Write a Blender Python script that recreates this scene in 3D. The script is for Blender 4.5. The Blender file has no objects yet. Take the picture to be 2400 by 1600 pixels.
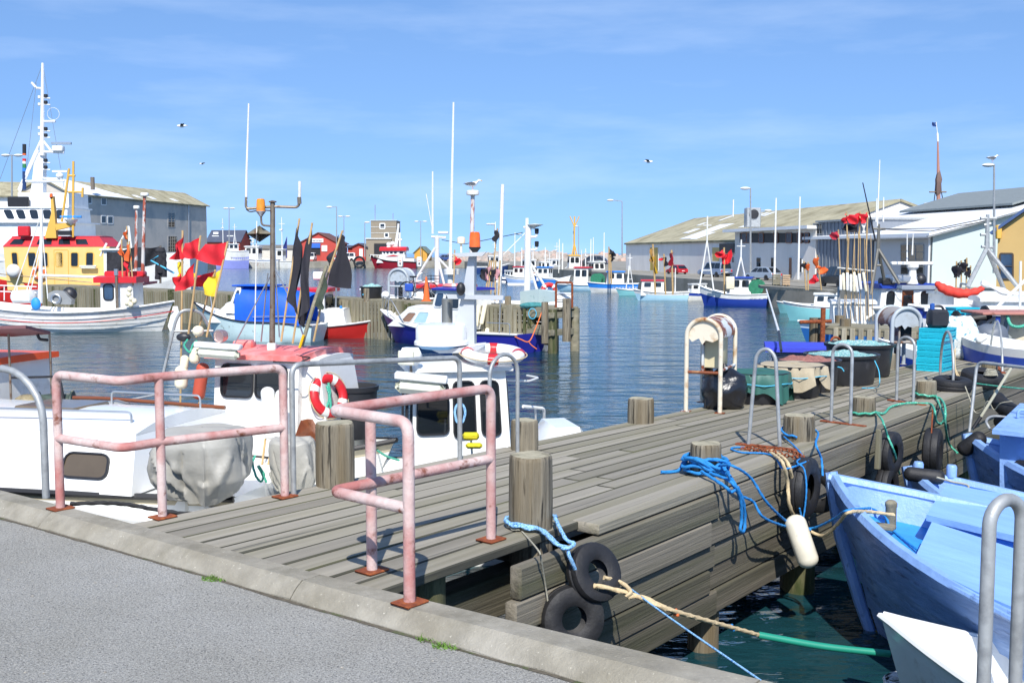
import bpy, bmesh, math, random
from mathutils import Vector as V, Matrix, noise as mnoise
R = math.radians
rnd = random.Random(11)
sc = bpy.context.scene
COL = sc.collection
# ------------------------------------------------------------------ camera
HC = 3.16                       # eye above the water (z = 0)
F = 2400 * 38.0 / 36.0          # focal length in photo pixels
PT = R(4.695)
cam = bpy.data.objects.new('camera', bpy.data.cameras.new('camera'))
COL.objects.link(cam); sc.camera = cam
cam.location = (0, 0, HC); cam.rotation_euler = (R(90) - PT, 0, 0)
cam.data.lens = 38.0; cam.data.sensor_width = 36.0
cam.data.clip_start = 0.05; cam.data.clip_end = 6000
# ------------------------------------------------------------------ sky, sun, exposure
SUN = V((0.0, -1.0, 1.04)).normalized()
w = bpy.data.worlds.new('World'); sc.world = w; w.use_nodes = True
wn, wl = w.node_tree.nodes, w.node_tree.links
bg = wn['Background']; bg.inputs[1].default_value = 0.132
sky = wn.new('ShaderNodeTexSky'); sky.sky_type = 'NISHITA'; sky.sun_disc = False
sky.sun_elevation = math.asin(SUN.z)
sky.sun_rotation = math.atan2(SUN.x, SUN.y)
sky.altitude = 0; sky.air_density = 1.0; sky.dust_density = 0.15; sky.ozone_density = 4.0
hsv = wn.new('ShaderNodeHueSaturation'); hsv.inputs['Saturation'].default_value = 1.06
tg = wn.new('ShaderNodeTexCoord'); mv = wn.new('ShaderNodeMapping'); mv.vector_type = 'POINT'      # clear sea air: the whole dome is lifted off the white horizon band
mv.inputs['Scale'].default_value = (1, 1, .75); mv.inputs['Location'].default_value = (0, 0, .20)
wl.new(tg.outputs['Generated'], mv.inputs[0]); wl.new(mv.outputs[0], sky.inputs[0])
wl.new(sky.outputs[0], hsv.inputs['Color'])
# thin cirrus streaks all over the sky
tc = wn.new('ShaderNodeTexCoord'); mp = wn.new('ShaderNodeMapping'); mp.inputs['Scale'].default_value = (1.6, 1.6, 9.0)
mp.inputs['Rotation'].default_value = (0, R(7), 0)
nz = wn.new('ShaderNodeTexNoise'); nz.inputs['Scale'].default_value = 2.4; nz.inputs['Detail'].default_value = 7; nz.inputs['Roughness'].default_value = .55
rp = wn.new('ShaderNodeValToRGB'); rp.color_ramp.elements[0].position = .46; rp.color_ramp.elements[0].color = (0, 0, 0, 1)
rp.color_ramp.elements[1].position = .85; rp.color_ramp.elements[1].color = (.26, .26, .26, 1)
mxs = wn.new('ShaderNodeMixRGB'); mxs.inputs[2].default_value = (5.6, 6.3, 7.2, 1)
wl.new(tc.outputs['Generated'], mp.inputs[0]); wl.new(mp.outputs[0], nz.inputs['Vector']); wl.new(nz.outputs['Fac'], rp.inputs[0])
wl.new(rp.outputs[0], mxs.inputs[0]); tint = wn.new('ShaderNodeMixRGB'); tint.blend_type = 'MULTIPLY'; tint.inputs[0].default_value = 1; tint.inputs[2].default_value = (.94, .955, 1.0, 1)
wl.new(hsv.outputs[0], tint.inputs[1]); wl.new(tint.outputs[0], mxs.inputs[1]); wl.new(mxs.outputs[0], bg.inputs[0])
ld = bpy.data.lights.new('sun', 'SUN'); ld.energy = 3.9; ld.angle = R(.5); ld.color = (1, .955, .89)
sun = bpy.data.objects.new('sun', ld); COL.objects.link(sun)
sun.rotation_euler = SUN.to_track_quat('Z', 'Y').to_euler()
sc.view_settings.view_transform = 'Standard'; sc.view_settings.look = 'None'
sc.view_settings.gamma = 1; sc.view_settings.use_curve_mapping = False
sc.view_settings.exposure = 0.62
# ------------------------------------------------------------------ pixel (2400x1600 photo) -> place
def ray(px, py):
    u, v = (px - 1200) / F, (800 - py) / F
    return V((u, v * math.sin(PT) + math.cos(PT), v * math.cos(PT) - math.sin(PT)))
def W(px, py, z=1.41):          # where a sight line meets the level z
    d = ray(px, py); return V((0, 0, HC)) + d * ((z - HC) / d.z)
def Q(px, py, Y):               # where it meets the upright plane at distance Y
    d = ray(px, py); return V((0, 0, HC)) + d * (Y / d.y)
def onwall(px, py, A, B):       # where it meets the upright wall through A and B
    d = ray(px, py); n = V((-(B.y - A.y), B.x - A.x, 0)); t = n.dot(V((A.x, A.y, 0))) / n.dot(V((d.x, d.y, 0)))
    return V((0, 0, HC)) + d * t
# ------------------------------------------------------------------ materials
def C(h):
    h = h.lstrip('#'); o = []
    for i in (0, 2, 4):
        c = int(h[i:i + 2], 16) / 255; o.append(c / 12.92 if c <= .04045 else ((c + .055) / 1.055) ** 2.4)
    return tuple(o)
MATS = {}
def mk(name, col, rough=.55, metal=0, var=.12, vs=3.0, col2=None, t2=(.52, .62), s2=4.0, col3=None, t3=(.6, .66), s3=9.0,
       bump=0.0, bs=60.0, st=(1, 1, 1), rb=0.0, spec=.5, coat=0.0, emit=0, sss=0, tr=0.0, detail=6):
    if name in MATS: return MATS[name]
    m = bpy.data.materials.new(name); m.use_nodes = True; MATS[name] = m
    n, l = m.node_tree.nodes, m.node_tree.links; b = n['Principled BSDF']
    if isinstance(col, str): col = C(col)
    if isinstance(col2, str): col2 = C(col2)
    if isinstance(col3, str): col3 = C(col3)
    tcn = n.new('ShaderNodeTexCoord'); mpn = n.new('ShaderNodeMapping'); mpn.inputs['Scale'].default_value = st
    oi = n.new('ShaderNodeObjectInfo'); ml = n.new('ShaderNodeMath'); ml.operation = 'MULTIPLY'; ml.inputs[1].default_value = 37.0
    l.new(oi.outputs['Random'], ml.inputs[0]); ad = n.new('ShaderNodeVectorMath'); ad.operation = 'ADD'
    l.new(tcn.outputs['Object'], ad.inputs[0]); l.new(ml.outputs[0], ad.inputs[1]); l.new(ad.outputs[0], mpn.inputs[0])
    def nse(s, d=detail, r=.6):
        q = n.new('ShaderNodeTexNoise'); q.inputs['Scale'].default_value = s; q.inputs['Detail'].default_value = d; q.inputs['Roughness'].default_value = r
        l.new(mpn.outputs[0], q.inputs['Vector']); return q
    q = nse(vs); r = n.new('ShaderNodeValToRGB')
    r.color_ramp.elements[0].position = .3; r.color_ramp.elements[1].position = .7
    r.color_ramp.elements[0].color = (*[c * (1 - var) for c in col], 1); r.color_ramp.elements[1].color = (*[min(1, c * (1 + var)) for c in col], 1)
    l.new(q.outputs['Fac'], r.inputs[0]); out = r.outputs[0]
    for cc, t, s in ((col2, t2, s2), (col3, t3, s3)):
        if cc is None: continue
        q2 = nse(s); r2 = n.new('ShaderNodeValToRGB'); r2.color_ramp.elements[0].position = t[0]; r2.color_ramp.elements[1].position = t[1]
        l.new(q2.outputs['Fac'], r2.inputs[0]); mx = n.new('ShaderNodeMixRGB'); mx.inputs[2].default_value = (*cc, 1)
        l.new(r2.outputs[0], mx.inputs[0]); l.new(out, mx.inputs[1]); out = mx.outputs[0]
    if rb:
        hs = n.new('ShaderNodeHueSaturation'); mr = n.new('ShaderNodeMapRange'); mr.inputs[3].default_value = 1 - rb; mr.inputs[4].default_value = 1 + rb
        l.new(oi.outputs['Random'], mr.inputs[0]); l.new(mr.outputs[0], hs.inputs['Value']); l.new(out, hs.inputs['Color']); out = hs.outputs[0]
    l.new(out, b.inputs['Base Color'])
    b.inputs['Roughness'].default_value = rough; b.inputs['Metallic'].default_value = metal
    b.inputs['Specular IOR Level'].default_value = spec; b.inputs['Coat Weight'].default_value = coat
    if tr:
        b.inputs['Transmission Weight'].default_value = tr
    if emit:
        b.inputs['Emission Color'].default_value = (*col, 1); b.inputs['Emission Strength'].default_value = emit
    if bump:
        qb = nse(bs, 8, .65); bp = n.new('ShaderNodeBump'); bp.inputs['Strength'].default_value = min(1, bump); bp.inputs['Distance'].default_value = .02 * max(1, bump)
        l.new(qb.outputs['Fac'], bp.inputs['Height']); l.new(bp.outputs[0], b.inputs['Normal'])
    return m
def grime(m, scale, lo, st=(1, 1, 1), band=(.35, .65)):      # broad uneven soiling over a finished material
    n, l = m.node_tree.nodes, m.node_tree.links; b = n['Principled BSDF']; src = b.inputs['Base Color'].links[0].from_socket
    t = n.new('ShaderNodeTexCoord'); mp = n.new('ShaderNodeMapping'); mp.inputs['Scale'].default_value = st; q = n.new('ShaderNodeTexNoise'); q.inputs['Scale'].default_value = scale; q.inputs['Detail'].default_value = 8; q.inputs['Roughness'].default_value = .65
    r = n.new('ShaderNodeValToRGB'); r.color_ramp.elements[0].position = band[0]; r.color_ramp.elements[1].position = band[1]; r.color_ramp.elements[0].color = (*lo, 1); r.color_ramp.elements[1].color = (1, 1, 1, 1)
    x = n.new('ShaderNodeMixRGB'); x.blend_type = 'MULTIPLY'; x.inputs[0].default_value = 1
    l.new(t.outputs['Object'], mp.inputs[0]); l.new(mp.outputs[0], q.inputs['Vector']); l.new(q.outputs['Fac'], r.inputs[0]); l.new(src, x.inputs[1]); l.new(r.outputs[0], x.inputs[2]); l.new(x.outputs[0], b.inputs['Base Color'])
def paint(name, col, rough=.4, dirt='#6b6455', d=.0, **k):
    kw = dict(var=.06, vs=2.0, bump=.08, bs=18)
    if d: kw.update(col2=dirt, t2=(.60 - d * .12, .86 - d * .1), s2=5.0)
    kw.update(k); return mk(name, col, rough, **kw)
# ------------------------------------------------------------------ mesh builder
class MB:
    def __init__(s): s.v = []; s.f = []; s.m = []
    def add(s, vs, fs, mi=0):
        o = len(s.v); s.v += [V(p) for p in vs]; s.f += [tuple(o + i for i in f) for f in fs]; s.m += [mi] * len(fs); return s
    def bx(s, x0, x1, y0, y1, z0, z1, mi=0, X=None):
        vs = [V((x, y, z)) for x in (x0, x1) for y in (y0, y1) for z in (z0, z1)]
        if X is not None: vs = [X @ p for p in vs]
        return s.add(vs, [(0, 1, 3, 2), (4, 6, 7, 5), (0, 4, 5, 1), (2, 3, 7, 6), (0, 2, 6, 4), (1, 5, 7, 3)], mi)
    def cbx(s, x0, x1, y0, y1, z0, z1, c=.008, mi=0, X=None):       # box with chamfered long (x) edges and ends
        ring = [(y0 + c, z0), (y1 - c, z0), (y1, z0 + c), (y1, z1 - c), (y1 - c, z1), (y0 + c, z1), (y0, z1 - c), (y0, z0 + c)]
        vs = []; cy, cz = (y0 + y1) / 2, (z0 + z1) / 2
        for x, k in ((x0, 1), (x0 + c, 0), (x1 - c, 0), (x1, 1)):
            for y, z in ring:
                vs.append(V((x, y - (c if y > cy else -c) * k, z - (c if z > cz else -c) * k)))
        if X is not None: vs = [X @ p for p in vs]
        fs = [tuple(range(7, -1, -1)), tuple(range(24, 32))]
        for a in range(3):
            for i in range(8):
                j = (i + 1) % 8; fs.append((a * 8 + i, a * 8 + j, a * 8 + 8 + j, a * 8 + 8 + i))
        return s.add(vs, fs, mi)
    def tube(s, pts, r, n=8, mi=0, closed=False, cap=True, strand=0, pitch=.1):
        pts = [V(p) for p in pts]; N = len(pts)
        if not isinstance(r, (list, tuple)): r = [r] * N
        tans = []
        for i in range(N):
            a = pts[(i - 1) % N] if (i or closed) else pts[0]; b = pts[(i + 1) % N] if (i < N - 1 or closed) else pts[-1]
            t = b - a; tans.append(t.normalized() if t.length > 1e-9 else V((0, 0, 1)))
        up = V((0, 0, 1)) if abs(tans[0].z) < .9 else V((1, 0, 0))
        u = tans[0].cross(up).normalized(); vs = []; dist = 0
        for i in range(N):
            t = tans[i]; u = (u - t * u.dot(t)); u = u.normalized() if u.length > 1e-6 else t.orthogonal().normalized(); wv = t.cross(u)
            if i: dist += (pts[i] - pts[i - 1]).length
            for k in range(n):
                a = 2 * math.pi * k / n; rr = r[i]
                if strand: rr *= .86 + .17 * math.cos(strand * (a + dist / pitch * 2 * math.pi / strand * 1.0))
                vs.append(pts[i] + u * (math.cos(a) * rr) + wv * (math.sin(a) * rr))
        fs = []
        for i in range(N if closed else N - 1):
            for k in range(n):
                a, b = i * n + k, i * n + (k + 1) % n; c, d = ((i + 1) % N) * n + (k + 1) % n, ((i + 1) % N) * n + k
                fs.append((a, b, c, d))
        if cap and not closed: fs += [tuple(range(n - 1, -1, -1)), tuple(range((N - 1) * n, N * n))]
        return s.add(vs, fs, mi)
    def lathe(s, prof, n=16, X=None, mi=0, cap=True, wob=0, a0=0, a1=2 * math.pi):
        full = abs(a1 - a0 - 2 * math.pi) < 1e-6; m = n if full else n + 1; vs = []
        for r, z in prof:
            for k in range(m):
                a = a0 + (a1 - a0) * k / n; rr = r * (1 + wob * math.sin(3 * a + 5 * z) + wob * .6 * math.sin(7 * a + 2))
                p = V((math.cos(a) * rr, math.sin(a) * rr, z)); vs.append(X @ p if X is not None else p)
        fs = []
        for i in range(len(prof) - 1):
            for k in range(n):
                k2 = (k + 1) % m; fs.append((i * m + k, i * m + k2, (i + 1) * m + k2, (i + 1) * m + k))
        if cap and full: fs += [tuple(range(m - 1, -1, -1)), tuple(range((len(prof) - 1) * m, len(prof) * m))]
        return s.add(vs, fs, mi)
    def torus(s, R0, r, n=28, k=10, X=None, mi=0, sq=1.0):
        pr = [(R0 + r * math.cos(2 * math.pi * i / k), sq * r * math.sin(2 * math.pi * i / k)) for i in range(k)]
        vs = []
        for i in range(n):
            a = 2 * math.pi * i / n
            for rr, z in pr:
                p = V((math.cos(a) * rr, math.sin(a) * rr, z)); vs.append(X @ p if X is not None else p)
        fs = [(i * k + j, ((i + 1) % n) * k + j, ((i + 1) % n) * k + (j + 1) % k, i * k + (j + 1) % k) for i in range(n) for j in range(k)]
        return s.add(vs, fs, mi)
    def prism(s, poly, ex, mi=0):                 # polygon of 3D points pushed along ex
        poly = [V(p) for p in poly]; ex = V(ex); n = len(poly)
        return s.add(poly + [p + ex for p in poly], [tuple(range(n - 1, -1, -1)), tuple(range(n, 2 * n))] + [(i, (i + 1) % n, n + (i + 1) % n, n + i) for i in range(n)], mi)
    def grid(s, fn, nu, nv, mi=0):
        vs = [V(fn(i / nu, j / nv)) for i in range(nu + 1) for j in range(nv + 1)]
        return s.add(vs, [(i * (nv + 1) + j, (i + 1) * (nv + 1) + j, (i + 1) * (nv + 1) + j + 1, i * (nv + 1) + j + 1) for i in range(nu) for j in range(nv)], mi)
    def sphere(s, c, r, n=12, k=8, sx=1, sy=1, sz=1, mi=0, X=None):
        pr = [(max(1e-3, math.sin(math.pi * i / k)) * r, -math.cos(math.pi * i / k) * r) for i in range(k + 1)]
        M = Matrix.Translation(V(c)) @ Matrix.Diagonal((sx, sy, sz, 1))
        if X is not None: M = X @ M
        return s.lathe(pr, n, M, mi)
    def mesh(s, name, mats, ang=38):
        me = bpy.data.meshes.new(name); me.from_pydata([tuple(p) for p in s.v], [], s.f)
        for m in (mats if isinstance(mats, (list, tuple)) else [mats]): me.materials.append(m)
        bm = bmesh.new(); bm.from_mesh(me); 
        for f, mi in zip(bm.faces, s.m): f.material_index = mi; f.smooth = True
        bmesh.ops.recalc_face_normals(bm, faces=bm.faces[:]); bm.to_mesh(me); bm.free()
        me.set_sharp_from_angle(angle=R(ang)); return me
    def build(s, name, mats, parent=None, world=False, ang=38):
        if world and parent is not None:
            Mi = wmat(parent).inverted(); s.v = [Mi @ p for p in s.v]
        o = bpy.data.objects.new(name, s.mesh(name, mats, ang)); COL.objects.link(o); o.parent = parent; return o
def wmat(o):
    M = o.matrix_basis.copy()
    while o.parent is not None: o = o.parent; M = o.matrix_basis @ M
    return M
def tag(o, label, cat, group=None, kind=None):
    if kind: o['kind'] = kind
    if label: o['label'] = label
    if cat: o['category'] = cat
    if group: o['group'] = group
    return o
def thing(name, label, cat, loc=(0, 0, 0), rz=0, group=None):
    o = bpy.data.objects.new(name, None); COL.objects.link(o); o.empty_display_size = .2
    o.location = loc; o.rotation_euler = (0, 0, rz); o.matrix_basis = Matrix.Translation(V(loc)) @ Matrix.Rotation(rz, 4, 'Z')
    return tag(o, label, cat, group)
def struct(name, mb, mat, label=None, kind='structure', ang=38):
    o = mb.build(name, mat, ang=ang); o['kind'] = kind
    if label: o['label'] = label
    return o
def axm(p0, p1, up=V((0, 0, 1))):                   # frame: x along p0->p1
    x = (V(p1) - V(p0)).normalized(); y = V(up).cross(x)
    if y.length < 1e-4: y = V((0, 1, 0)).cross(x)
    y.normalize(); z = x.cross(y); M = Matrix((x, y, z)).transposed().to_4x4(); M.translation = V(p0); return M
def board(parent, name, p0, p1, wd, th, mat, up=V((0, 0, 1)), c=.006, em=None):
    L = (V(p1) - V(p0)).length; mb = MB().cbx(0, L, -wd / 2, wd / 2, -th, 0, c)
    o = mb.build(name, mat if em is None else [mat, em], parent); M = axm(p0, p1, up)
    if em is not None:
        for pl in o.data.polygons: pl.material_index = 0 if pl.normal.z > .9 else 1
    if parent is not None: M = wmat(parent).inverted() @ M
    o.matrix_basis = M; return o
def smooth(pts, k=8, closed=False):                 # Catmull-Rom
    P = [V(p) for p in pts]; n = len(P); out = []
    for i in range(n if closed else n - 1):
        a = P[(i - 1) % n] if (closed or i) else P[0] * 2 - P[1]; b = P[i]; c = P[(i + 1) % n]
        d = P[(i + 2) % n] if (closed or i < n - 2) else P[-1] * 2 - P[-2]
        for j in range(k):
            t = j / k; out.append(.5 * ((2 * b) + (c - a) * t + (2 * a - 5 * b + 4 * c - d) * t * t + (3 * b - a - 3 * c + d) * t ** 3))
    if not closed: out.append(P[-1])
    return out
def resample(pts, step):
    out = [pts[0]]; acc = 0
    for a, b in zip(pts, pts[1:]):
        L = (b - a).length; t = step - acc
        while t <= L: out.append(a.lerp(b, t / L)); t += step
        acc = (acc + L) % step if L else acc
    if (out[-1] - pts[-1]).length > step * .2: out.append(pts[-1])
    return out
def bend(pts, rad, k=6):                            # straight runs with rounded corners (pipes)
    P = [V(p) for p in pts]; out = [P[0]]
    for a, b, c in zip(P, P[1:], P[2:]):
        r = min(rad, (b - a).length * .48, (c - b).length * .48); s = b + (a - b).normalized() * r; e = b + (c - b).normalized() * r
        for j in range(k + 1):
            t = j / k; out.append(s * (1 - t) ** 2 + b * 2 * t * (1 - t) + e * t * t)
    return out + [P[-1]]
def rope(label, pts, r, mat, near=True, name='mooring_rope', parent=None, cat='rope', k=10):
    p = smooth(pts, k)
    if near:
        p = resample(p, r * 1.1); mb = MB().tube(p, r, 9, strand=3, pitch=r * 7)
    else: mb = MB().tube(p, r, 6)
    o = mb.build(name, mat, parent, world=parent is not None, ang=70)
    if parent is None: tag(o, label, cat)
    return o
# ================================================================== materials of the place
m_white = paint('white_paint', '#e9eae8', .35, d=.25, dirt='#b9b6ab')
m_white2 = paint('white_paint_worn', '#dfe1de', .45, d=.6, dirt='#a59c8a')
m_gel = mk('gelcoat', C('#eef0ef'), .22, var=.03, coat=.3)
m_glass = mk('dark_glass', (.012, .016, .02), .04, var=.2, spec=.8)
m_glassb = mk('blue_glass', (.03, .06, .11), .05, var=.2, spec=.8)
m_rubber = mk('tyre_rubber', (.018, .018, .02), .62, var=.3, vs=9, bump=.25, bs=40, col2='#4a4a48', t2=(.58, .85), s2=6)
m_blackpl = mk('black_plastic', (.022, .023, .027), .42, var=.2, vs=6, bump=.1, col2='#55555a', t2=(.6, .9), s2=7)
m_black = mk('black_paint', (.015, .015, .017), .5)
m_galv = mk('galvanised_steel', C('#a4a7a6'), .5, .35, var=.12, vs=14, bump=.12, bs=70, col2='#7d7f80', t2=(.5, .75), s2=9)
m_alu = mk('aluminium', C('#b3b7ba'), .38, .75, var=.06, vs=8)
m_steel = mk('worn_steel', C('#83786a'), .5, .5, var=.2, vs=10, col2='#5e3a22', t2=(.55, .7), s2=14)
m_rust = mk('rust', C('#7c3d1e'), .85, var=.35, vs=18, bump=.4, bs=60, col2='#a45a2a', t2=(.5, .7), s2=20)
m_pink = mk('faded_red_railing_paint', C('#cdb9b2'), .6, var=.12, vs=22, bump=.3, bs=70, col2='#ad6e67', t2=(.40, .64), s2=2.4, col3='#7a4632', t3=(.58, .70), s3=11)
m_deck = mk('weathered_deck_wood', C('#8f897b'), .82, var=.16, vs=7, st=(.05, 2.2, 2.2), bump=.5, bs=22, col2='#6c6849', t2=(.48, .76), s2=1.1, col3='#55534a', t3=(.62, .72), s3=9, rb=.20)
m_edge = mk('mossy_shaded_plank_edge', C('#45443a'), .9, var=.35, vs=5, st=(.3, 2, 2), bump=.3, bs=20, col2='#55563a', t2=(.5, .7), s2=2)  # plank sides: moss and dirt, with seam shade painted into the colour
m_beam = mk('weathered_beam_wood', C('#746e61'), .85, var=.32, vs=6, st=(.05, 2.0, 2.0), bump=.6, bs=20, col2='#50513a', t2=(.46, .68), s2=1.4, col3='#34332c', t3=(.58, .76), s3=3, rb=.26)
m_wetbeam = mk('dark_wet_beam_wood', C('#615b4e'), .8, var=.35, vs=6, st=(.05, 2.0, 2.0), bump=.6, bs=20, col2='#3b3d28', t2=(.42, .64), s2=1.6, col3='#6a4a30', t3=(.62, .75), s3=2, rb=.15)
m_pile = mk('weathered_pile_wood', C('#7d7564'), .85, var=.38, vs=13, st=(2.2, 2.2, .12), bump=.8, bs=26, col2='#2c2820', t2=(.53, .62), s2=15, col3='#6d6048', t3=(.45, .65), s3=3, rb=.1)
m_pileend = mk('pile_end_grain', C('#a39c84'), .9, var=.25, vs=14, bump=.5, bs=40, col2='#6a6552', t2=(.52, .72), s2=10)
m_algae = mk('algae_pile_wood', C('#5b5a3c'), .8, var=.4, vs=9, st=(2, 2, .3), bump=.6, bs=24, col2='#39421c', t2=(.45, .6), s2=5)
m_slat = mk('grey_slat_wood', C('#86806c'), .85, var=.32, vs=8, st=(.16, 2, 2), bump=.5, bs=20, col2='#5c5c40', t2=(.50, .7), s2=2, rb=.16)
m_conc = mk('kerb_concrete', C('#9c978a'), .9, var=.16, vs=9, bump=.55, bs=70, col2='#74705f', t2=(.5, .74), s2=2.2, col3='#c2bdae', t3=(.64, .7), s3=46)
m_conc2 = mk('quay_concrete', C('#8f8b80'), .9, var=.2, vs=1.2, bump=.3, bs=8, col2='#5d5b4c', t2=(.5, .75), s2=.6)
m_asph = mk('asphalt', C('#acaaa2'), .88, var=.40, vs=85, bump=.9, bs=130, col2='#dededa', t2=(.60, .66), s2=140, col3='#55575a', t3=(.57, .68), s3=110, detail=3)
grime(m_asph, .9, (.84, .83, .80)); grime(m_conc, 1.6, (.72, .70, .64)); grime(m_gel, .8, (.90, .89, .85), (1, 1, .5)); grime(m_white, .9, (.86, .84, .78), (1, 1, .4)); grime(m_rubber, 3, (.5, .5, .5))
m_land = mk('quay_paving', C('#9a958a'), .9, var=.15, vs=.4)
m_grass = mk('grass_blades', C('#567a26'), .7, var=.4, vs=20)
m_rblue = mk('blue_rope', C('#1f7fc4'), .75, var=.2, vs=60, bump=.3, bs=120)
m_rltb = mk('light_blue_rope', C('#8fbfe6'), .75, var=.35, vs=70, bump=.3, bs=120, col2='#3f79bd', t2=(.52, .6), s2=90)
m_rtan = mk('tan_rope', C('#c9b48c'), .85, var=.2, vs=60, bump=.3, bs=120)
m_rgreen = mk('green_rope', C('#3fa489'), .75, var=.25, vs=60, bump=.3, bs=120, col2='#9fd6c0', t2=(.55, .65), s2=50)
m_rgrey = mk('grey_rope', C('#a39f8d'), .85, var=.25, vs=50)
m_ror = mk('orange_rope', C('#d8703a'), .8, var=.2, vs=40)
m_bblue = mk('sky_blue_boat_paint', C('#82a6da'), .42, var=.08, vs=3, bump=.45, bs=14, col2='#92b6ea', t2=(.46, .74), s2=3, col3='#55709c', t3=(.60, .72), s3=8)
m_bblue2 = mk('bright_blue_deck_paint', C('#2f8fd6'), .5, var=.15, vs=5, bump=.2, bs=20, col2='#9a8f70', t2=(.66, .74), s2=6)
m_bottom = paint('red_antifouling', '#7c2f28', .7)
m_teal = paint('teal_crate_plastic', '#22b5cb', .4, var=.1)
m_amber = mk('amber_lens', C('#e8650a'), .12, var=.25, vs=14, coat=.6)
m_amber2 = mk('yellow_amber_lens', C('#e08a10'), .12, var=.3, vs=14, coat=.6)
m_cream = mk('cream_float', C('#e2d9bd'), .6, var=.1, vs=8, col2='#b9855e', t2=(.62, .8), s2=8)
m_red = paint('red_paint', '#c9252c', .38, d=.15)
m_redcloth = mk('red_flag_cloth', C('#d8222f'), .8, var=.12, vs=4)
m_orcloth = mk('orange_flag_cloth', C('#e0662c'), .8, var=.12, vs=4)
m_yelcloth = mk('yellow_flag_cloth', C('#e2bf2c'), .8, var=.12, vs=4)
m_blkcloth = mk('black_flag_cloth', C('#25242b'), .85, var=.25, vs=4)
m_pinkcloth = mk('faded_pink_flag_cloth', C('#cf9a9c'), .8, var=.12, vs=4)
m_cane = mk('bamboo_cane', C('#b79a6c'), .6, var=.2, vs=9)
# ================================================================== water
def water_mat():
    m = bpy.data.materials.new('harbour_water'); m.use_nodes = True; n, l = m.node_tree.nodes, m.node_tree.links; b = n['Principled BSDF']
    b.inputs['Base Color'].default_value = (.008, .040, .050, 1); b.inputs['Roughness'].default_value = .07; b.inputs['IOR'].default_value = 1.33
    t = n.new('ShaderNodeTexCoord'); prev = None
    for s, st, dist, rot in ((.45, (1, 2.4, 1), .15, 10), (1.5, (1, 2.0, 1), .055, -14), (5.0, (1, 1.6, 1), .008, 22)):
        mp = n.new('ShaderNodeMapping'); mp.inputs['Scale'].default_value = st; mp.inputs['Rotation'].default_value = (0, 0, R(rot))
        q = n.new('ShaderNodeTexNoise'); q.inputs['Scale'].default_value = s; q.inputs['Detail'].default_value = 4; q.inputs['Roughness'].default_value = .5; q.inputs['Distortion'].default_value = .4
        l.new(t.outputs['Object'], mp.inputs[0]); l.new(mp.outputs[0], q.inputs['Vector'])
        bp = n.new('ShaderNodeBump'); bp.inputs['Strength'].default_value = .8; bp.inputs['Distance'].default_value = dist
        l.new(q.outputs['Fac'], bp.inputs['Height'])
        if prev: l.new(prev, bp.inputs['Normal'])
        prev = bp.outputs[0]
    l.new(prev, b.inputs['Normal']); return m
struct('water', MB().bx(-2500, 2500, -60, 4500, -6, 0), water_mat(), 'rippled blue harbour water')
# ================================================================== near quay: asphalt, kerb
ZA, ZK, ZD = 1.34, 1.43, 1.41
kin = [W(x, y, ZA) for x, y in ((-260, 1142), (0, 1213), (487, 1351), (759, 1432), (1200, 1556), (1400, 1612), (1700, 1697))]
kin += [kin[-1] + (kin[-1] - kin[-2]).normalized() * 14]
kout = [W(x, y, ZK) for x, y in ((-260, 1084), (0, 1147), (295, 1221), (536, 1287), (804, 1358), (1200, 1452), (1530, 1530), (1816, 1597), (2150, 1676))]
kout += [kout[-1] + (kout[-1] - kout[-2]).normalized() * 14]
kin = [kin[0] + (kin[0] - kin[1]).normalized() * 25] + kin; kout = [kout[0] + (kout[0] - kout[1]).normalized() * 25] + kout
ap = [V((p.x, p.y, ZA)) for p in kin]
mb = MB(); mb.prism(ap + [V((ap[-1].x, -30, ZA)), V((ap[0].x, -30, ZA))], (0, 0, -.3)); struct('quay_asphalt', mb, m_asph, 'grey asphalt surface of the quay')
wl_ = [V((p.x, p.y, ZA - .2)) for p in kout]
struct('quay_wall', MB().prism([V((p.x, p.y, ZK - .16)) for p in kout] + [V((kout[-1].x - 1, -30, ZK - .16)), V((kout[0].x, -30, ZK - .16))], (0, 0, -7)), m_conc2)
def polyd(P):                       # cumulative length
    d = [0]
    for a, b in zip(P, P[1:]): d.append(d[-1] + (b - a).length)
    return d
def pat(P, D, s):
    for i in range(len(P) - 1):
        if s <= D[i + 1] or i == len(P) - 2: return P[i].lerp(P[i + 1], (s - D[i]) / (D[i + 1] - D[i]))
KD = polyd(kout)
def nearest(P, q):                  # nearest point of a polyline in plan
    best = None
    for a, b in zip(P, P[1:]):
        ab = V((b.x - a.x, b.y - a.y)); t = max(0, min(1, V((q.x - a.x, q.y - a.y)).dot(ab) / ab.length_squared)); p = a.lerp(b, t)
        d = (V((p.x, p.y)) - V((q.x, q.y))).length
        if best is None or d < best[0]: best = (d, p)
    return best[1]
kerb = struct('kerb', MB().prism([V((p.x, p.y, ZA - .12)) for p in kout[1:-1]] + [V((p.x, p.y, ZA - .12)) for p in reversed(kin[1:-1])], (0, 0, .02)), m_conc, 'weathered concrete kerb along the quay edge')
s = 20.0; cut = [s]
while s < KD[-1] - 10: s += rnd.uniform(2.3, 2.7); cut.append(s)
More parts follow.
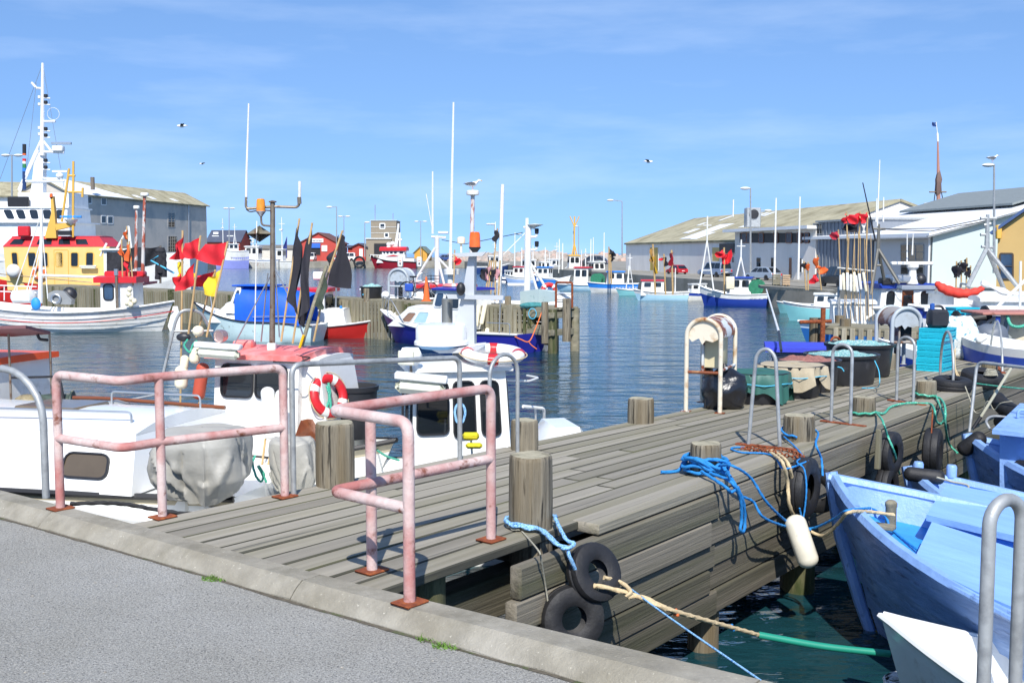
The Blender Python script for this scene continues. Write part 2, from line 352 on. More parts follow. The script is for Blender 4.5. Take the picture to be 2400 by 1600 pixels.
for a, b in zip(cut, cut[1:]):      # kerb stones, each a block of its own with a sloped inner face
    mb = MB(); N = 14; ring = []
    for i in range(N + 1):
        o = pat(kout, KD, a + .004 + (b - a - .008) * i / N); q = nearest(kin, o); d = V((q.x - o.x, q.y - o.y, 0)); 
        jz = lambda: rnd.uniform(-.004, .004)
        ring.append([V((o.x, o.y, ZK - .35)), V((o.x, o.y, ZK - .012)), V((o.x, o.y, ZK)) + d * .03, V((o.x, o.y, ZK + jz())) + d * .3, V((o.x, o.y, ZK)) + d * (.60 + rnd.uniform(-.012, .012)),
                     V((o.x, o.y, ZA + .052 + jz())) + d * (.80 + rnd.uniform(-.02, .02)), V((o.x, o.y, ZA + .008 + jz())) + d * (.97 + rnd.uniform(-.025, .025)), V((q.x, q.y, ZK - .35))])
    m = len(ring[0]); vs = [p for r_ in ring for p in r_]
    fs = [(i * m + j, i * m + j + 1, (i + 1) * m + j + 1, (i + 1) * m + j) for i in range(N) for j in range(m - 1)]
    mb.add(vs, fs + [tuple(range(m)), tuple(range(N * m, N * m + m))[::-1]]); mb.build('kerb_stone', m_conc, kerb, ang=9)
kd2 = polyd(kin); mb = MB(); vs = []; s = 20.0; i = 0; g = random.Random(8)
while s < 44: p = pat(kin, kd2, s); q = pat(kin, kd2, s + .05); n_ = V((q.y - p.y, p.x - q.x, 0)).normalized(); n_ = n_ if n_.y < 0 else -n_; wd_ = .010 + .035 * max(0, mnoise.noise(V((s * 1.3, 0, 0)))) + g.uniform(0, .008); vs += [V((p.x, p.y, ZA + .003)) - n_ * .02, V((p.x, p.y, ZA + .003)) + n_ * wd_]; s += .05; i += 1
mb.add(vs, [(2 * k, 2 * k + 1, 2 * k + 3, 2 * k + 2) for k in range(i - 1)]); tag(mb.build('joint_dirt', mk('joint_dirt', C('#5f584a'), .95, var=.4, vs=30, bump=.6, bs=90, col2='#4d5a30', t2=(.55, .65), s2=6)), 'dirt and moss in the joint between asphalt and kerb', 'dirt', kind='stuff')
# little grass tufts and litter in the joint
def tuft(label, px, py, n, sp):
    mb = MB(); c = W(px, py, ZA)
    for i in range(n):
        a = rnd.uniform(0, 6.28); r_ = sp * rnd.random() ** .5; p = c + V((math.cos(a) * r_ * 1.6, math.sin(a) * r_ * .7, 0)); h = rnd.uniform(.008, .028); q = p + V((rnd.uniform(-.03, .03), rnd.uniform(-.03, .03), h)); s_ = V((.0035, .002, 0))
        mb.add([p - s_, p + s_, q], [(0, 1, 2)])
    o = mb.build('grass_tuft', m_grass); tag(o, label, 'grass', kind='stuff')
tuft('small green grass tuft growing at the foot of the kerb below the deck corner', 518, 1357, 160, .07)
tuft('small green weed at the kerb joint right of centre', 1055, 1517, 90, .05)
tuft('sparse moss and weeds along the left kerb joint', 1010, 1500, 60, .05)
# ================================================================== near pier
Lp = [W(432, 1200), W(1601, 962)]; Rp = [W(1238, 1263), W(2215, 925)]
uL = (Lp[1] - Lp[0]).normalized(); uR = (Rp[1] - Rp[0]).normalized(); U = (uL + uR).normalized(); NR = V((U.y, -U.x, 0))
sR0 = 0.0
def edge(side, s):                  # s measured along U from the right-hand first pile
    A, u = (Lp[0], uL) if side == 0 else (Rp[0], uR)
    t = (s - (A - Rp[0]).dot(U)) / u.dot(U); return A + u * t
def deckpt(k, s, z=ZD): p = edge(0, s).lerp(edge(1, s), k); return V((p.x, p.y, z))
NP, SEND = 12, 26.0
def kerb_s(k):                      # where plank line k leaves the kerb
    lo, hi = -7.0, 4.0
    def outside(s):
        p = deckpt(k, s)
        q = nearest(kout, p); 
        i = min(range(len(kout) - 1), key=lambda i: (kout[i].lerp(kout[i + 1], .5) - q).length); t = kout[i + 1] - kout[i]
        return (t.x * (p.y - q.y) - t.y * (p.x - q.x)) > 0
    for _ in range(40):
        mid = (lo + hi) / 2
        if outside(mid): hi = mid
        else: lo = mid
    return hi
pier = thing('wooden_pier', 'weathered grey plank pier with board-clad side running from the kerb to the right', 'pier', (Rp[0].x, Rp[0].y, ZD))
for i in range(NP):
    k0, k1 = i / NP, (i + 1) / NP; km = (k0 + k1) / 2; s = max(kerb_s(km) - .10, -6) if i < 11 else max(kerb_s(km) - .1, -2.0)
    first = True
    while s < SEND:
        e = min(SEND, s + (rnd.uniform(1.5, 4.5) if first else rnd.uniform(3.6, 5.2))); first = False
        p0, p1 = deckpt(km, s, ZD + rnd.uniform(-.004, .004)), deckpt(km, e - .01, ZD + rnd.uniform(-.004, .004))
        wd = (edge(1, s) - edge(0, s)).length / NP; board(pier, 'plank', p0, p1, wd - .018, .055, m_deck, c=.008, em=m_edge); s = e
for s in [x * 1.25 - 3.5 for x in range(24)]:       # joists
    a, b = deckpt(.03, s, ZD - .062), deckpt(.97, s, ZD - .062)
    if s > -1.4: board(pier, 'joist', a, b, .14, .18, m_wetbeam)
for k in (.12, .88): board(pier, 'stringer', deckpt(k, -1.0, ZD - .25), deckpt(k, SEND, ZD - .25), .2, .25, m_wetbeam)
# side cladding of heavy boards, facing the small blue boats
z = ZD - .075
for r_, h in enumerate((.205, .20, .19, .19, .20)):
    s = -.30 + rnd.uniform(-.02, .06) + (.0, -.06, .02, .05, .3)[r_]; first = True
    while s < SEND:
        e = min(SEND, s + ((2.52, 2.45, 2.5, 2.4, 2.3)[r_] if first else rnd.uniform(2.6, 4.4)))
        off = (.17 if r_ < 2 else .13) + rnd.uniform(0, .02) - (0 if first else .03); first = False
        a = edge(1, s) + NR * off; b = edge(1, e - .012) + NR * off
        board(pier, 'side_board', V((a.x, a.y, z - h / 2)), V((b.x, b.y, z - h / 2)), h - .010, .085, m_beam if r_ < 3 else m_wetbeam, up=NR, c=.01); s = e
    z -= h
# cap plank at the right-hand edge beyond the first pile
s = .55
while s < SEND:
    e = min(SEND, s + rnd.uniform(3.2, 4.6)); a = edge(1, s) + NR * .05; b = edge(1, e - .01) + NR * .05
    board(pier, 'edge_plank', V((a.x, a.y, ZD + .004)), V((b.x, b.y, ZD + .006)), .21, .07, m_deck); s = e
# bollards = pile heads:  (centre x, top y, foot y, width, label)
BOL = []
def bollard(px, ty, by, wpx, label, mossy=False, side=1, flat=True):
    p = W(px, by); d = p.y; r_ = wpx / 2 / F * d; c = V((p.x, p.y + r_ * .9, 0)); zt = Q(px, ty, c.y - r_ * .3).z
    mb = MB(); n = 22; rows = [-2.4, ZD - .2, ZD, ZD + (zt - ZD) * .35, ZD + (zt - ZD) * .7, zt - .03, zt - .008, zt]
    rad = [1, 1, .99, 1.0, .985, .975, .955, .90]; ph = rnd.uniform(0, 6)
    vs = []
    for z_, q in zip(rows, rad):
        for k in range(n):
            a = 2 * math.pi * k / n; rr = r_ * q * (1 + .025 * math.sin(2 * a + ph) + .018 * math.sin(5 * a + ph * 2) + .012 * math.sin(11 * a))
            vs.append(V((math.cos(a) * rr, math.sin(a) * rr, z_ - ZD + .004 * math.sin(3 * a + ph))))
    m = len(rows); fs = [(i * n + k, i * n + (k + 1) % n, (i + 1) * n + (k + 1) % n, (i + 1) * n + k) for i in range(m - 1) for k in range(n)]
    mb.add(vs, fs, 0); mb.add([v.copy() for v in vs[-n:]], [tuple(range(n))], 1)
    o = mb.build('mooring_bollard', [m_pile, m_pileend]); o.location = (c.x, c.y, ZD); tag(o, label, 'bollard', 'pile-head bollards along the near pier'); BOL.append((c, r_, zt)); return c, r_, zt
b_l1 = bollard(780, 992, 1144, 96, 'thick grey timber bollard at the left edge of the pier beside the red railing post')
b_l2 = bollard(1230, 985, 1058, 66, 'dark brown timber bollard behind the grey hoop on the pier left edge')
b_r1 = bollard(1244, 1068, 1246, 108, 'large near timber bollard with light blue rope round its foot')
b_l3 = bollard(1505, 934, 994, 62, 'short timber bollard at the water edge left of the rusty power kiosk')
b_r2 = bollard(1660, 1040, 1118, 77, 'timber bollard wrapped in a heap of bright blue rope')
b_r3 = bollard(1881, 974, 1036, 75, 'timber bollard with a single blue line beside the hanging tyre and white fender')
b_r4 = bollard(2032, 931, 977, 52, 'timber bollard with pale green rope round its foot')
b_r5 = bollard(2178, 893, 936, 46, 'timber bollard with dark green mooring line, right of the third steel hoop')
b_l4 = bollard(2088, 829, 866, 36, 'small square-cut bollard in front of the far power kiosk')
b_r6 = bollard(2262, 870, 893, 34, 'low bollard beside the tyre lying on the far deck')
b_r7 = bollard(2326, 849, 868, 36, 'low bollard near the bent handrail at the right frame edge')
b_r8 = bollard(2376, 833, 850, 30, 'last low bollard at the right frame edge')
for s in (1.1, 4.3, 6.6, 9.4, 12.4, 15.5, 18.5):       # bearing piles below the deck
    for k, o_ in ((.97, .0), (.06, 0)):
        p = deckpt(k, s, 0); mb = MB().lathe([(.15, -2.5), (.15, ZD - .3)], 14, Matrix.Translation(V((p.x, p.y, 0))), wob=.02); mb.build('pile', m_algae, pier, world=True)
p = deckpt(.9, -.75, 0); MB().lathe([(.16, -2.5), (.15, ZD - .08)], 14, Matrix.Translation(p), wob=.03).build('pile', m_algae, pier, world=True)
# ================================================================== tubular railings in faded red paint
def pipe_thing(name, label, runs, r, mat, cat, feet=(), footmat=None, rad=.07, group=None, n=12, base=None, fs=.075):
    b = base or V((runs[0][0][0], runs[0][0][1], ZD)); t = thing(name, label, cat, b, group=group)
    for nm, pts in runs: MB().tube(bend(pts, rad), r, n).build(nm, mat, t, world=True, ang=60)
    for p in feet:
        X = Matrix.Translation(p) @ Matrix.Rotation(math.atan2(U.y, U.x), 4, 'Z')
        MB().cbx(-fs, fs, -fs * .85, fs * .85, 0, .012, .004, X=X).build('foot_plate', footmat or m_rust, t, world=True)
    return t
def up(p, z): return V((p.x, p.y, z))
P0, P1, P2 = W(142, 1192, ZK), W(381, 1212, ZD + .002), W(668, 1164, ZD + .002)
ZT, ZM = 2.345, 1.915
bt = V((Q(277, 890, P1.y - .05).x, P1.y - .06, 0)); bt = W(280, 893, ZT)
pipe_thing('pipe_railing', 'left faded red tubular railing bent round the kerb corner', [
    ('post', [P0, up(P0, ZT), up(bt, ZT), up(P1, ZT + .004), up(P2, ZT), P2]), ('post', [P1, up(P1, ZT)]),
    ('mid_rail', [up(P0, ZM), up(bt, ZM), up(P1, ZM + .003), up(P2, ZM)])], .030, m_pink, 'railing', [P0, P1, P2], base=P1)
PA, PB, PC = W(872, 1338), W(960, 1413, ZK), W(1151, 1265, ZD + .002)
bt2 = W(776, 957, ZT)
pipe_thing('pipe_railing', 'right faded red tubular railing with a hairpin bend at its left end', [
    ('post', [PC, up(PC, ZT), up(bt2, ZT - .01), up(PB, ZT - .01), PB]), ('post', [PA, up(PA, ZT)]),
    ('mid_rail', [up(PC, ZM), up(bt2, ZM - .01), up(PB, ZM - .01)])], .030, m_pink, 'railing', [PA, PB, PC], base=PA)
# ------------------------------------------------------------------ galvanised hoops
def hoop(label, a, b, zt, r=.0175, mat=None, bar=True, name='ladder_hoop', lean=0):
    a, b = V(a), V(b); h = (b - a).length / 2; m = (a + b) / 2; e = (b - a).normalized(); pts = [a]
    for i in range(13):
        t = math.pi * i / 12; pts.append(V((m.x, m.y, 0)) - e * (h * (1 - lean) * math.cos(t)) + V((0, 0, zt - h * .9 + h * .9 * math.sin(t))))
    pts.append(b); t = thing(name, label, 'ladder hoop', (m.x, m.y, a.z), group='steel hoops on the pier')
    MB().tube(pts, r, 12).build('hoop_pipe', mat or m_galv, t, world=True, ang=60)
    if bar:
        q0, q1 = a - e * .12, b + e * .17
        X = axm(q0, q1); MB().cbx(0, (q1 - q0).length, -.03, .03, .001, .016, .004, X=X).build('base_bar', m_rust, t, world=True)
    return t
def hpx(label, a, b, ty, lean=0, **k):
    A, B = W(*a), W(*b); m = (A + B) / 2; zt = Q((a[0] + b[0]) / 2, ty, m.y).z; return hoop(label, A, B, zt, lean=lean, **k)
hpx('leaning steel hoop whose foot is heaped with rusty chain', (1754, 1044), (1828, 1052), 818, lean=.35)
hpx('steel hoop on a rusty bar between the pier bollards, right of the tarp-covered tubs', (1948, 990), (1993, 996), 807)
hpx('steel hoop with green rope at its foot in front of the far power kiosk', (2101, 941), (2140, 947), 790)
hpx('steel hoop standing directly right of the turquoise crate stack', (2203, 890), (2233, 914), 777)
hpx('tall steel hoop near the cream wheelhouse at the right', (2319, 842), (2350, 873), 752)
hpx('slim rust-brown hoop behind the black tubs', (1944, 868), (1968, 866), 790, mat=m_rust, bar=False)
hoop('grey hoop behind the brown bollard at the pier left edge', W(1148, 1075), W(1213, 1060), Q(1180, 830, W(1180, 1066).y).z, bar=False)
hoop('large near steel hoop cut off by the lower right frame edge', up(W(2300, 1740, ZK), ZK), up(W(2375, 1713, ZK), ZK), Q(2345, 1170, W(2340, 1725, ZK).y).z, r=.024, bar=False)
hoop('bluish steel hoop at the left frame edge', up(W(-70, 1140, ZK), ZK), W(108, 1166, ZK), Q(30, 862, W(20, 1150, ZK).y).z, r=.026, bar=False)
a, b = up(P2, ZD) + V((.05, .06, 0)), W(1078, 1078)
pipe_thing('pipe_handrail', 'long grey handrail continuing from the left red railing to a hoop post', [('handrail', [a, up(a, 2.36), up(b, Q(1078, 838, b.y).z), b])], .021, m_galv, 'handrail', rad=.09, base=a)
mb = MB(); g = random.Random(4)
for i in range(34):                                # grit and chips lying on the asphalt
    p = W(g.uniform(0, 1150), g.uniform(1260, 1600), ZA); q = nearest(kin, p)
    if (p - q).length < .06 or p.y > q.y: continue
    r_ = g.uniform(.002, .006) * (1.8 if i % 17 == 0 else 1); mb.sphere(p + V((0, 0, r_ * .5)), r_, 6, 4, g.uniform(.8, 1.6), g.uniform(.7, 1.2), .7)
tag(mb.build('grit', mk('pale_grit', C('#9a958a'), .9, var=.6, vs=30)), 'scattered grit and stone chips on the asphalt', 'grit', kind='stuff')
# ================================================================== builders shared by boats, buildings, gear
def rrect(u0, u1, v0, v1, r, k=3):
    pts = []; ru, rv = r
    for cx, cy, a0 in ((u1 - ru, v1 - rv, 0), (u0 + ru, v1 - rv, 90), (u0 + ru, v0 + rv, 180), (u1 - ru, v0 + rv, 270)):
        for i in range(k + 1):
            a = R(a0 + 90 * i / k); pts.append((cx + ru * math.cos(a), cy + rv * math.sin(a)))
    return pts
def pane(parent, q, uv, glass=None, frame=None, rad=.06, fw=.035, nm='window', out=None, proud=.012, bars=None):
    """window in the quad q (bl, br, tr, tl): pane with a frame as its sub-part"""
    bl, br, tr, tl = [V(p) for p in q]; nrm = (br - bl).cross(tl - bl).normalized()
    if out is not None and nrm.dot(V(out)) < 0: nrm = -nrm
    Wd, Ht = ((br - bl).length + (tr - tl).length) / 2, ((tl - bl).length + (tr - br).length) / 2
    P = lambda u, v, o: (bl.lerp(br, u)).lerp(tl.lerp(tr, u), v) + nrm * o
    u0, u1, v0, v1 = uv; rr = min(rad, (u1 - u0) * Wd * .45, (v1 - v0) * Ht * .45)
    inn = rrect(u0, u1, v0, v1, (rr / Wd, rr / Ht)); rr2 = rr + fw
    ou = rrect(u0 - fw / Wd, u1 + fw / Wd, v0 - fw / Ht, v1 + fw / Ht, (rr2 / Wd, rr2 / Ht))
    mb = MB(); n = len(inn); mb.add([P(u, v, proud) for u, v in inn] + [P(u, v, -.01) for u, v in inn], [tuple(range(n))] + [(i, (i + 1) % n, n + (i + 1) % n, n + i) for i in range(n)])
    o = mb.build(nm, glass or m_glass, parent)
    if frame is not None:
        h = proud + .014; fb = MB(); vs = [P(u, v, h) for u, v in inn] + [P(u, v, h) for u, v in ou] + [P(u, v, -.005) for u, v in ou] + [P(u, v, -.005) for u, v in inn]
        fs = []
        for i in range(n):
            j = (i + 1) % n; fs += [(i, j, n + j, n + i), (n + i, n + j, 2 * n + j, 2 * n + i), (3 * n + i, 3 * n + j, j, i)]
        fb.add(vs, fs)
        if bars:
            for kk in range(1, bars[0]): u = u0 + (u1 - u0) * kk / bars[0]; a, b = P(u, v0, h - .004), P(u, v1, h - .004); fb.tube([a, b], .02, 4)
            for kk in range(1, bars[1]): v = v0 + (v1 - v0) * kk / bars[1]; a, b = P(u0, v, h - .004), P(u1, v, h - .004); fb.tube([a, b], .02, 4)
        fb.build('frame', frame, o)
    return o
def hull(parent, L, B, fb, mats, draft=.35, rake=.5, stern='T', srake=.12, deck=.25, strakes=0, t=.045, bwl=.8, band=.84, n=24, name='hull', tw=.82, bf=2.3, rail=None, rr=.032, sh0=.4):
    bo, mi_, st = fb
    def sheer(s): return mi_ + (bo - mi_) * ((s - sh0) / (1 - sh0)) ** 2.0 if s > sh0 else mi_ + (st - mi_) * ((sh0 - s) / sh0) ** 2
    def hb(s):
        b = 1 - max(0, (s - .40) / .60) ** bf
        b *= (tw + (1 - tw) * math.sin(min(1, s / .45) * math.pi / 2)) if stern == 'T' else (1 - max(0, (.42 - s) / .42) ** 2.6)
        return max(.012, B / 2 * b)
    def X(s, zf): return -L / 2 + L * s - rake * (1 - zf) * s ** 5 + srake * (1 - zf) * (1 - s) ** 5
    rows = [(-draft, .03, 0), (-draft * .55, .62, 0), (-.02, .97, 0)]
    fr = []
    if strakes:
        for i in range(strakes): fr += [(i / strakes, 1), ((i + 1) / strakes, 0)]
    else: fr = [(0, 0), (.35, 0), (.65, 0), (band, 0), (1, 0)]
    vs = []; ns = n + 1; prof = []
    for i in range(ns):
        s = i / n; b = hb(s); z1 = sheer(s); bw = bwl - .30 * s ** 4 - (.3 * (1 - s) ** 4 if stern != 'T' else 0); row = []
        for z, f, _ in rows: row.append((b * bw * f, z, 0 if z < -.03 else 0))
        for f, lip in fr: row.append((b * (bw + (1 - bw) * f ** .85) + (.022 if lip and f > 0 else 0), max(.0, z1 * f), 1 if f <= band + 1e-6 else 2))
        zd = z1 - deck; row += [(max(.004, b - t), z1, 3), (max(.003, b - t - .03), zd, 3), (0, zd, 4)]
        prof.append((s, row, z1))
    m = len(prof[0][1]); mb = MB(); nb = 3
    for sgn in (1, -1):
        for s, row, z1 in prof:
            for y, z, _ in row: vs.append(V((X(s, max(0, min(1, z / z1))), y * sgn, z)))
    fs = []; mi = []
    def mat_of(j):
        if j < 2: return 0
        if j < m - 4:
            f = fr[j - 3][0] if j >= 3 else 0
            return 2 if (f >= band - 1e-6 and j >= nb) else 1
        return 2 if j == m - 4 else 3 if j == m - 3 else 4
    for q in range(2):
        o = q * ns * m
        for i in range(n):
            for j in range(m - 1): fs.append((o + i * m + j, o + i * m + j + 1, o + (i + 1) * m + j + 1, o + (i + 1) * m + j)); mi.append(mat_of(j))
    mb.add(vs, fs); mb.m = mi
    k = m - 3
    if stern == 'T': mb.add([vs[j] for j in range(k)] + [vs[ns * m + j] for j in range(k - 1, -1, -1)], [tuple(range(2 * k))], 1)
    o = mb.build(name, mats, parent, ang=30)
    if rail is not None:
        rl = MB()
        for sg in (1, -1): rl.tube([V((X(s, 1), sg * (hb(s) + rr * .35), sheer(s) - rr * .4)) for s, _, _ in prof], rr, 6)
        rl.build('rub_rail', rail, parent)
    def at(s, y=1.0, dz=0): return V((X(s, 1), hb(s) * y, sheer(s) + dz))
    return at
def slabroof(mb, x0, x1, w, z, th=.06, cam=.05, n=6, taper=0):
    vs = []
    for x, ww in ((x0, w), (x1, w - taper)):
        for i in range(n + 1):
            y = -ww / 2 + ww * i / n; c = cam * (1 - (2 * i / n - 1) ** 2); vs += [V((x, y, z)), V((x, y, z + c + th))]
    m = 2 * (n + 1); fs = []
    for i in range(n): a = 2 * i; fs += [(a, a + 2, m + a + 2, m + a), (a + 1, m + a + 1, m + a + 3, a + 3), (a, a + 1, a + 3, a + 2), (m + a, m + a + 2, m + a + 3, m + a + 1)]
    fs += [(0, m, m + 1, 1), (m - 2, m - 1, 2 * m - 1, 2 * m - 2)]
    return mb.add(vs, fs)
def cabin(parent, x0, x1, wb, wt, z0, z1, wall, roofm=None, rf=.0, rb=.0, over=.08, th=.06, cam=.05, wins=(), glass=None, frame=None, rad=.07, nm='wheelhouse', door=None, yo=0, fw=.035):
    c = {}; 
    for a, x, dx in ((0, x0, rb), (1, x1, -rf)):
        for b, sg in ((0, -1), (1, 1)): c[a, b, 0] = V((x, yo + sg * wb / 2, z0)); c[a, b, 1] = V((x + dx, yo + sg * wt / 2, z1))
    mb = MB(); q = {'S': (c[0, 0, 0], c[1, 0, 0], c[1, 0, 1], c[0, 0, 1]), 'P': (c[0, 1, 0], c[1, 1, 0], c[1, 1, 1], c[0, 1, 1]),
                    'F': (c[1, 0, 0], c[1, 1, 0], c[1, 1, 1], c[1, 0, 1]), 'B': (c[0, 0, 0], c[0, 1, 0], c[0, 1, 1], c[0, 0, 1])}
    ce = sum(c.values(), V()) / 8
    vs = [c[k] for k in sorted(c)]; mb.add(vs, [(0, 1, 3, 2), (4, 5, 7, 6), (0, 1, 5, 4), (2, 3, 7, 6), (0, 2, 6, 4), (1, 3, 7, 5)])
    o = mb.build(nm, wall, parent)
    for wd in wins:
        f, uv = wd[0], wd[1:5]; qq = q[f]; mid = sum(qq, V()) / 4
        pane(o, qq, uv, glass if len(wd) < 6 or wd[5] is None else wd[5], frame, rad, out=mid - ce, fw=fw)
    if door:
        f, uv, dm = door; qq = q[f]; mid = sum(qq, V()) / 4; pane(o, qq, uv, dm, frame, .03, nm='door', out=mid - ce)
    if roofm is not None:
        r_ = slabroof(MB(), x0 + rb - over, x1 - rf + over, wt + 2 * over, z1 + .002, th, cam); 
        if yo: r_.v = [p + V((0, yo, 0)) for p in r_.v]
        r_.build('roof', roofm, parent)
    return o, q
def flagcloth(parent, a, b, c, d, mat, nm='cloth', amp=.04, n=10, ph=0, world=True, fold=2.2):
    """a top at the pole, b foot at the pole, c foot of the fly, d top of the fly"""
    a, b, c, d = V(a), V(b), V(c), V(d); nn = (b - a).cross(d - a).normalized()
    def fn(u, v):
        p = a.lerp(d, u).lerp(b.lerp(c, u), v); 
        return p + nn * (amp * u ** .6 * math.sin(fold * 3.1 * u + 2.1 * v + ph) + amp * .4 * math.sin(7 * v + 4 * u + ph)) + V((0, 0, -.35 * amp * math.sin(u * 3.14)))
    return MB().grid(fn, n, n).build(nm, mat, parent, world=world, ang=80)
def flagpx(label, Y, pole, cloths, r=.012, polemat=None, group=None, extra=None, dy=0.0, name='marker_flag'):
    """marker flag on a cane; pole = pixels foot->top, cloths = [(a,b,c,d pixels, mat)]"""
    P = [Q(x, y, Y + dy * i) for i, (x, y) in enumerate(pole)]; t = thing(name, label, 'flag', P[0], group=group)
    MB().tube(P, r, 7).build('cane', polemat or m_cane, t, world=True)
    for i, (q, mat) in enumerate(cloths):
        pts = [Q(x, y, Y + (0, 0, .12, .10)[j] * (1 if i % 2 else -1)) for j, (x, y) in enumerate(q)]
        flagcloth(t, *pts, mat, amp=.035 * Y / 12, ph=rnd.uniform(0, 6))
    return t
def capsule(mb, a, b, r, n=12, neck=True, mi=0):
    a, b = V(a), V(b); ax = (b - a); L = ax.length; pr = []
    for i in range(5): t = i / 4 * math.pi / 2; pr.append((max(.004, r * math.sin(t)), r * .8 * (1 - math.cos(t))))
    pr += [(r, L * .5)] + [(q, L - z) for q, z in reversed(pr)]
    X = Matrix.Translation(a) @ ax.to_track_quat('Z', 'X').to_matrix().to_4x4(); return mb.lathe(pr, n, X, mi)
def floatpx(label, Y, a, b, wpx, mat, group=None, name='net_float'):
    A, B = Q(*a, Y), Q(*b, Y); mb = MB(); capsule(mb, A, B, wpx / 2 / F * Y); o = mb.build(name, mat); tag(o, label, 'float', group); return o
def tyre(label, c, nrm, Ro=.30, r=.095, group='old tyres hung as fenders', flat=1.0):
    X = Matrix.Translation(V(c)) @ V(nrm).to_track_quat('Z', 'Y').to_matrix().to_4x4()
    Ri = Ro - 2 * r; wd = r * 1.05
    pr = [(Ri, -wd * .72), (Ri + r * .5, -wd), (Ro - r * .55, -wd), (Ro - r * .12, -wd * .80), (Ro, -wd * .5), (Ro, -.01), (Ro - .008, 0), (Ro, .01), (Ro, wd * .5), (Ro - r * .12, wd * .80), (Ro - r * .55, wd), (Ri + r * .5, wd), (Ri, wd * .72), (Ri + .02, wd * .5), (Ro - r * .35, 0), (Ri + .02, -wd * .5), (Ri, -wd * .72)]
    o = MB().lathe(pr, 30, X, cap=False).build('tyre', m_rubber); tag(o, label, 'tyre', group); return o
def lifering(parent, c, nrm, Ro, r, name='life_ring', label=None, cat='life ring', m1=None, m2=None, roll=0, sq=.8):
    X = Matrix.Translation(V(c)) @ V(nrm).to_track_quat('Z', 'Y').to_matrix().to_4x4() @ Matrix.Rotation(roll, 4, 'Z')
    t = MB().torus(Ro - r, r, 36, 12, X, sq=sq).build(name, m1 or m_red, parent); 
    if label: tag(t, label, cat)
    for k in range(4):
        a = math.pi / 4 + k * math.pi / 2; mb = MB(); pts = []
        for i in range(5):
            th = a - .17 + .34 * i / 4; X2 = []
            for j in range(12): b_ = 2 * math.pi * j / 12; X2.append(X @ V((math.cos(th) * (Ro - r + (r + .004) * math.cos(b_)), math.sin(th) * (Ro - r + (r + .004) * math.cos(b_)), sq * (r + .004) * math.sin(b_))))
            pts += X2
        mb.add(pts, [(i * 12 + j, (i + 1) * 12 + j, (i + 1) * 12 + (j + 1) % 12, i * 12 + (j + 1) % 12) for i in range(4) for j in range(12)]); mb.build('band', m2 or m_white, t)
    rp = MB(); pts = [X @ V((math.cos(a) * (Ro + .006 + .012 * abs(math.sin(2 * a))), math.sin(a) * (Ro + .006 + .012 * abs(math.sin(2 * a))), 0)) for a in [2 * math.pi * i / 48 for i in range(48)]]
    rp.tube(pts, .006, 5, closed=True); rp.build('grab_line', m_rtan, t); return t
def beacon(parent, p, r, h, mat, base=None):
    X = Matrix.Translation(V(p)); b = MB().lathe([(r * .35, -h * .42), (r * .5, -h * .3), (r * 1.05, -h * .05), (r * 1.05, 0)], 14, X).build('beacon_base', base or m_black, parent)
    MB().lathe([(r, 0), (r * .98, h * .25), (r * .95, h * .6), (r * .9, h * .85), (r * .78, h * .97), (r * .4, h)], 16, X).build('beacon_lens', mat, parent)
    return b
def lampbox(parent, a, b, hgt, dep, facing=V((0, -1, 0)), mat=None):     # fluorescent deck light
    X = axm(a, b); L = (V(b) - V(a)).length
    MB().cbx(0, L, -dep / 2, dep / 2, -hgt * .35, 0, .012, X=X).build('lamp_housing', m_white2, parent, world=True)
    MB().cbx(.015, L - .015, -dep / 2 + .008, dep / 2 - .008, -hgt, -hgt * .352, hgt * .25, X=X).build('lamp_diffuser', mat or m_diff, parent, world=True)
m_diff = mk('lamp_diffuser', C('#d9d9c6'), .25, var=.05, coat=.3)
def spotlamp(parent, p, dirv, r, mat=None):
    X = Matrix.Translation(V(p)) @ V(dirv).to_track_quat('Z', 'Y').to_matrix().to_4x4()
    o = MB().lathe([(r * .4, -r * 1.5), (r * .85, -r * 1.25), (r * 1.0, -r * .7), (r * 1.04, 0), (r * .92, .002), (r * .9, -r * .12)], 18, X).build('spotlight', mat or m_alu, parent, world=True)
    MB().lathe([(.001, -r * .25), (r * .6, -r * .2), (r * .9, -r * .1)], 18, X, cap=False).build('lens', m_diff, parent, world=True); return o
def fishbox(parent, c, rz, w=.8, d=.5, h=.27, mat=None, name='crate', label=None, group=None):
    mb = MB(); X = Matrix.Translation(V(c)) @ Matrix.Rotation(rz, 4, 'Z'); t = .025
    mb.bx(-w / 2 + t, w / 2 - t, -d / 2 + t, d / 2 - t, 0, t, X=X)
    for y in (-1, 1):
        mb.bx(-w / 2 + .02, w / 2 - .02, y * (d / 2 - .06) - .012, y * (d / 2 - .06) + .012, 0, h, X=X)
        for z in (.0, h * .45, h - .03): mb.bx(-w / 2, w / 2, y * (d / 2 - .01) - .015, y * (d / 2 - .01) + .015, z, z + .03, X=X)
        for i in range(4): x = -w / 2 + .02 + (w - .04) * i / 3; mb.bx(x - .012, x + .012, y * (d / 2 - .024) - .022, y * (d / 2 - .024) + .022, .031, h - .031, X=X)
    for x in (-1, 1):
        mb.bx(x * (w / 2 - .03) - .012, x * (w / 2 - .03) + .012, -d / 2 + .043, d / 2 - .043, 0, h, X=X)
        for z in (0, h - .03): mb.bx(x * (w / 2 - .01) - .014, x * (w / 2 - .01) + .014, -d / 2 + .026, d / 2 - .026, z, z + .03, X=X)
    o = mb.build(name, mat or m_teal, parent)
    if label: tag(o, label, 'crate', group)
    return o
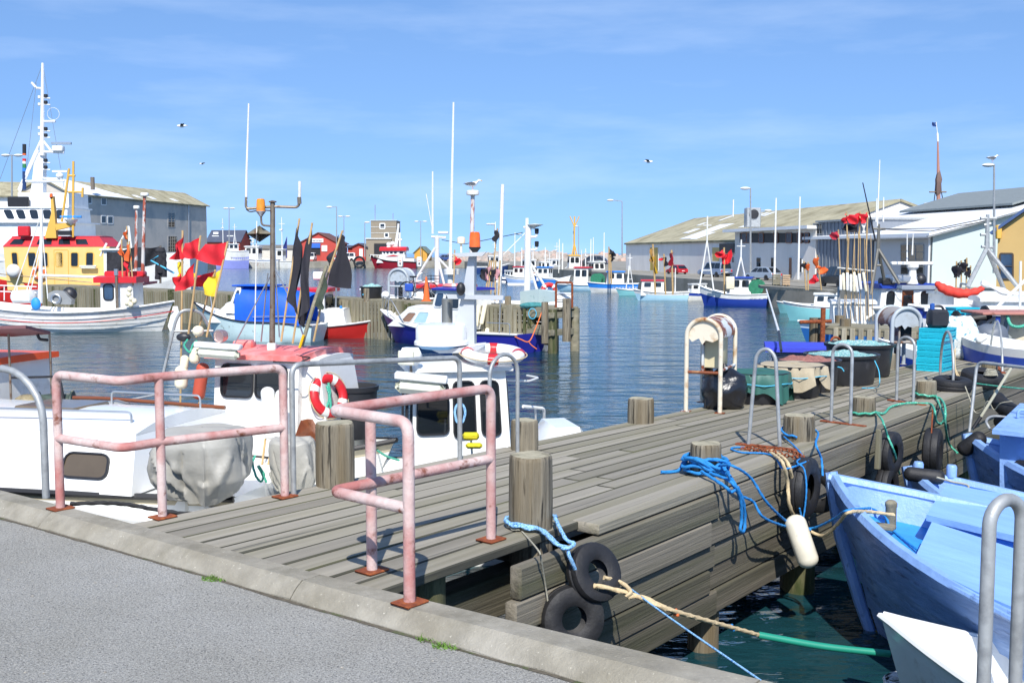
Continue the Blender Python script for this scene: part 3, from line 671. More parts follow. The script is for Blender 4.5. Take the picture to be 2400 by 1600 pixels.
def wheel(parent, c, ax, r, w):
    X = Matrix.Translation(V(c)) @ V(ax).to_track_quat('Z', 'Y').to_matrix().to_4x4()
    o = MB().lathe([(r * .6, -w / 2), (r * .93, -w / 2), (r, -w * .3), (r, w * .3), (r * .93, w / 2), (r * .6, w / 2)], 20, X).build('wheel', m_rubber, parent)
    MB().lathe([(.01, w * .35), (r * .15, w * .5), (r * .5, w * .42), (r * .62, w * .52)], 12, X, cap=False).build('rim', m_alu, o); return o
def car(label, loc, rz, kind, paintm):
    t = thing('parked_car', label, 'car', loc, rz, 'cars parked on the far quay'); suv = kind == 'suv'
    L, Wd, H = (4.6, 1.85, 1.85) if suv else (4.3, 1.72, 1.45); zb = .30 if suv else .22; sh = 1.0 if suv else .82
    low = [(-L / 2, zb + .1), (-L / 2, sh - .12), (-L / 2 + .08, sh), (L / 2 - 1.25, sh), (L / 2 - .35, sh - .12), (L / 2 - .03, sh - .32), (L / 2, zb + .18), (L / 2 - .1, zb), (-L / 2 + .1, zb)]
    def section(pr, w0, name, mat, wt=None):
        mb = MB(); n = len(pr); zs = [z for _, z in pr]; lo, hi = min(zs), max(zs); vs = []
        for sg in (-1, 1):
            for x, z in pr: ww = w0 + ((wt or w0) - w0) * (z - lo) / (hi - lo); vs.append(V((x, sg * ww / 2, z)))
        mb.add(vs, [tuple(range(n)), tuple(range(2 * n - 1, n - 1, -1))] + [(i, (i + 1) % n, n + (i + 1) % n, n + i) for i in range(n)]); o = mb.build(name, mat, t, ang=25)
        md = o.modifiers.new('b', 'BEVEL'); md.width = .05; md.segments = 2; md.limit_method = 'ANGLE'; return o
    section(low, Wd, 'body', paintm)
    if suv: gh = [(-L / 2 + .1, sh - .01), (-L / 2 + .22, H - .1), (-L / 2 + .4, H), (.45, H), (.75, H - .08), (1.2, sh - .01)]
    else: gh = [(-L / 2 + .12, sh - .01), (-L / 2 + .75, H - .08), (-L / 2 + 1.1, H), (.1, H), (.4, H - .06), (1.25, sh - .01)]
    section(gh, Wd - .1, 'cabin', paintm, Wd - .45)
    wt = lambda z: (Wd - .1 + (-.35) * (z - sh) / (H - sh)) / 2
    z0, z1 = sh + .06, H - .12
    xb0, xb1 = (-L / 2 + .3, -L / 2 + .36) if suv else (-L / 2 + .45, -L / 2 + .98)
    xf0, xf1 = 1.02, .66
    if not suv: xf0, xf1 = 1.0, .38
    xs = [0, .36, .68, 1]
    for sg in (-1, 1):
        for a, b in zip(xs, xs[1:]):
            lx = lambda k, lo_, hi_: lo_ + (hi_ - lo_) * k
            q = [V((lx(a, xb0, xf0) + .03, sg * (wt(z0)), z0)), V((lx(b, xb0, xf0) - .03, sg * wt(z0), z0)), V((lx(b, xb1, xf1) - .03, sg * wt(z1), z1)), V((lx(a, xb1, xf1) + .03, sg * wt(z1), z1))]
            pane(t, q, (0, 1, 0, 1), m_glass, None, .04, out=(0, sg, 0), nm='side_window', proud=.008)
    for (x0, x1, nm, dx) in ((-L / 2 + .10 + .03, (-L / 2 + .21 if suv else -L / 2 + .70), 'rear_window', -1), (1.18, .78 if suv else .43, 'windscreen', 1)):
        q = [V((x0, -wt(z0) + .08, z0)), V((x0, wt(z0) - .08, z0)), V((x1, wt(z1) - .06, z1)), V((x1, -wt(z1) + .06, z1))]
        pane(t, q, (0, 1, 0, 1), m_glass, None, .05, out=(dx, 0, 0), nm=nm, proud=.02)
    for x in (-L / 2 + .85, L / 2 - .85):
        for sg in (-1, 1): wheel(t, (x, sg * (Wd / 2 - .10), .34 if suv else .30), (0, sg, 0), .36 if suv else .31, .22)
    for sg in (-1, 1):
        MB().cbx(-L / 2 - .012, -L / 2 + .06, sg * (Wd / 2 - .16) - .11, sg * (Wd / 2 - .16) + .11, sh - .34, sh - .1, .01).build('tail_light', m_red, t)
        MB().cbx(L / 2 - .14, L / 2 - .01, sg * (Wd / 2 - .3) - .2, sg * (Wd / 2 - .3) + .2, sh - .34, sh - .2, .01).build('headlight', m_diff, t)
    MB().cbx(-L / 2 - .05, -L / 2 + .1, -Wd / 2 + .05, Wd / 2 - .05, zb + .03, zb + .22, .02).build('bumper', m_blackpl if suv else paintm, t)
    MB().cbx(-L / 2 - .02, -L / 2 + .05, -.25, .25, zb + .26, zb + .36, .004).build('number_plate', m_white, t)
    return t
# ================================================================== gear on the near pier
def on(c, r_, ang, z, k=1.12): return V((c.x + math.cos(R(ang)) * r_ * k, c.y + math.sin(R(ang)) * r_ * k, z))
def wrap(c, r_, z0, z1, a0, a1, k=1.10, n=14): return [on(c, r_, a0 + (a1 - a0) * i / n, z0 + (z1 - z0) * i / n + .006 * math.sin(i * 2.1), k) for i in range(n + 1)]
WN = NR                                        # outward normal of the clad side
def wallpt(px, py, off=.22):                   # a point on the clad side face, from a pixel
    A = edge(1, 0) + NR * off; return onwall(px, py, A, A + U)
# first bollard: light blue mooring rope twice round its foot, knotted to the tyre
c, r_, zt = b_r1
knot = wallpt(1327, 1282, .27); ty1 = wallpt(1392, 1342, .33)
rope('light blue rope doubled round the foot of the large near bollard, knotted above the tyre', wrap(c, r_, ZD + .03, ZD + .05, 60, 255, 1.10) + [on(c, r_, 285, ZD + .035, 1.35), knot + V((-.06, 0, .02)), knot, knot + V((.02, -.03, -.05)), ty1 + V((-.10, -.10, .02)), ty1 + V((-.02, -.09, -.06))], .0135, m_rltb)
rope('second turn of light blue rope on the large near bollard ending in the knot', wrap(c, r_, ZD + .055, ZD + .035, 80, 262, 1.12) + [on(c, r_, 290, ZD + .03, 1.5), knot + V((-.02, -.02, .0)), knot + V((.05, .02, .02)), knot + V((0, .04, .04)), on(c, r_, 330, ZD + .08, 1.25), on(c, r_, 10, ZD + .06, 1.15), on(c, r_, 60, ZD + .05, 1.12)], .0135, m_rltb)
rope('thin grey cord hanging from the foot of the large near bollard down the boards', wrap(c, r_, ZD + .02, ZD + .01, 120, 250, 1.08) + [wallpt(1262, 1290, .24), wallpt(1268, 1310, .24), wallpt(1278, 1370, .20), wallpt(1287, 1428, .20)], .006, m_rgrey)
tyre('upper of two old tyres lashed to the pier side below the large near bollard', ty1, V((.75, -.95, .55)), .185, .055)
tyre('lower of two old tyres at the kerb, half hidden behind the concrete edge', wallpt(1340, 1448, .28), NR + V((-.45, -.35, .15)), .20, .06)
hs = W(1778, 1487, .55); hb_ = W(2085, 1531, .42)
pts = [ty1 + V((.02, -.10, -.06)), wallpt(1400, 1372, .42), wallpt(1480, 1392, .55), Q(1570, 1428, ty1.y - .15), hs]
rope('tan twisted mooring rope tied to the upper tyre and running to the white dinghy', pts, .0165, m_rtan)
rope('loose second strand of the tan mooring rope by the tyre', [ty1 + V((.06, -.03, -.02)), wallpt(1452, 1362, .44), wallpt(1478, 1385, .56), wallpt(1470, 1398, .56), Q(1505, 1398, ty1.y - .07), Q(1560, 1424, ty1.y - .12)], .0155, m_rtan)
o = MB().tube(smooth([hs, hs.lerp(hb_, .5) + V((0, 0, -.015)), hb_], 8), .024, 10).build('chafe_hose', mk('green_hose', C('#1f8a72'), .45, var=.1), ang=60); tag(o, 'green plastic hose sleeve on the tan mooring rope', 'hose')
for px_, py_, mat_, lb in ((1583, 1434, m_ror, 'orange tape knot tied on the tan mooring rope'), (1714, 1469, m_rblue, 'blue twine whipping on the tan mooring rope')):
    p = Q(px_, py_, ty1.y - .15 + (hs.y - ty1.y + .15) * (px_ - 1570) / (1778 - 1570)); o = MB().torus(.017, .008, 12, 6, Matrix.Translation(p) @ V((1, -.5, -.2)).to_track_quat('Z', 'Y').to_matrix().to_4x4()).sphere(p + V((.01, -.015, -.012)), .012, 8, 5).build('twine_whipping', mat_); tag(o, lb, 'twine')
rope('thin straight light blue line from behind the tyre down past the kerb', [wallpt(1450, 1358, .30), Q(1560, 1440, 6.0), Q(1760, 1578, 5.1), Q(1850, 1640, 4.7)], .006, m_rltb, near=False)
# blue rope heap on bollard r2
c, r_, zt = b_r2; pts = []; g = random.Random(5)
for i in range(7):
    a = 150 + 360 * i + g.uniform(-25, 25)
    pts += [on(c, r_, a + j * 45, ZD + .02 + .13 * g.random() * (1 if i < 6 else .2), 1.12 + .26 * g.random() * (1 + .5 * (math.cos(R(a + j * 45 - 250)) > 0))) for j in range(8)]
rope('tangled heap of bright blue rope round the bollard, tail lying on the deck', [W(1550, 1106, ZD + .02), W(1590, 1102, ZD + .02)] + pts, .0155, m_rblue, k=5)
e0 = wallpt(1702, 1110, .20); 
rope('bright blue rope looping from the heaped bollard down to the sky blue boat bow', [on(c, r_, 300, ZD + .10, 1.3), wallpt(1718, 1092, .22), wallpt(1760, 1120, .24), wallpt(1800, 1180, .3), Q(1860, 1232, 8.9), Q(1905, 1237, 8.95), Q(1955, 1215, 8.6), W(1985, 1196, 1.2), W(2040, 1190, 1.12)], .012, m_rblue)
rope('lower bright blue rope sagging from the frayed knot to the white fender', [wallpt(1700, 1100, .22), wallpt(1730, 1155, .24), wallpt(1765, 1175, .25), wallpt(1790, 1212, .3), Q(1850, 1235, 8.8), Q(1900, 1240, 8.9)], .012, m_rblue)
rope('hanging doubled end of bright blue rope against the pier side', [on(c, r_, 270, ZD + .05, 1.5), wallpt(1715, 1130, .24), wallpt(1735, 1170, .25), wallpt(1738, 1215, .23), wallpt(1735, 1240, .23), wallpt(1743, 1244, .23), wallpt(1746, 1215, .23), wallpt(1742, 1175, .25), wallpt(1728, 1140, .25)], .0145, m_rblue)
rope('loop of bright blue rope drooping over the deck edge', [on(c, r_, 250, ZD + .06, 1.5), wallpt(1700, 1140, .24), wallpt(1712, 1153, .24), wallpt(1724, 1138, .24), on(c, r_, 310, ZD + .09, 1.35)], .0145, m_rblue)
# rusty chain over the foot of the first hoop, tan hawser, tyre and white fender
ch = thing('rusty_chain', 'heap of rusty chain across the foot of the leaning hoop', 'chain', W(1790, 1052))
cp = resample(smooth([W(1742, 1050, ZD + .02), W(1770, 1046, ZD + .025), W(1800, 1050, ZD + .03), W(1835, 1052, ZD + .025), W(1868, 1062, ZD + .02), W(1885, 1075, ZD + .01), W(1850, 1068, ZD + .03), W(1800, 1057, ZD + .035), W(1750, 1053, ZD + .03)], 8), .036)
for i, (a, b) in enumerate(zip(cp, cp[1:])):
    X = axm(a, b) @ Matrix.Rotation(R(90 * (i % 2) + 20), 4, 'X') @ Matrix.Diagonal((1.35, 1, 1, 1)); MB().torus(.017, .0055, 12, 5, X).build('link', m_rust, ch, world=True)
bf_ = W(1812, 1060)
for i, dx in enumerate((0, 12)):
    rope(('left strand' if i == 0 else 'right strand') + ' of the thick tan hawser over the pier edge to the white fender', [W(1795 + dx, 1056, ZD + .02), W(1812 + dx, 1064, ZD + .03), wallpt(1835 + dx, 1086, .22), wallpt(1846 + dx, 1130, .22), wallpt(1850 + dx, 1180, .24), Q(1866 + dx * .4, 1222, 9.0)], .0165, m_rtan)
rope('thin blue cord on the deck round the chain foot', [W(1895, 1080, ZD + .01), wallpt(1838, 1098, .21), W(1818, 1072, ZD + .02), W(1790, 1062, ZD + .015), W(1740, 1060, ZD + .012), W(1714, 1052, ZD + .012), W(1722, 1048, ZD + .012), W(1745, 1048, ZD + .012)], .009, m_rblue)
tyre('tyre hung flat on the pier side beside the tan hawser', wallpt(1884, 1140, .23), NR + V((.1, .05, 0)), .255, .072)
fe0, fe1 = Q(1858, 1206, 8.75), Q(1900, 1330, 8.62)
mb = MB(); capsule(mb, fe0, fe1, .088, 18); o = mb.build('fender', mk('dirty_white_fender', C('#ded8c4'), .4, var=.12, vs=6, col2='#8f8a72', t2=(.6, .8), s2=7, coat=.2)); tag(o, 'dirty white sausage fender hanging by the blue boat bow', 'fender')
c, r_, zt = b_r3
rope('single bright blue line from a bollard down to the blue boat stem', wrap(c, r_, ZD + .05, ZD + .12, 250, 90, 1.1, 10) + [on(c, r_, 0, ZD + .08, 1.15), wallpt(1912, 1040, .22), wallpt(1925, 1075, .25), wallpt(1928, 1115, .3)], .011, m_rblue)
rope('blue cord from the bollard foot to the hanging tyre', [on(c, r_, 200, ZD + .04), W(1862, 1045, ZD + .02), W(1880, 1068, ZD + .01), wallpt(1868, 1082, .26), wallpt(1885, 1100, .33), wallpt(1890, 1150, .36), wallpt(1882, 1215, .34), wallpt(1874, 1190, .34)], .008, m_rblue)
# green ropes farther on
c, r_, zt = b_r4
rope('pale green rope round a bollard foot, running to the next hoop', wrap(c, r_, ZD + .02, ZD + .05, 90, 330, 1.15) + [W(2072, 968, ZD + .02), W(2088, 953, ZD + .02), W(2120, 945, ZD + .03), W(2150, 944, ZD + .03)], .014, m_rgreen)
rope('pale green mooring line hanging from the bollard down to the second blue boat', [on(c, r_, 320, ZD + .04, 1.2), wallpt(2068, 985, .22), wallpt(2080, 1020, .25), wallpt(2096, 1060, .3), Q(2108, 1110, 11.2)], .012, m_rgreen)
c, r_, zt = b_r5
rope('dark green mooring line from a far bollard down to the third blue boat', wrap(c, r_, ZD + .08, ZD + .04, 100, 300, 1.15) + [W(2205, 935, ZD + .01), wallpt(2215, 955, .22), wallpt(2216, 1000, .25), Q(2225, 1040, 12.6), Q(2245, 1062, 12.5)], .014, m_rgreen)
rope('slack loop of green rope hanging over the pier edge', [W(2152, 945, ZD + .02), W(2180, 946, ZD + .01), wallpt(2190, 960, .22), wallpt(2194, 985, .22), wallpt(2205, 992, .22), wallpt(2212, 975, .22), on(c, r_, 300, ZD + .05, 1.2)], .013, m_rgreen)
tyre('left tyre of the pair hung side by side along the far pier side', wallpt(2086, 1062, .22), NR, .22, .065)
tyre('right tyre of the pair hung side by side along the far pier side', wallpt(2186, 1056, .22), NR + V((.2, .1, 0)), .25, .08)
tyre('lowest tyre just above the second blue boat', wallpt(2078, 1140, .22), NR + V((.1, 0, 0)), .21, .065)
MB_ = MB().tube([wallpt(2186, 960, .2), wallpt(2183, 1015, .24)], .008, 6).build('tyre_chain', m_rust); tag(MB_, 'rusty chain holding the right hanging tyre', 'chain')
board(None, 'fender_post', wallpt(2066, 1006, .22), wallpt(2062, 1100, .22), .05, .05, m_slat, up=NR); tag(bpy.data.objects['fender_post'], 'narrow upright wooden fender batten beside the left hanging tyre', 'batten')
# ------------------------------------------------------------------ power kiosks: barrel roof on bent pipe legs
m_kiosk = mk('rusting_kiosk_paint', C('#c9cfd0'), .5, var=.08, vs=5, bump=.2, bs=30, col2='#7a3e1d', t2=(.465, .50), s2=3.4, col3='#c9a873', t3=(.55, .75), s3=6)
m_kiosk2 = mk('grey_kiosk_paint', C('#a9b2b8'), .5, var=.08, vs=5, col2='#8b8b85', t2=(.55, .75), s2=4.5)
def kiosk(label, c, rz, w, d, h, mat, legm, cab, bag=False):
    t = thing('power_kiosk', label, 'power kiosk', c, rz, 'power kiosks on the piers'); r_ = .028 * w / .42
    def arch(y):
        pts = [V((-w / 2, y, 0))] + [V((-w / 2 * math.cos(math.pi * i / 14), y, h - w * .48 + w * .48 * math.sin(math.pi * i / 14))) for i in range(15)] + [V((w / 2, y, 0))]
        return pts
    for y in (0, d): MB().tube(arch(y), r_, 10).build('leg', legm, t, ang=60)
    mb = MB(); ra = w / 2 + .004; vs = []; n = 18
    for y in (r_ * .2, d - r_ * .2):
        for k_ in (1, .94):
            for i in range(n + 1): a = math.pi * (-.05 + 1.10 * i / n); vs.append(V((-math.cos(a) * ra * k_, y, h - w * .48 + math.sin(a) * w * .49 * k_)))
    m = n + 1; fs = []
    for i in range(n): fs += [(i, i + 1, 2 * m + i + 1, 2 * m + i), (m + i, 3 * m + i, 3 * m + i + 1, m + i + 1), (i, m + i, m + i + 1, i + 1), (2 * m + i, 2 * m + i + 1, 3 * m + i + 1, 3 * m + i)]
    mb.add(vs, fs); mb.build('roof', mat, t)
    for y, k_ in ((.012, 1), (d - .012, 1)):        # gable sheet with a torn lower edge
        arc = [V((-math.cos(math.pi * i / 14) * w * .45, y, h - w * .48 + math.sin(math.pi * i / 14) * w * .46)) for i in range(15)]
        jag = [V((w * .45 - w * .9 * i / 9, y, h - w * .56 - .02 * ((i * 7) % 3) - (.03 if 2 < i < 7 else 0) * (i % 2))) for i in range(10)]
        MB().prism(arc + jag, (0, .006, 0)).build('gable', legm if y < .1 else mat, t)
    for z_ in (h * .43,): 
        MB().tube([(-w / 2, 0, z_), (w / 2, 0, z_)], r_ * .7, 8).build('cross_bar', mat, t); MB().tube([(w / 2, 0, z_ + .02), (w / 2, d, z_ + .02)], r_ * .7, 8).build('cross_bar', mat, t)
    cb = MB().cbx(-w * .10, w * .34, d * .25, d * .85, h * .46, h * .80, .008).build('switch_box', cab, t)
    for z_ in (h * .56, h * .68): MB().lathe([(.001, -.03), (.028, -.028), (.032, 0)], 12, Matrix.Translation((w * .06, d * .25, z_)) @ Matrix.Rotation(R(90), 4, 'X'), cap=False).build('socket', mk('socket_blue', C('#3f7fa6'), .4), cb)
    MB().cbx(-w * .16, -w * .09, d * .2, d * .8, h * .42, h * .80, .004).build('back_plate', mat, t)
    MB().cbx(-w * .14, w * .02, d * .35, d * .6, 0, h * .44, .01).build('cable_post', m_black, t)
    for y in (0, d):
        for x in (-w / 2, w / 2): MB().cbx(x - .055, x + .055, y - .04, y + .04, 0, .008, .002).build('foot_plate', mat, t)
    return t
kc = W(1647, 966); kz = W(1607, 964); kz2 = W(1686, 969); kw = (kz2 - kz).length; kh = Q(1647, 748, kc.y).z - ZD
kiosk('rust-stained white power kiosk with a barrel roof, black rubbish bag inside it', kc, math.atan2(kz2.y - kz.y, kz2.x - kz.x) + R(2), kw, .78, kh, m_kiosk, mk('rusty_cream_pipe', C('#d6cdb8'), .5, var=.08, vs=4, col2='#a1763f', t2=(.5, .66), s2=4, col3='#7a3e1d', t3=(.64, .68), s3=7), mk('cream_box', C('#c8bd98'), .5))
k2 = W(2120, 866); kiosk('far power kiosk with a torn grey barrel roof beside the turquoise crates', W(2122, 862), R(8), .46, .5, Q(2120, 724, k2.y).z - ZD, mk('k2roof', C('#9c9690'), .55, col2='#6b4a36', t2=(.52, .6), s2=4), m_kiosk2, m_blackpl)
# ------------------------------------------------------------------ rubbish bag
def lump(name, label, cat, c, sx, sy, sz, mat, seed, n=28, k=18, fold=.06, neck=0.0, flat=.92):
    g = V((seed * 3.1, seed * 1.7, seed)); mb = MB(); vs = []
    for i in range(k + 1):
        v = i / k; ph = math.pi * v
        for j in range(n):
            a = 2 * math.pi * j / n; rr = math.sin(ph) ** .62; z = -math.cos(ph)
            if neck and v > .72: rr *= max(.12, 1 - (v - .72) / .28 * neck * 1.15); 
            p = V((math.cos(a) * rr, math.sin(a) * rr, z)); f = mnoise.noise(p * 1.7 + g) * fold * 2 + abs(mnoise.noise(p * 4.5 + g)) * -fold * 1.3
            p = p * (1 + f); zz = max(-flat, p.z); 
            vs.append(V((p.x * sx, p.y * sy, (zz + flat) * sz + (neck * .35 * sz * max(0, v - .80) / .2 if neck else 0))))
    fs = [(i * n + j, i * n + (j + 1) % n, (i + 1) * n + (j + 1) % n, (i + 1) * n + j) for i in range(k) for j in range(n)]
    mb.add(vs, fs); o = mb.build(name, mat, ang=75); o.location = c; tag(o, label, cat); return o
m_bag = mk('black_bin_bag', (.012, .012, .015), .22, var=.2, bump=.6, bs=9, spec=.7)
bc = W(1700, 962) + V((.02, .20, 0)); lump('rubbish_bag', 'shiny black rubbish bag tied at the top under the rusty power kiosk', 'rubbish bag', bc, .27, .22, .235, m_bag, 3, neck=.9, fold=.10)
# ------------------------------------------------------------------ tubs
def tub(label, c, rx, h, mat=None, lid=None, group='black plastic tubs on the near pier', squash=1.0, name='plastic_tub'):
    t = thing(name, label, 'tub', c, group=group); S = Matrix.Diagonal((1, squash, 1, 1))
    MB().lathe([(rx * .86, 0), (rx * .9, .03), (rx * .98, h * .9), (rx * 1.04, h * .9 + .005), (rx * 1.06, h), (rx * .98, h), (rx * .95, h * .9), (rx * .84, .05), (.01, .05)], 28, S, cap=False).build('tub_body', mat or m_blackpl, t)
    if lid is not None: lid(t, rx, h, S)
    return t
m_net = mk('tangled_green_net', C('#7fb5b2'), .9, var=.3, vs=30, bump=1.0, bs=60, col2='#d5dfd8', t2=(.52, .62), s2=40, col3='#3d6f8a', t3=(.6, .66), s3=30)
m_netred = mk('reddish_net', C('#9c6a60'), .9, var=.3, vs=30, bump=1.0, bs=60)
def nets(mat, hump=.05, seed=1, nm='net_heap'):
    def f(t, rx, h, S):
        g = V((seed, 0, 0)); mb = MB(); vs = [V((0, 0, h + hump))]; n = 30; fs = []
        for i in range(1, 7):
            for j in range(n):
                a = 2 * math.pi * j / n; q = i / 6; p = V((math.cos(a) * q, math.sin(a) * q, 0)); vs.append(S @ V((p.x * rx * .95, p.y * rx * .95, h - .03 + hump * (1 - q * q) + .05 * mnoise.noise(p * 4 + g))))
        fs += [(0, 1 + j, 1 + (j + 1) % n) for j in range(n)] + [(1 + (i - 1) * n + j, 1 + i * n + j, 1 + i * n + (j + 1) % n, 1 + (i - 1) * n + (j + 1) % n) for i in range(1, 6) for j in range(n)]
        mb.add(vs, fs); mb.build(nm, mat, t)
    return f
m_tarpg = mk('green_tarpaulin', C('#2f5f55'), .55, var=.12, vs=3, bump=.2, bs=9)
m_canvas = mk('beige_canvas', C('#a89c84'), .9, var=.14, vs=5, bump=.3, bs=24)
m_twine = mk('turquoise_twine', C('#4fb6d6'), .7)
def cover(mat, drop, wav, nw, tie=None, seed=0, lo=0):
    def f(t, rx, h, S):
        mb = MB(); n = 72; rows = [(0, .012), (.5, .012), (.92, .008), (1.03, -.004), (1.08, -.04), (1.09, -.5), (1.12, -1.0)]; vs = []
        for k_, (q, dz) in enumerate(rows):
            for j in range(n):
                a = 2 * math.pi * j / n; wv = wav * math.sin(nw * a + seed) + wav * .7 * math.sin((nw * 2 + 1) * a + seed * 2) + wav * .5 * math.sin((nw * 3 + 2) * a + seed)
                if k_ < 4: z = h + dz + .006 * math.sin(5 * a + k_); r_ = q
                else: z = h + dz * drop * (1 + .35 * math.sin(2.5 * a + seed) + .2 * math.sin(6 * a + seed)); r_ = q + wv * (k_ - 3) * .5
                vs.append(S @ V((math.cos(a) * rx * r_, math.sin(a) * rx * r_, max(.01, z))))
        mb.add(vs, [(i * n + j, i * n + (j + 1) % n, (i + 1) * n + (j + 1) % n, (i + 1) * n + j) for i in range(len(rows) - 1) for j in range(n)]); mb.build('tarp_cover', mat, t, ang=80)
        if tie: MB().tube([S @ V((math.cos(a) * rx * 1.13, math.sin(a) * rx * 1.13, h - .12 + .008 * math.sin(5 * a))) for a in [2 * math.pi * i / 40 for i in range(40)]], .006, 5, closed=True).build('tie_cord', tie, t)
    return f
tz = lambda px, py: W(px, py)
rT = 92 / F * 12.6
tub('black tub under a green tarpaulin tied with turquoise cord', W(1790, 950) + V((0, .32, 0)), rT * .76, .36, lid=cover(m_tarpg, .24, .05, 5, m_twine, 1))
tub('black tub under a draped beige canvas, plank on top', W(1868, 935) + V((0, .30, 0)), rT * .83, .39, lid=cover(m_canvas, .27, .08, 7, m_twine, 4))
tub('black tub with reddish net behind the canvas-covered tub', W(1905, 922) + V((.02, .34, 0)), .40, .40, lid=nets(m_netred, .06, 2))
tub('large black tub of pale green net with turquoise cord at its rim', W(1990, 905) + V((0, .36, 0)), 88 / F * 13.9 * .98, .40, lid=nets(m_net, .05, 5))
tub('black tub with net, behind the large tub of pale green net', W(2034, 886) + V((0, .4, 0)), .47, .46, lid=nets(m_net, .05, 8))
p0, p1 = Q(1772, 868, 12.9), Q(1915, 855, 13.6); board(None, 'loose_plank', p0, p1, .16, .035, m_deck); tag(bpy.data.objects['loose_plank'], 'loose weathered plank lying across the covered tubs', 'plank')
p0, p1 = Q(1775, 874, 12.7), Q(1840, 872, 13.0); o = board(None, 'loose_plank', p0, p1, .14, .035, m_deck); tag(o, 'short second plank end at the left of the covered tubs', 'plank')
rope('turquoise cord hanging from the rim of the large net tub', [Q(1957, 848, 13.6), Q(1960, 858, 13.5), Q(1972, 862, 13.5), Q(1978, 870, 13.5)], .007, m_twine, near=False)
rope('turquoise cord trailing down the right of the large net tub to the deck', [Q(2050, 845, 13.6), Q(2060, 870, 13.5), Q(2061, 900, 13.4), W(2052, 908, ZD + .01), W(2020, 909, ZD + .01)], .006, m_twine, near=False)
# ------------------------------------------------------------------ turquoise fish crates, seven high, black jerrycan on top
ca, cb_ = W(2147, 868), W(2206, 872); cc = W(2236, 858); wv_ = (cb_ - ca).length * 1.04; rz_ = math.atan2(cb_.y - ca.y, cb_.x - ca.x); zt = Q(2180, 768, ca.y).z; nC = 7; hC = (zt - ZD) / nC
ctr = (ca + cb_) / 2 + V((-math.sin(rz_), math.cos(rz_), 0)) * .28
ORD = ('bottom', 'second', 'third', 'middle', 'fifth', 'sixth', 'top')
for i in range(nC):
    sh_ = .03 if i > 4 else 0
    fishbox(None, V((ctr.x + rnd.uniform(-.008, .008) + sh_, ctr.y, ZD + i * hC)), rz_, wv_, .52, hC - .004, m_teal, 'fish_crate', f'turquoise plastic fish crate, {ORD[i]} of the stack of seven on the pier', 'turquoise fish crates stacked on the pier')
jc = Q(2196, 765, ctr.y - .05); t = thing('jerrycan', 'black plastic jerrycan with blue cap on the crate stack', 'jerrycan', (jc.x, jc.y, zt))
MB().cbx(-.14, .15, -.1, .1, 0, .27, .035).build('can_body', m_blackpl, t); MB().tube(bend([(-.10, 0, .25), (-.06, 0, .32), (.06, 0, .32), (.1, 0, .25)], .04), .018, 8).build('handle', m_blackpl, t); MB().lathe([(.035, .27), (.035, .35), (.02, .36)], 12, Matrix.Translation((-.08, 0, 0))).build('cap', mk('blue_cap', C('#2a55a0'), .4), t)
rope('bundle of tan cord hanging beside the hoop at the crates', [Q(2240, 815, 14.6), Q(2238, 840, 14.5), Q(2240, 865, 14.3), Q(2250, 885, 14.2), Q(2262, 910, 14.0), Q(2275, 955, 13.6)], .007, m_rtan, near=False)
rope('second strand of tan cord beside the hoop at the crates', [Q(2236, 820, 14.6), Q(2235, 850, 14.5), Q(2243, 880, 14.3), Q(2248, 893, 14.2)], .012, m_rtan, near=False)
# net sack, fender tubes and clutter at the far right of the deck
m_sack = mk('white_net_sack', C('#cfd6d4'), .8, var=.2, vs=14, bump=.7, bs=30, col2='#5d8fa0', t2=(.58, .63), s2=16)
lump('net_sack', 'bulging white sack of netting right of the turquoise crates', 'net sack', W(2262, 845) + V((0, .35, 0)), .36, .3, .36, m_sack, 6, fold=.10)
lump('net_sack', 'smaller grey sack of netting on the deck behind the white one', 'net sack', W(2330, 820) + V((0, .3, 0)), .42, .3, .20, mk('grey_net', C('#8f9690'), .9, bump=.8, bs=40, var=.3, vs=20), 9, fold=.15)
lump('net_heap', 'low heap of brown and turquoise netting beside the sacks', 'net heap', W(2300, 838) + V((0, .2, 0)), .45, .25, .12, mk('brown_net', C('#8a7a5e'), .9, bump=1, bs=50, var=.35, vs=26, col2='#4f9aa0', t2=(.55, .6), s2=14), 12, fold=.18)
mb = MB(); capsule(mb, Q(2290, 800, 16.5), Q(2312, 786, 16.6), .055); tag(mb.build('net_float', m_white), 'white tubular float lying on the brown net heap', 'float')
lump('cable_coil', 'dark grey rounded engine cover on the far deck', 'cover', W(2340, 828) + V((0, .3, 0)), .30, .26, .26, mk('grey_cover', C('#5f6670'), .5, var=.1), 15, fold=.03)
tyre('tyre lying flat on the far deck with a grey rope coil', W(2302, 886, ZD + .09), V((.05, -.2, 1)), .27, .085)
o = MB().tube([W(2322, 880, ZD + .15) + V((.09 * math.cos(a * .7) * (1 - a * .01), .07 * math.sin(a * .7), .002 * a)) for a in range(40)], .010, 6).build('rope_coil', m_rgrey); tag(o, 'small coil of grey rope on the flat tyre', 'rope')
tyre('second tyre lying flat on the deck under the crate-side hoop', W(2232, 900, ZD + .08), V((.02, -.1, 1)), .24, .075)
a, b = W(2273, 1010, .85), W(2410, 850); 
pipe_thing('bent_handrail', 'bent grey handrail rising beside the far blue boats', [('handrail', [Q(2272, 1012, 11.9), Q(2290, 848, 12.1), Q(2410, 862, 11.4), Q(2560, 880, 10.6)])], .018, m_galv, 'handrail', rad=.1, base=a)
o = MB().tube([Q(2370, 862, 12.0), Q(2300, 975, 11.9), Q(2278, 1008, 11.9)], [.016, .016, .012], 8).build('boat_hook', mk('grey_pole', C('#a7a48e'), .5)); tag(o, 'grey boat hook leaning against the bent handrail', 'pole')
o = MB().tube([Q(2299, 976, 11.88), Q(2281, 1003, 11.88)], .02, 8).build('grip', m_black, o, world=True)
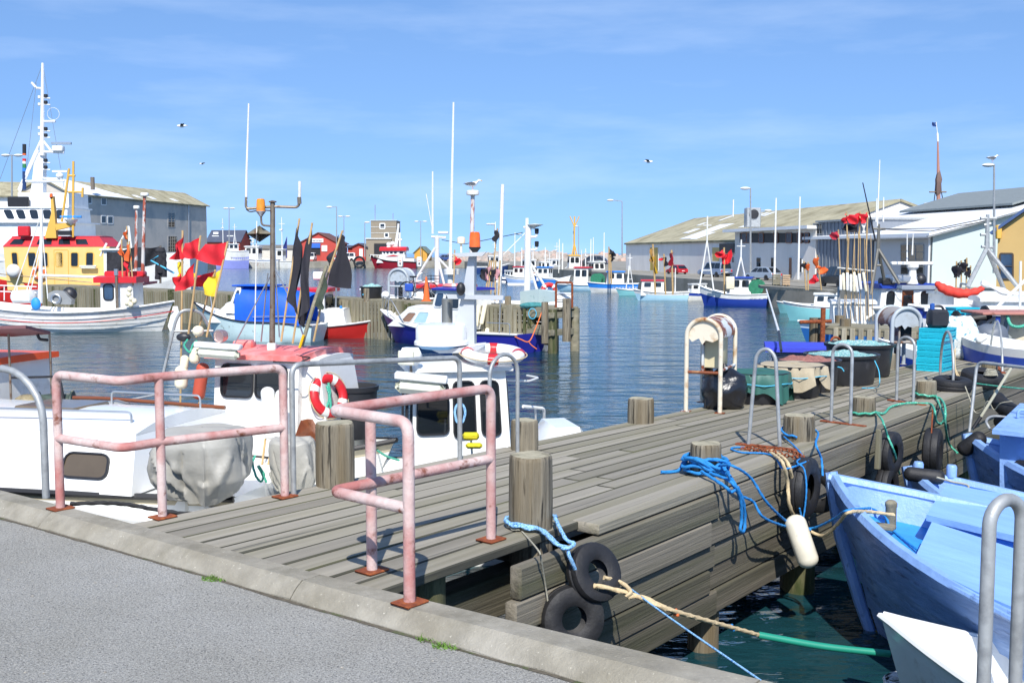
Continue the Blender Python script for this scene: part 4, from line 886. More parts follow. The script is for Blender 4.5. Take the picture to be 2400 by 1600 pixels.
rope('slack cords hanging in loops below the bent handrail', [Q(2262, 905, 12.9), Q(2275, 940, 12.8), Q(2285, 965, 12.7), Q(2300, 965, 12.6), Q(2315, 940, 12.5), Q(2330, 960, 12.5), Q(2345, 945, 12.4), Q(2372, 940, 12.3)], .007, m_rgrey, near=False)
rope('thin green line stretched to the right beside the low bollard', [Q(2285, 898, 13.0), Q(2340, 905, 12.6), Q(2410, 912, 12.2)], .009, m_rgreen, near=False)
# ================================================================== boats lying between the kerb and the slatted pier (near)
m_tan = paint('tan_band', '#b7ad94', .5); m_brown = mk('varnished_wood', C('#7a4526'), .35, var=.25, vs=6, st=(.2, 2, 2), coat=.3)
m_tarp = mk('grey_tarpaulin', C('#a3a198'), .5, var=.10, vs=3, bump=.6, bs=5)
KH = R(164)
# --- white cabin boat at the left frame edge
g0, g1 = W(0, 1128, .90), W(376, 1154, .90); e_ = (g1 - g0).normalized(); hd = math.atan2(-e_.y, -e_.x); nb_ = V((-e_.y, e_.x, 0))
cen = g1 + e_ * .75 - e_ * 3.3 + nb_ * .98 + V((0, -.12, 0)); 
L0 = thing('cabin_boat', 'white cabin boat with tinted side window and tan gunwale band behind the left railing', 'boat', (cen.x, cen.y, 0), hd)
at0 = hull(L0, 6.6, 2.3, (1.1, .90, .90), [m_bottom, m_gel, m_tan, m_gel, m_gel], band=.90, deck=.02, rake=.6, rail=m_black, tw=.75, bwl=.9)
cb0, q0 = cabin(L0, -2.35, 1.7, 2.16, 1.62, .90, 1.42, m_gel, m_gel, rf=.5, rb=.12, over=.0, th=.015, cam=.11, wins=[('P', .075, .20, .26, .64)], glass=mk('bronze_glass', C('#5d5345'), .1, var=.1), frame=m_black, rad=.07, fw=.02)
Li = wmat(L0).inverted()
MB().tube(bend([(-2.2, -.85, 1.46), (-.6, -.9, 1.50), (-.2, -.9, 1.49)], .2), .022, 8).build('roof_trim', m_brown, L0)
MB().cbx(-1.1, -.35, -.35, .25, 1.50, 1.56, .02).build('hatch', mk('smoked_hatch', C('#6d614e'), .3, coat=.4), L0)
for rr_ in ([(-2.0, .55, 1.47), (-2.0, .55, 1.60), (-.5, .68, 1.60), (.9, .68, 1.58), (.9, .68, 1.45)], [(-2.05, -.6, 1.47), (-2.05, -.6, 1.62), (-.9, -.65, 1.62), (-.9, -.65, 1.48)]):
    MB().tube(bend(rr_, .05), .011, 8).build('grab_rail', m_alu, L0)
for x_, y_ in ((-1.2, .61), (-.3, .67), (.4, .68)): MB().tube([(x_, y_, 1.46), (x_, y_, 1.60)], .010, 8).build('grab_rail', m_alu, L0)
# tarp-covered outboard and tarp-covered box
def tarp(label, px, py0, py1, wpx, Y, seed, sq=.8):
    c = Q(px, py1, Y); top = Q(px, py0, Y); h = top.z - c.z; w_ = wpx / 2 / F * Y; g = V((seed, seed * .7, 1)); mb = MB(); n, k = 96, 22; vs = []
    key = [(.02, 1.0), (.45, 1.0), (.8, .985), (.95, .93), (1.0, .80), (1.0, .50), (.93, .30), (.78, .14), (.60, 0)]; prof = []; n = 170; rg = random.Random(int(seed * 10))
    for (r0, z0_), (r1, z1_) in zip(key, key[1:]): prof += [(r0 + (r1 - r0) * i / 5, z0_ + (z1_ - z0_) * i / 5) for i in range(5)]
    prof.append(key[-1]); cr = [(rg.uniform(0, 6.28), rg.uniform(-.9, .9), rg.uniform(.05, .17), rg.uniform(.09, .22) * rg.choice((1, 1, -1, -1)), rg.uniform(.3, 1.05)) for _ in range(30)]
    for r_, z_ in prof:
        for j in range(n):
            a = 2 * math.pi * j / n; ca, sa = math.cos(a), math.sin(a); se = (abs(ca) ** 3.0 + abs(sa) ** 3.0) ** (-1 / 3.0); dn = 1 - z_; f = se * (1 + .16 * mnoise.noise(V((ca, sa, z_ * 1.4)) * 1.2 + g))
            for a0, sl_, w0, am, top in cr:                    # straight creases fanning from the tied neck
                da = abs((a - a0 - sl_ * dn + math.pi) % (2 * math.pi) - math.pi); ww_ = w0 * (.5 + dn)
                if da < ww_ and z_ < top: f += am * (1 - da / ww_) * min(1, dn + .25)
            vs.append(V((ca * r_ * w_ * f, sa * r_ * w_ * sq * f, (z_ + .06 * mnoise.noise(V((ca * r_ * 2, sa * r_ * 2, 0)) + g) + (.07 * mnoise.noise(V((a * 2, 3, 0)) + g) if z_ < .06 else 0)) * h)))
    mb.add(vs, [(i * n + j, i * n + (j + 1) % n, (i + 1) * n + (j + 1) % n, (i + 1) * n + j) for i in range(len(prof) - 1) for j in range(n)])
    o = mb.build('tarpaulin', m_tarp, ang=70); o.location = c; tag(o, label, 'tarpaulin'); return o
tarp('large creased grey tarpaulin over an outboard behind the left railing', 478, 1003, 1165, 222, 9.8, 2.3)
tarp('smaller grey tarpaulin bundle left of the thick grey bollard', 688, 1025, 1150, 108, 10.4, 5.1)
# --- low white dinghy below it
c = W(385, 1196, .80); D0 = thing('dinghy', 'low white dinghy between the kerb and the white cabin boat', 'boat', (c.x, c.y + .35, 0), hd)
hull(D0, 3.4, 1.15, (.85, .74, .78), [m_white, m_gel, m_gel, m_gel, m_gel], deck=.10, rake=.3, bwl=.85, draft=.15)
MB().cbx(-.25, .15, -.16, .16, .7, .98, .05).build('fairlead_box', m_gel, D0); MB().torus(.09, .02, 16, 6, Matrix.Translation((-.7, .25, .80))).build('mooring_ring', m_black, D0)
for x_ in (-1.0, -.5): MB().cbx(x_, x_ + .08, -.35, .35, .72, .80, .02).build('thwart_cleat', m_gel, D0)
rope('thick black rope lying across the low white dinghy', [Q(165, 1180, 9.2), Q(240, 1178, 9.2), Q(300, 1182, 9.1), Q(380, 1196, 9.0), Q(450, 1203, 9.0), Q(520, 1190, 9.2)], .02, mk('black_rope', (.02, .02, .022), .8))
# --- boat with orange-trimmed wheelhouse and dark red awning at the left frame edge
c = Q(-40, 980, 12.6); B3 = thing('awning_boat', 'white boat with orange trim and a dark red awning at the left frame edge', 'boat', (c.x - .6, 13.4, 0), hd)
hull(B3, 6.0, 2.0, (1.2, .8, .85), [m_bottom, m_white, paint('orange_trim', '#e2572a'), m_white2, m_white2], deck=.2, rail=paint('orange_trim', '#e2572a'))
a = Q(0, 980, 12.6); b = Q(27, 980, 12.7)
cabin(B3, -.85, .6, 1.2, 1.1, .6, Q(10, 858, 12.6).z, m_white, paint('orange_trim', '#e2572a'), over=.06, th=.07, cam=.02)
aw = [Q(-60, 765, 12.4), Q(60, 762, 12.0), Q(118, 776, 12.6), Q(30, 782, 13.2), Q(-80, 780, 13.2)]
MB().prism([p + V((0, 0, 0)) for p in aw], (0, 0, -.035)).build('awning', mk('dark_red_canvas', C('#7a5254'), .8, var=.1), B3, world=True)
for p_ in ((116, 779), (20, 783)): q_ = Q(*p_, 12.6); MB().tube([q_, V((q_.x, q_.y, .7))], .014, 8).build('awning_post', m_steel, B3, world=True)
MB().tube(bend([Q(88, 783, 12.6), Q(92, 795, 12.6), Q(112, 797, 12.6)], .05), .018, 8).build('awning_bracket', m_black, B3, world=True)
X = Matrix.Translation(Q(130, 950, 12.5)) @ Matrix.Rotation(R(90), 4, 'Y') @ Matrix.Rotation(R(-10), 4, 'X')
MB().lathe([(.17, -.20), (.17, -.18), (.13, -.16), (.14, -.05), (.12, 0), (.14, .07), (.13, .16), (.17, .18), (.17, .20)], 20, X).build('net_drum', mk('green_black_drum', C('#3c4a42'), .7, var=.5, vs=14, col2='#9b9579', t2=(.55, .65), s2=9), B3, world=True)
MB().sphere(Q(65, 955, 12.4), .16, 14, 8, 1.2, .8, 1).build('net_heap', mk('tan_net', C('#8b8064'), .9, bump=.9, bs=50, var=.4, vs=18), B3, world=True)
MB().tube(bend([Q(28, 885, 12.6), Q(140, 882, 12.4), Q(150, 940, 12.4)], .08), .014, 8).build('rail', m_black, B3, world=True)
# net hauler: a grey cast trough with a hub
hp = Q(240, 965, 12.0); t = thing('net_hauler', 'grey cast net hauler with a round hub, left of the flag poles', 'net hauler', (hp.x, hp.y, .7))
mb = MB(); pts = [Q(182, 975, 12.0), Q(205, 955, 12.0), Q(240, 945, 12.0), Q(262, 940, 12.0), Q(292, 948, 12.0), Q(296, 968, 12.0), Q(280, 982, 12.0), Q(240, 985, 12.0)]
mb.prism(pts, (0, .16, 0)).build('trough', mk('cast_grey', C('#9a9c9a'), .5, .3), t, world=True)
MB().lathe([(.001, -.03), (.05, -.03), (.06, 0), (.06, .08)], 16, Matrix.Translation(Q(246, 975, 11.95)) @ Matrix.Rotation(R(90), 4, 'X')).build('hub', m_alu, t, world=True)
MB().tube([V((hp.x, hp.y + .1, .5)), V((hp.x, hp.y + .1, 1.15))], .035, 8).build('pedestal', m_steel, t, world=True)
o = MB().sphere(Q(330, 978, 12.6), .3, 18, 8, 1.3, .7, .35).build('net_heap', mk('blue_tub', C('#24408f'), .6, var=.4, vs=10, col2='#3fa0c0', t2=(.58, .63), s2=12)); tag(o, 'heap of blue and turquoise netting on the deck beside the net hauler', 'net heap')
for i in range(9):
    o_ = rope(None, [Q(400 + i * 7, 985, 12.3), Q(420 + i * 8 + rnd.uniform(-8, 8), 955 + rnd.uniform(-6, 10), 12.2), Q(450 + i * 6, 975 + rnd.uniform(-8, 8), 12.1), Q(470 + i * 4, 1000, 12.2)], .011, m_rgrey, near=False, name='hose_strand', parent=bpy.data.objects.get('hose_bundle') or thing('hose_bundle', 'bundle of grey hoses and cables arching beside the wheelhouse', 'hose bundle', Q(440, 990, 12.3)))
# --- boat with the pink roof
a, b = Q(492, 900, 12.25), Q(690, 900, 11.9); e_ = (b - a); e_.z = 0; e_.normalize(); hd1 = math.atan2(e_.y, e_.x); nl = V((-e_.y, e_.x, 0))
cen = b + e_ * .85 - e_ * 3.0 + nl * .58
L1 = thing('pink_roof_boat', 'small white fishing boat with faded pink wheelhouse roof and amber beacon mast', 'boat', (cen.x, cen.y, 0), hd1)
lx = lambda p: (p - cen).dot(e_)
at1 = hull(L1, 6.2, 2.1, (1.05, .72, .85), [m_bottom, m_white, m_tan, m_white2, m_white2], band=.86, deck=.22, rake=.5, rail=m_black, bf=3.2)
m_pinkroof = mk('faded_pink_roof', C('#e2726c'), .5, var=.12, vs=3, col2='#eaa7a2', t2=(.45, .7), s2=3, col3='#d63a32', t3=(.62, .7), s3=4)
zt1 = Q(600, 845, 12).z; x0_, x1_ = lx(a), lx(b)
cb1, q1 = cabin(L1, x0_, x1_, 1.16, 1.02, .55, zt1, m_white, m_pinkroof, rf=-.02, rb=.03, over=.09, th=.055, cam=.05, frame=m_black, rad=.06, fw=.018,
                wins=[('S', .10, .46, .70, .95), ('S', .51, .86, .70, .95), ('B', .12, .45, .70, .95), ('B', .55, .88, .70, .95), ('P', .1, .46, .7, .95)])
cabin(L1, x1_, x1_ + .42, 1.0, .82, .55, zt1 - .02, m_white, m_white, rf=.20, over=.0, th=.03, cam=.03, nm='companionway')
r0 = Q(771, 927, 12.05); lifering(None, r0, V((.72, -.70, .25)), .25, .055, label='red and white life ring hanging on the pink-roofed boat', roll=.3)
rope('teal cord bundle coiled inside the red life ring', [r0 + V((0, -.03, .15)), r0 + V((.02, -.05, 0)), r0 + V((-.02, -.06, -.15)), r0 + V((.03, -.06, -.2)), r0 + V((.02, -.06, -.02)), r0 + V((-.01, -.05, .12))], .018, m_rgreen)
# mast with amber beacon, aerials and radar reflector
Ym = 12.35; mp_ = lambda x, y, d=0: Q(x, y, Ym + d)
MB().tube([V((mp_(637, 800).x, Ym, zt1)), mp_(639, 640), mp_(639, 476)], [.034, .030, .028], 10).build('mast', m_steel, L1, world=True)
MB().lathe([(.02, 0), (.045, .01), (.045, .02), (.01, .03)], 12, Matrix.Translation(mp_(639, 476))).build('mast_cap', m_steel, L1, world=True)
MB().tube(bend([mp_(577, 462), mp_(576, 490), mp_(640, 484), mp_(700, 486), mp_(703, 465)], .05), .015, 8).build('crosstree', m_steel, L1, world=True)
MB().tube(bend([mp_(577, 490), mp_(585, 497), mp_(612, 492), mp_(636, 494)], .05), .008, 6).build('cable', m_black, L1, world=True)
MB().tube([mp_(577, 470), mp_(578, 400), mp_(583, 243)], [.014, .013, .009], 8).build('whip_aerial', m_white, L1, world=True)
MB().tube([mp_(702, 468), mp_(702.5, 425)], .017, 8).build('stub_aerial', m_white, L1, world=True)
MB().tube([mp_(702, 478), mp_(701, 462)], .024, 8).build('aerial_socket', m_steel, L1, world=True)
bp_ = mp_(611.5, 495, -.05); beacon(L1, wmat(L1).inverted() @ bp_, .052, Q(611, 466, Ym).z - bp_.z, m_amber2, m_alu)
MB().tube(bend([bp_ + V((0, 0, -.05)), mp_(613, 528, -.05), mp_(638, 530)], .04), .012, 8).build('beacon_bracket', m_steel, L1, world=True)
rc = mp_(608, 548); mb = MB(); rx_, rz__ = .145, .095                       # octahedral radar reflector
for ax in ((1, 0, 0), (0, 1, 0), (0, 0, 1)):
    n_ = V(ax); u_ = V((ax[1] + ax[2], ax[0], 0)) if True else None
mb.add([rc + V(p) for p in ((rx_, 0, 0), (0, rx_, 0), (-rx_, 0, 0), (0, -rx_, 0), (0, 0, rz__), (0, 0, -rz__))], [(0, 1, 2, 3), (0, 4, 2, 5), (1, 4, 3, 5)])
mb.build('radar_reflector', mk('dull_reflector_metal', C('#8d8878'), .45, .6, var=.2, vs=12, col2='#7a4a2c', t2=(.6, .7), s2=9), L1, world=True, ang=5)
for s_ in ([mp_(637, 640), mp_(545, 815)], [mp_(640, 620), mp_(690, 720), mp_(712, 790)], [mp_(628, 640), mp_(612, 800, .2)], [mp_(642, 495), mp_(646, 640), mp_(655, 790)]): MB().tube(s_, .009, 6).build('stay', m_alu, L1, world=True)
MB().tube([mp_(602, 518), mp_(597, 800)], .007, 6).build('whip_aerial', m_white, L1, world=True)
MB().cbx(-.05, .05, -.05, .05, 0, .12, .01, X=Matrix.Translation(V((mp_(637, 805).x, Ym, zt1 + .05)))).build('mast_foot', m_white, L1, world=True)
MB().cbx(-.12, .12, -.1, .1, 0, .12, .02, X=Matrix.Translation(V((mp_(560, 805).x, Ym + .25, zt1 + .06)))).build('roof_locker', m_pinkroof, L1, world=True)
spotlamp(L1, Q(512, 788, 11.95), V((-.55, -1, -.05)), .072, mk('red_chrome', C('#c9a8a4'), .25, .7))
lampbox(L1, Q(458, 800, 11.95), Q(566, 808, 11.9), .17, .13)
MB().tube([Q(470, 830, 11.9), Q(540, 838, 12.2)], .012, 6).build('lamp_bracket', m_steel, L1, world=True)
MB().tube(bend([Q(363, 970, 12.4), Q(372, 920, 12.4), Q(412, 750, 12.4), Q(425, 727, 12.4), Q(470, 727, 12.5), Q(492, 770, 12.6)], .12), .018, 8).build('gallows', m_galv, L1, world=True)
MB().tube([Q(364, 925, 12.4), Q(230, 950, 12.5)], .012, 8).build('gallows_brace', m_galv, L1, world=True)
MB().tube([Q(407, 776, 12.4), Q(500, 775, 12.5)], .014, 8).build('gallows_brace', m_galv, L1, world=True)
rk = thing('pole_rack', 'dark steel rack on the pink roof holding the flag poles', 'rack', Q(690, 850, 11.8)); 
MB().tube(bend([Q(640, 848, 11.7), Q(700, 850, 11.6), Q(728, 838, 11.7), Q(690, 832, 12.0), Q(640, 846, 12.0)], .03), .008, 6).build('hoop', m_black, rk, world=True)
for p_, q_, w_, lb in (((626, 906), (636, 1030), 33, 'left of two long white foam floats on the pink-roofed boat side'), ((661, 912), (650, 1040), 30, 'right of two long white foam floats on the pink-roofed boat side')): floatpx(lb, 11.65, p_, q_, w_, m_white, 'long white floats')
for p_, q_ in (((622, 1028), (613, 1098)), ((640, 1035), (626, 1100))): tag(MB().tube([Q(*p_, 11.7), Q(*q_, 11.5)], .013, 7).build('cane_end', m_cane), 'cane end below the ' + ('left' if p_[0] < 630 else 'right') + ' long white float', 'cane')
bt_ = Q(822, 1030, 12.3); tub('black tub standing on the bow of the pink-roofed boat', V((bt_.x, 12.5, bt_.z)), .29, Q(822, 905, 12.4).z - bt_.z, group='black tubs aboard boats')
MB().prism([Q(705, 985, 11.7), Q(725, 980, 12.1), Q(745, 981, 12.1), Q(745, 1025, 11.8), Q(690, 1025, 11.6)], (0, 0, -.04)).build('wooden_hatch', m_brown, L1, world=True)
rope('turquoise cord hanging beside the large tarpaulin', [Q(598, 1068, 10.6), Q(592, 1085, 10.5), Q(600, 1115, 10.4), Q(612, 1128, 10.4), Q(618, 1110, 10.4), Q(604, 1090, 10.4), Q(625, 1130, 10.4)], .013, m_rgreen)
rope('teal mooring line from the pink-roofed boat bow behind the railing', [Q(870, 1045, 12.4), Q(880, 1052, 12.2), Q(905, 1068, 11.6), Q(935, 1078, 11.2)], .012, m_rgreen, near=False)
# ------------------------------------------------------------------ marker flags of the pink-roofed boat
G1 = 'marker flags on the pink-roofed boat'
flagpx('black marker flag furled against its cane, leftmost of the dark flags', 12.2, [(659, 800), (680, 660), (702, 512)], [([(700, 520), (672, 700), (700, 735), (706, 590)], m_blkcloth), ([(699, 525), (690, 560), (679, 690), (676, 700)], m_blkcloth)], group=G1)
flagpx('second black marker flag from the left, hanging lowest', 12.1, [(686, 805), (712, 640), (732, 522)], [([(730, 530), (706, 610), (704, 745), (724, 720)], m_blkcloth), ([(716, 640), (696, 745), (710, 770), (722, 640)], m_blkcloth)], group=G1)
flagpx('rightmost black marker flag spreading wide from its leaning cane', 12.0, [(735, 800), (766, 650), (803, 540)], [([(800, 546), (768, 668), (819, 675), (809, 560)], m_blkcloth), ([(797, 550), (784, 600), (768, 625), (772, 600)], m_blkcloth)], group=G1)
flagpx('olive green flag rolled tight round a thick pole', 11.9, [(707, 812), (735, 715), (766, 622)], [([(764, 632), (737, 715), (752, 725), (763, 700)], mk('olive_cloth', C('#3a4437'), .85))], r=.022, polemat=m_slat, group=G1)
o = MB().tube([Q(712, 785, 11.85), Q(702, 815, 11.85)], .016, 8).build('yellow_sleeve', mk('yellow_plastic', C('#f0b416'), .4)); tag(o, 'yellow plastic sleeve on the thick olive flag pole', 'sleeve')
flagpx('red marker flag folded down along the leftmost cane with yellow wrapping', 12.6, [(422, 990), (425, 800), (428, 540)], [([(428, 548), (430, 606), (398, 607), (413, 575)], m_redcloth), ([(427, 612), (430, 670), (416, 668), (418, 612)], m_yelcloth), ([(424, 640), (424, 668), (409, 682), (405, 650)], m_redcloth)], group=G1)
flagpx('red marker flag flying left from the second cane, yellow pennant below', 12.4, [(439, 800), (455, 680), (470, 552)], [([(469, 556), (463, 604), (430, 604), (433, 570)], m_redcloth), ([(456, 640), (457, 668), (430, 670), (430, 634)], m_yelcloth), ([(455, 615), (453, 670), (412, 682), (425, 650)], m_redcloth)], group=G1)
flagpx('largest bright red marker flag flying left above a yellow one', 12.2, [(484, 790), (508, 680), (534, 566)], [([(531, 568), (522, 624), (457, 606), (482, 572)], m_redcloth), ([(519, 632), (505, 695), (478, 688), (490, 650)], m_yelcloth)], group=G1)
flagpx('dark red marker flag low behind the yellow ones', 12.8, [(460, 790), (485, 700), (505, 632)], [([(503, 635), (496, 664), (455, 672), (462, 645)], m_redcloth)], group=G1)
for a_, b_, w_, mt_, lb in (((463, 763), (466, 788), 27, m_cream, 'topmost cream float on the flag canes'), ((458, 812), (456, 852), 26, m_cream, 'middle cream float on the flag canes'), ((434, 832), (430, 868), 20, m_cream, 'cream float behind the lowest one'), ((426, 856), (424, 912), 31, m_cream, 'lowest cream float with red stains on the flag canes'), ((477, 850), (464, 936), 30, mk('red_brown_float', C('#b04a33'), .6, var=.12, vs=6), 'long red-brown float on the flag canes')): floatpx(lb, 12.1, a_, b_, w_, mt_, 'floats on the flag canes')
tag(MB().sphere(Q(430, 790, 12.1), .055, 12, 8, 1.5, .7, .9).build('black_buoy', m_blackpl), 'small black buoy with a white stripe among the cream floats', 'buoy')
rope('teal twine tied round the cream floats', [Q(440, 795, 12.05), Q(432, 810, 12.05), Q(445, 825, 12.05), Q(452, 808, 12.05), Q(462, 798, 12.05)], .012, m_rgreen, near=False)
tag(MB().tube([Q(468, 935, 12.1), Q(462, 1000, 12.1)], .012, 7).build('cane_end', m_cane), 'cane below the red-brown float', 'cane')
# --- boat with the grey mast, moored along the pier
e_ = V((U.x, U.y, 0)); nl = V((-e_.y, e_.x, 0)); hd2 = R(12); e_ = V((math.cos(hd2), math.sin(hd2), 0)); nl = V((-e_.y, e_.x, 0)); a2 = Q(962, 950, 10.95); cen = V((a2.x, a2.y, 0)) + nl * .47 + e_ * .9
L2 = thing('grey_mast_boat', 'white wheelhouse boat with tapering grey mast, amber beacon and radar dome', 'boat', (cen.x, cen.y, 0), hd2)
at2 = hull(L2, 4.4, 1.9, (.86, .80, .80), [m_bottom, m_gel, m_gel, m_gel, m_gel], deck=.25, rake=.25, rail=m_black, bf=4.0, bwl=.9)
MB().cbx(.55, 1.05, -.45, .45, .6, 1.30, .12).build('stern_locker', m_gel, L2)
zt2 = Q(962, 874, 10.95).z; len2 = 1.10
cb2, q2 = cabin(L2, -.9, -.9 + len2, .94, .84, .35, zt2, m_gel, m_gel, rf=.10, rb=.04, over=.07, th=.04, cam=.05, frame=m_black, rad=.05, fw=.016, glass=m_glass,
                wins=[('S', .05, .36, .60, .93), ('S', .43, .64, .57, .93), ('S', .72, .90, .58, .93), ('B', .06, .46, .55, .93, m_glassb), ('B', .54, .94, .55, .93, m_glassb), ('P', .1, .4, .6, .93), ('F', .1, .45, .6, .93)])
Y2 = 11.6; mq = lambda x, y, d=0: Q(x, y, Y2 + d)
MB().prism([mq(1057, 868), mq(1112, 868), mq(1111, 690), mq(1112, 596), mq(1099, 596), mq(1085, 680), mq(1066, 760)], (.02, .16, 0)).build('mast_fin', m_alu_ := mk('grey_mast_paint', C('#b4b8ba'), .45, var=.05, vs=3), L2, world=True)
MB().prism([mq(1061, 594, -.1), mq(1140, 590, -.1), mq(1130, 600, -.1), mq(1075, 602, -.1)], (0, .3, 0)).build('top_plate', m_alu_, L2, world=True)
MB().prism([mq(1046, 690, -.06), mq(1180, 693, -.06), mq(1178, 703, -.06), mq(1050, 700, -.06)], (0, .12, 0)).build('crosstree', m_alu_, L2, world=True)
MB().prism([mq(1012, 820, -.25), mq(1137, 810, -.25), mq(1110, 826, -.25), mq(1030, 828, -.25)], (0, .45, 0)).build('radar_bracket', m_alu_, L2, world=True)
rd = mq(1034, 816, -.06); rr_ = 62 / F * Y2; hR = mq(1034, 758).z - rd.z
MB().lathe([(rr_ * .9, hR * .14), (rr_ * 1.02, hR * .16), (rr_ * 1.02, hR * .28), (rr_ * .96, hR * .36), (rr_ * .955, hR * .85), (rr_ * .9, hR * .97), (rr_ * .6, hR * 1.02), (.01, hR * 1.03)], 32, Matrix.Translation(rd)).build('radar_dome', m_gel, L2, world=True)
MB().lathe([(rr_ * .75, 0), (rr_ * .9, hR * .14), (.01, hR * .141)], 32, Matrix.Translation(rd)).build('radar_base', mk('dome_blue', C('#5f8fb8'), .4), L2, world=True)
bq = mq(1113, 590, .0); beacon(L2, wmat(L2).inverted() @ (bq + V((0, 0, .05))), .062, mq(1113, 543).z - bq.z - .05, m_amber)
g_ = mq(1081, 592); MB().lathe([(.012, 0), (.012, .09), (.042, .10), (.044, .15), (.036, .165), (.01, .17)], 14, Matrix.Translation(g_)).build('gps_aerial', m_cream, L2, world=True)
MB().tube([mq(1048, 756, .2), mq(1048, 700, .2)], .06, 14).build('exhaust_pipe', m_steel2 := mk('exhaust_steel', C('#8a8a84'), .4, .6, var=.15), L2, world=True); MB().tube([mq(1047, 800, .2), mq(1047, 752, .2)], .045, 14).build('exhaust_pipe', m_steel2, L2, world=True)
MB().cbx(-.16, .16, -.12, .12, 0, .13, .02, X=Matrix.Translation(mq(1060, 868, .1)) @ Matrix.Rotation(hd2, 4, 'Z')).build('mast_foot', m_alu_, L2, world=True)
MB().sphere(mq(1080, 677, -.1), .055, 12, 8, .9, .9, 1.3).build('horn', m_black, L2, world=True)
lampbox(L2, Q(926, 870, 10.75), Q(1050, 882, 10.75), .21, .14)
spx = Q(958, 838, 10.9); X = Matrix.Translation(spx) @ Matrix.Rotation(R(-18), 4, 'Z')
MB().cbx(-.11, .11, -.04, .13, -.08, .10, .04, X=X).build('floodlight', m_gel, L2, world=True); MB().cbx(-.095, .075, -.055, -.038, -.07, .075, .01, X=X).build('floodlight_glass', m_diff, L2, world=True); MB().tube([spx + V((.02, .02, -.08)), V((spx.x + .02, spx.y + .02, zt2))], .015, 6).build('floodlight_bracket', m_steel, L2, world=True)
lr = Q(1156, 872, 11.35); lifering(None, V((lr.x, lr.y, zt2 + .16)), V((.04, -.13, 1)), .34, .07, label='white life ring with red bands lying on the wheelhouse roof', m1=m_white, m2=m_red, roll=.5)
MB().tube(bend([Q(1090, 890, 11.2), Q(1110, 908, 11.2), Q(1150, 890, 11.3), Q(1240, 893, 11.6), Q(1262, 885, 12.0), Q(1235, 880, 12.3)], .06), .012, 8).build('roof_rail', m_white, L2, world=True)
MB().tube(bend([Q(1226, 952, 12.4), Q(1275, 957, 12.7), Q(1275, 985, 12.8)], .05), .02, 8).build('stern_rail', m_white, L2, world=True); MB().tube([Q(1255, 957, 12.6), Q(1255, 985, 12.7)], .014, 8).build('stern_rail', m_white, L2, world=True)
rope('coil of light blue cord hanging on the handrail post', [Q(1078 + 12 * math.cos(i * 1.0) + 2 * math.sin(i * 2.3), 968 + 24 * math.sin(i * 1.0), 9.15) for i in range(34)], .006, m_rltb, near=False)
bY = W(1105, 1045, 1.6); t = thing('deck_brush', 'yellow bristle deck brush standing in the white cockpit', 'brush', Q(1106, 1050, 10.2)); 
MB().cbx(-.09, .07, -.04, .04, 0, .07, .02, X=Matrix.Translation(Q(1106, 1030, 10.2))).build('brush_head', mk('yellow_bristle', C('#cfc21e'), .8, bump=.6, bs=60), t, world=True); MB().cbx(-.06, .1, -.04, .04, 0, .05, .02, X=Matrix.Translation(Q(1106, 1050, 10.15))).build('brush_head', mk('yellow_bristle', C('#cfc21e'), .8), t, world=True); MB().tube([Q(1107, 1075, 10.2), Q(1104, 1030, 10.25)], .012, 6).build('handle', m_white, t, world=True)
# ================================================================== sky blue boats on the right
m_bhull = mk('scuffed_blue_planking', C('#7d9fd2'), .45, var=.14, vs=4, st=(.35, 1, 2.2), bump=.6, bs=12, col2='#a3bfe8', t2=(.52, .72), s2=5, col3='#4a5f86', t3=(.58, .70), s3=7); grime(m_bhull, 2.2, (.72, .72, .74), (.4, 1, 2))
def blueboat(label, bow, hd, L, B, fb, hatch=True, tyred=None):
    e = V((math.cos(hd), math.sin(hd), 0)); c = V((bow.x, bow.y, 0)) - e * L / 2
    t = thing('sky_blue_boat', label, 'boat', c, hd, 'sky blue wooden boats at the pier')
    at = hull(t, L, B, fb, [m_bottom, m_bhull, m_bhull, m_bblue, m_bblue2], strakes=6, band=.86, deck=.22, rake=.55, stern='D', bwl=.60, draft=.4, bf=2.6, t=.09, n=36, sh0=.3)
    st = MB(); st.tube([V((L / 2 - .62, 0, -.3)), V((L / 2 - .35, 0, .2)), V((L / 2 - .12, 0, fb[0] * .6)), V((L / 2 + .01, 0, fb[0] + .06))], [.04, .05, .055, .06], 8); st.build('stem', m_bblue, t)
    for sg in (1, -1): MB().tube([at(s, sg * 1.0, .012) if False else V((at(s).x, sg * (at(s).y - .045), at(s).z + .014)) for s in [i / 24 for i in range(25)]], .05, 6).build('gunwale', m_bblue, t)
    for s in (.78, .7): p = at(s); MB().cbx(p.x - .10, p.x + .10, -p.y + .1, p.y - .1, p.z - .16, p.z - .13, .006).build('thwart', m_bblue2, t)
    return t, at, e
bow1 = W(1948, 1122, 1.2)
RB1, at_, e1 = blueboat('nearest sky blue wooden boat with flat plywood hatch covers', bow1, R(121), 6.6, 2.55, (1.2, .82, 1.0))
a = W(2150, 1325, .98)
def plate(parent, pts, th, mat, nm): MB().prism(pts, (0, 0, -th)).build(nm, mat, parent, world=True)
m_ply = mk('sky_blue_ply', C('#84aee6'), .5, var=.06, vs=4, bump=.35, bs=16, col2='#8fbaf0', t2=(.45, .8), s2=2, st=(.5, 3, 1))
plate(RB1, [W(2184, 1222, 1.08), W(2141, 1312, 1.02), W(2290, 1386, .99), W(2420, 1442, .97), W(2520, 1330, 1.02)], .05, m_ply, 'hatch_cover')
plate(RB1, [W(2218, 1134, 1.12), W(2171, 1205, 1.10), W(2410, 1262, 1.07), W(2450, 1172, 1.09)], .05, m_ply, 'hatch_cover')
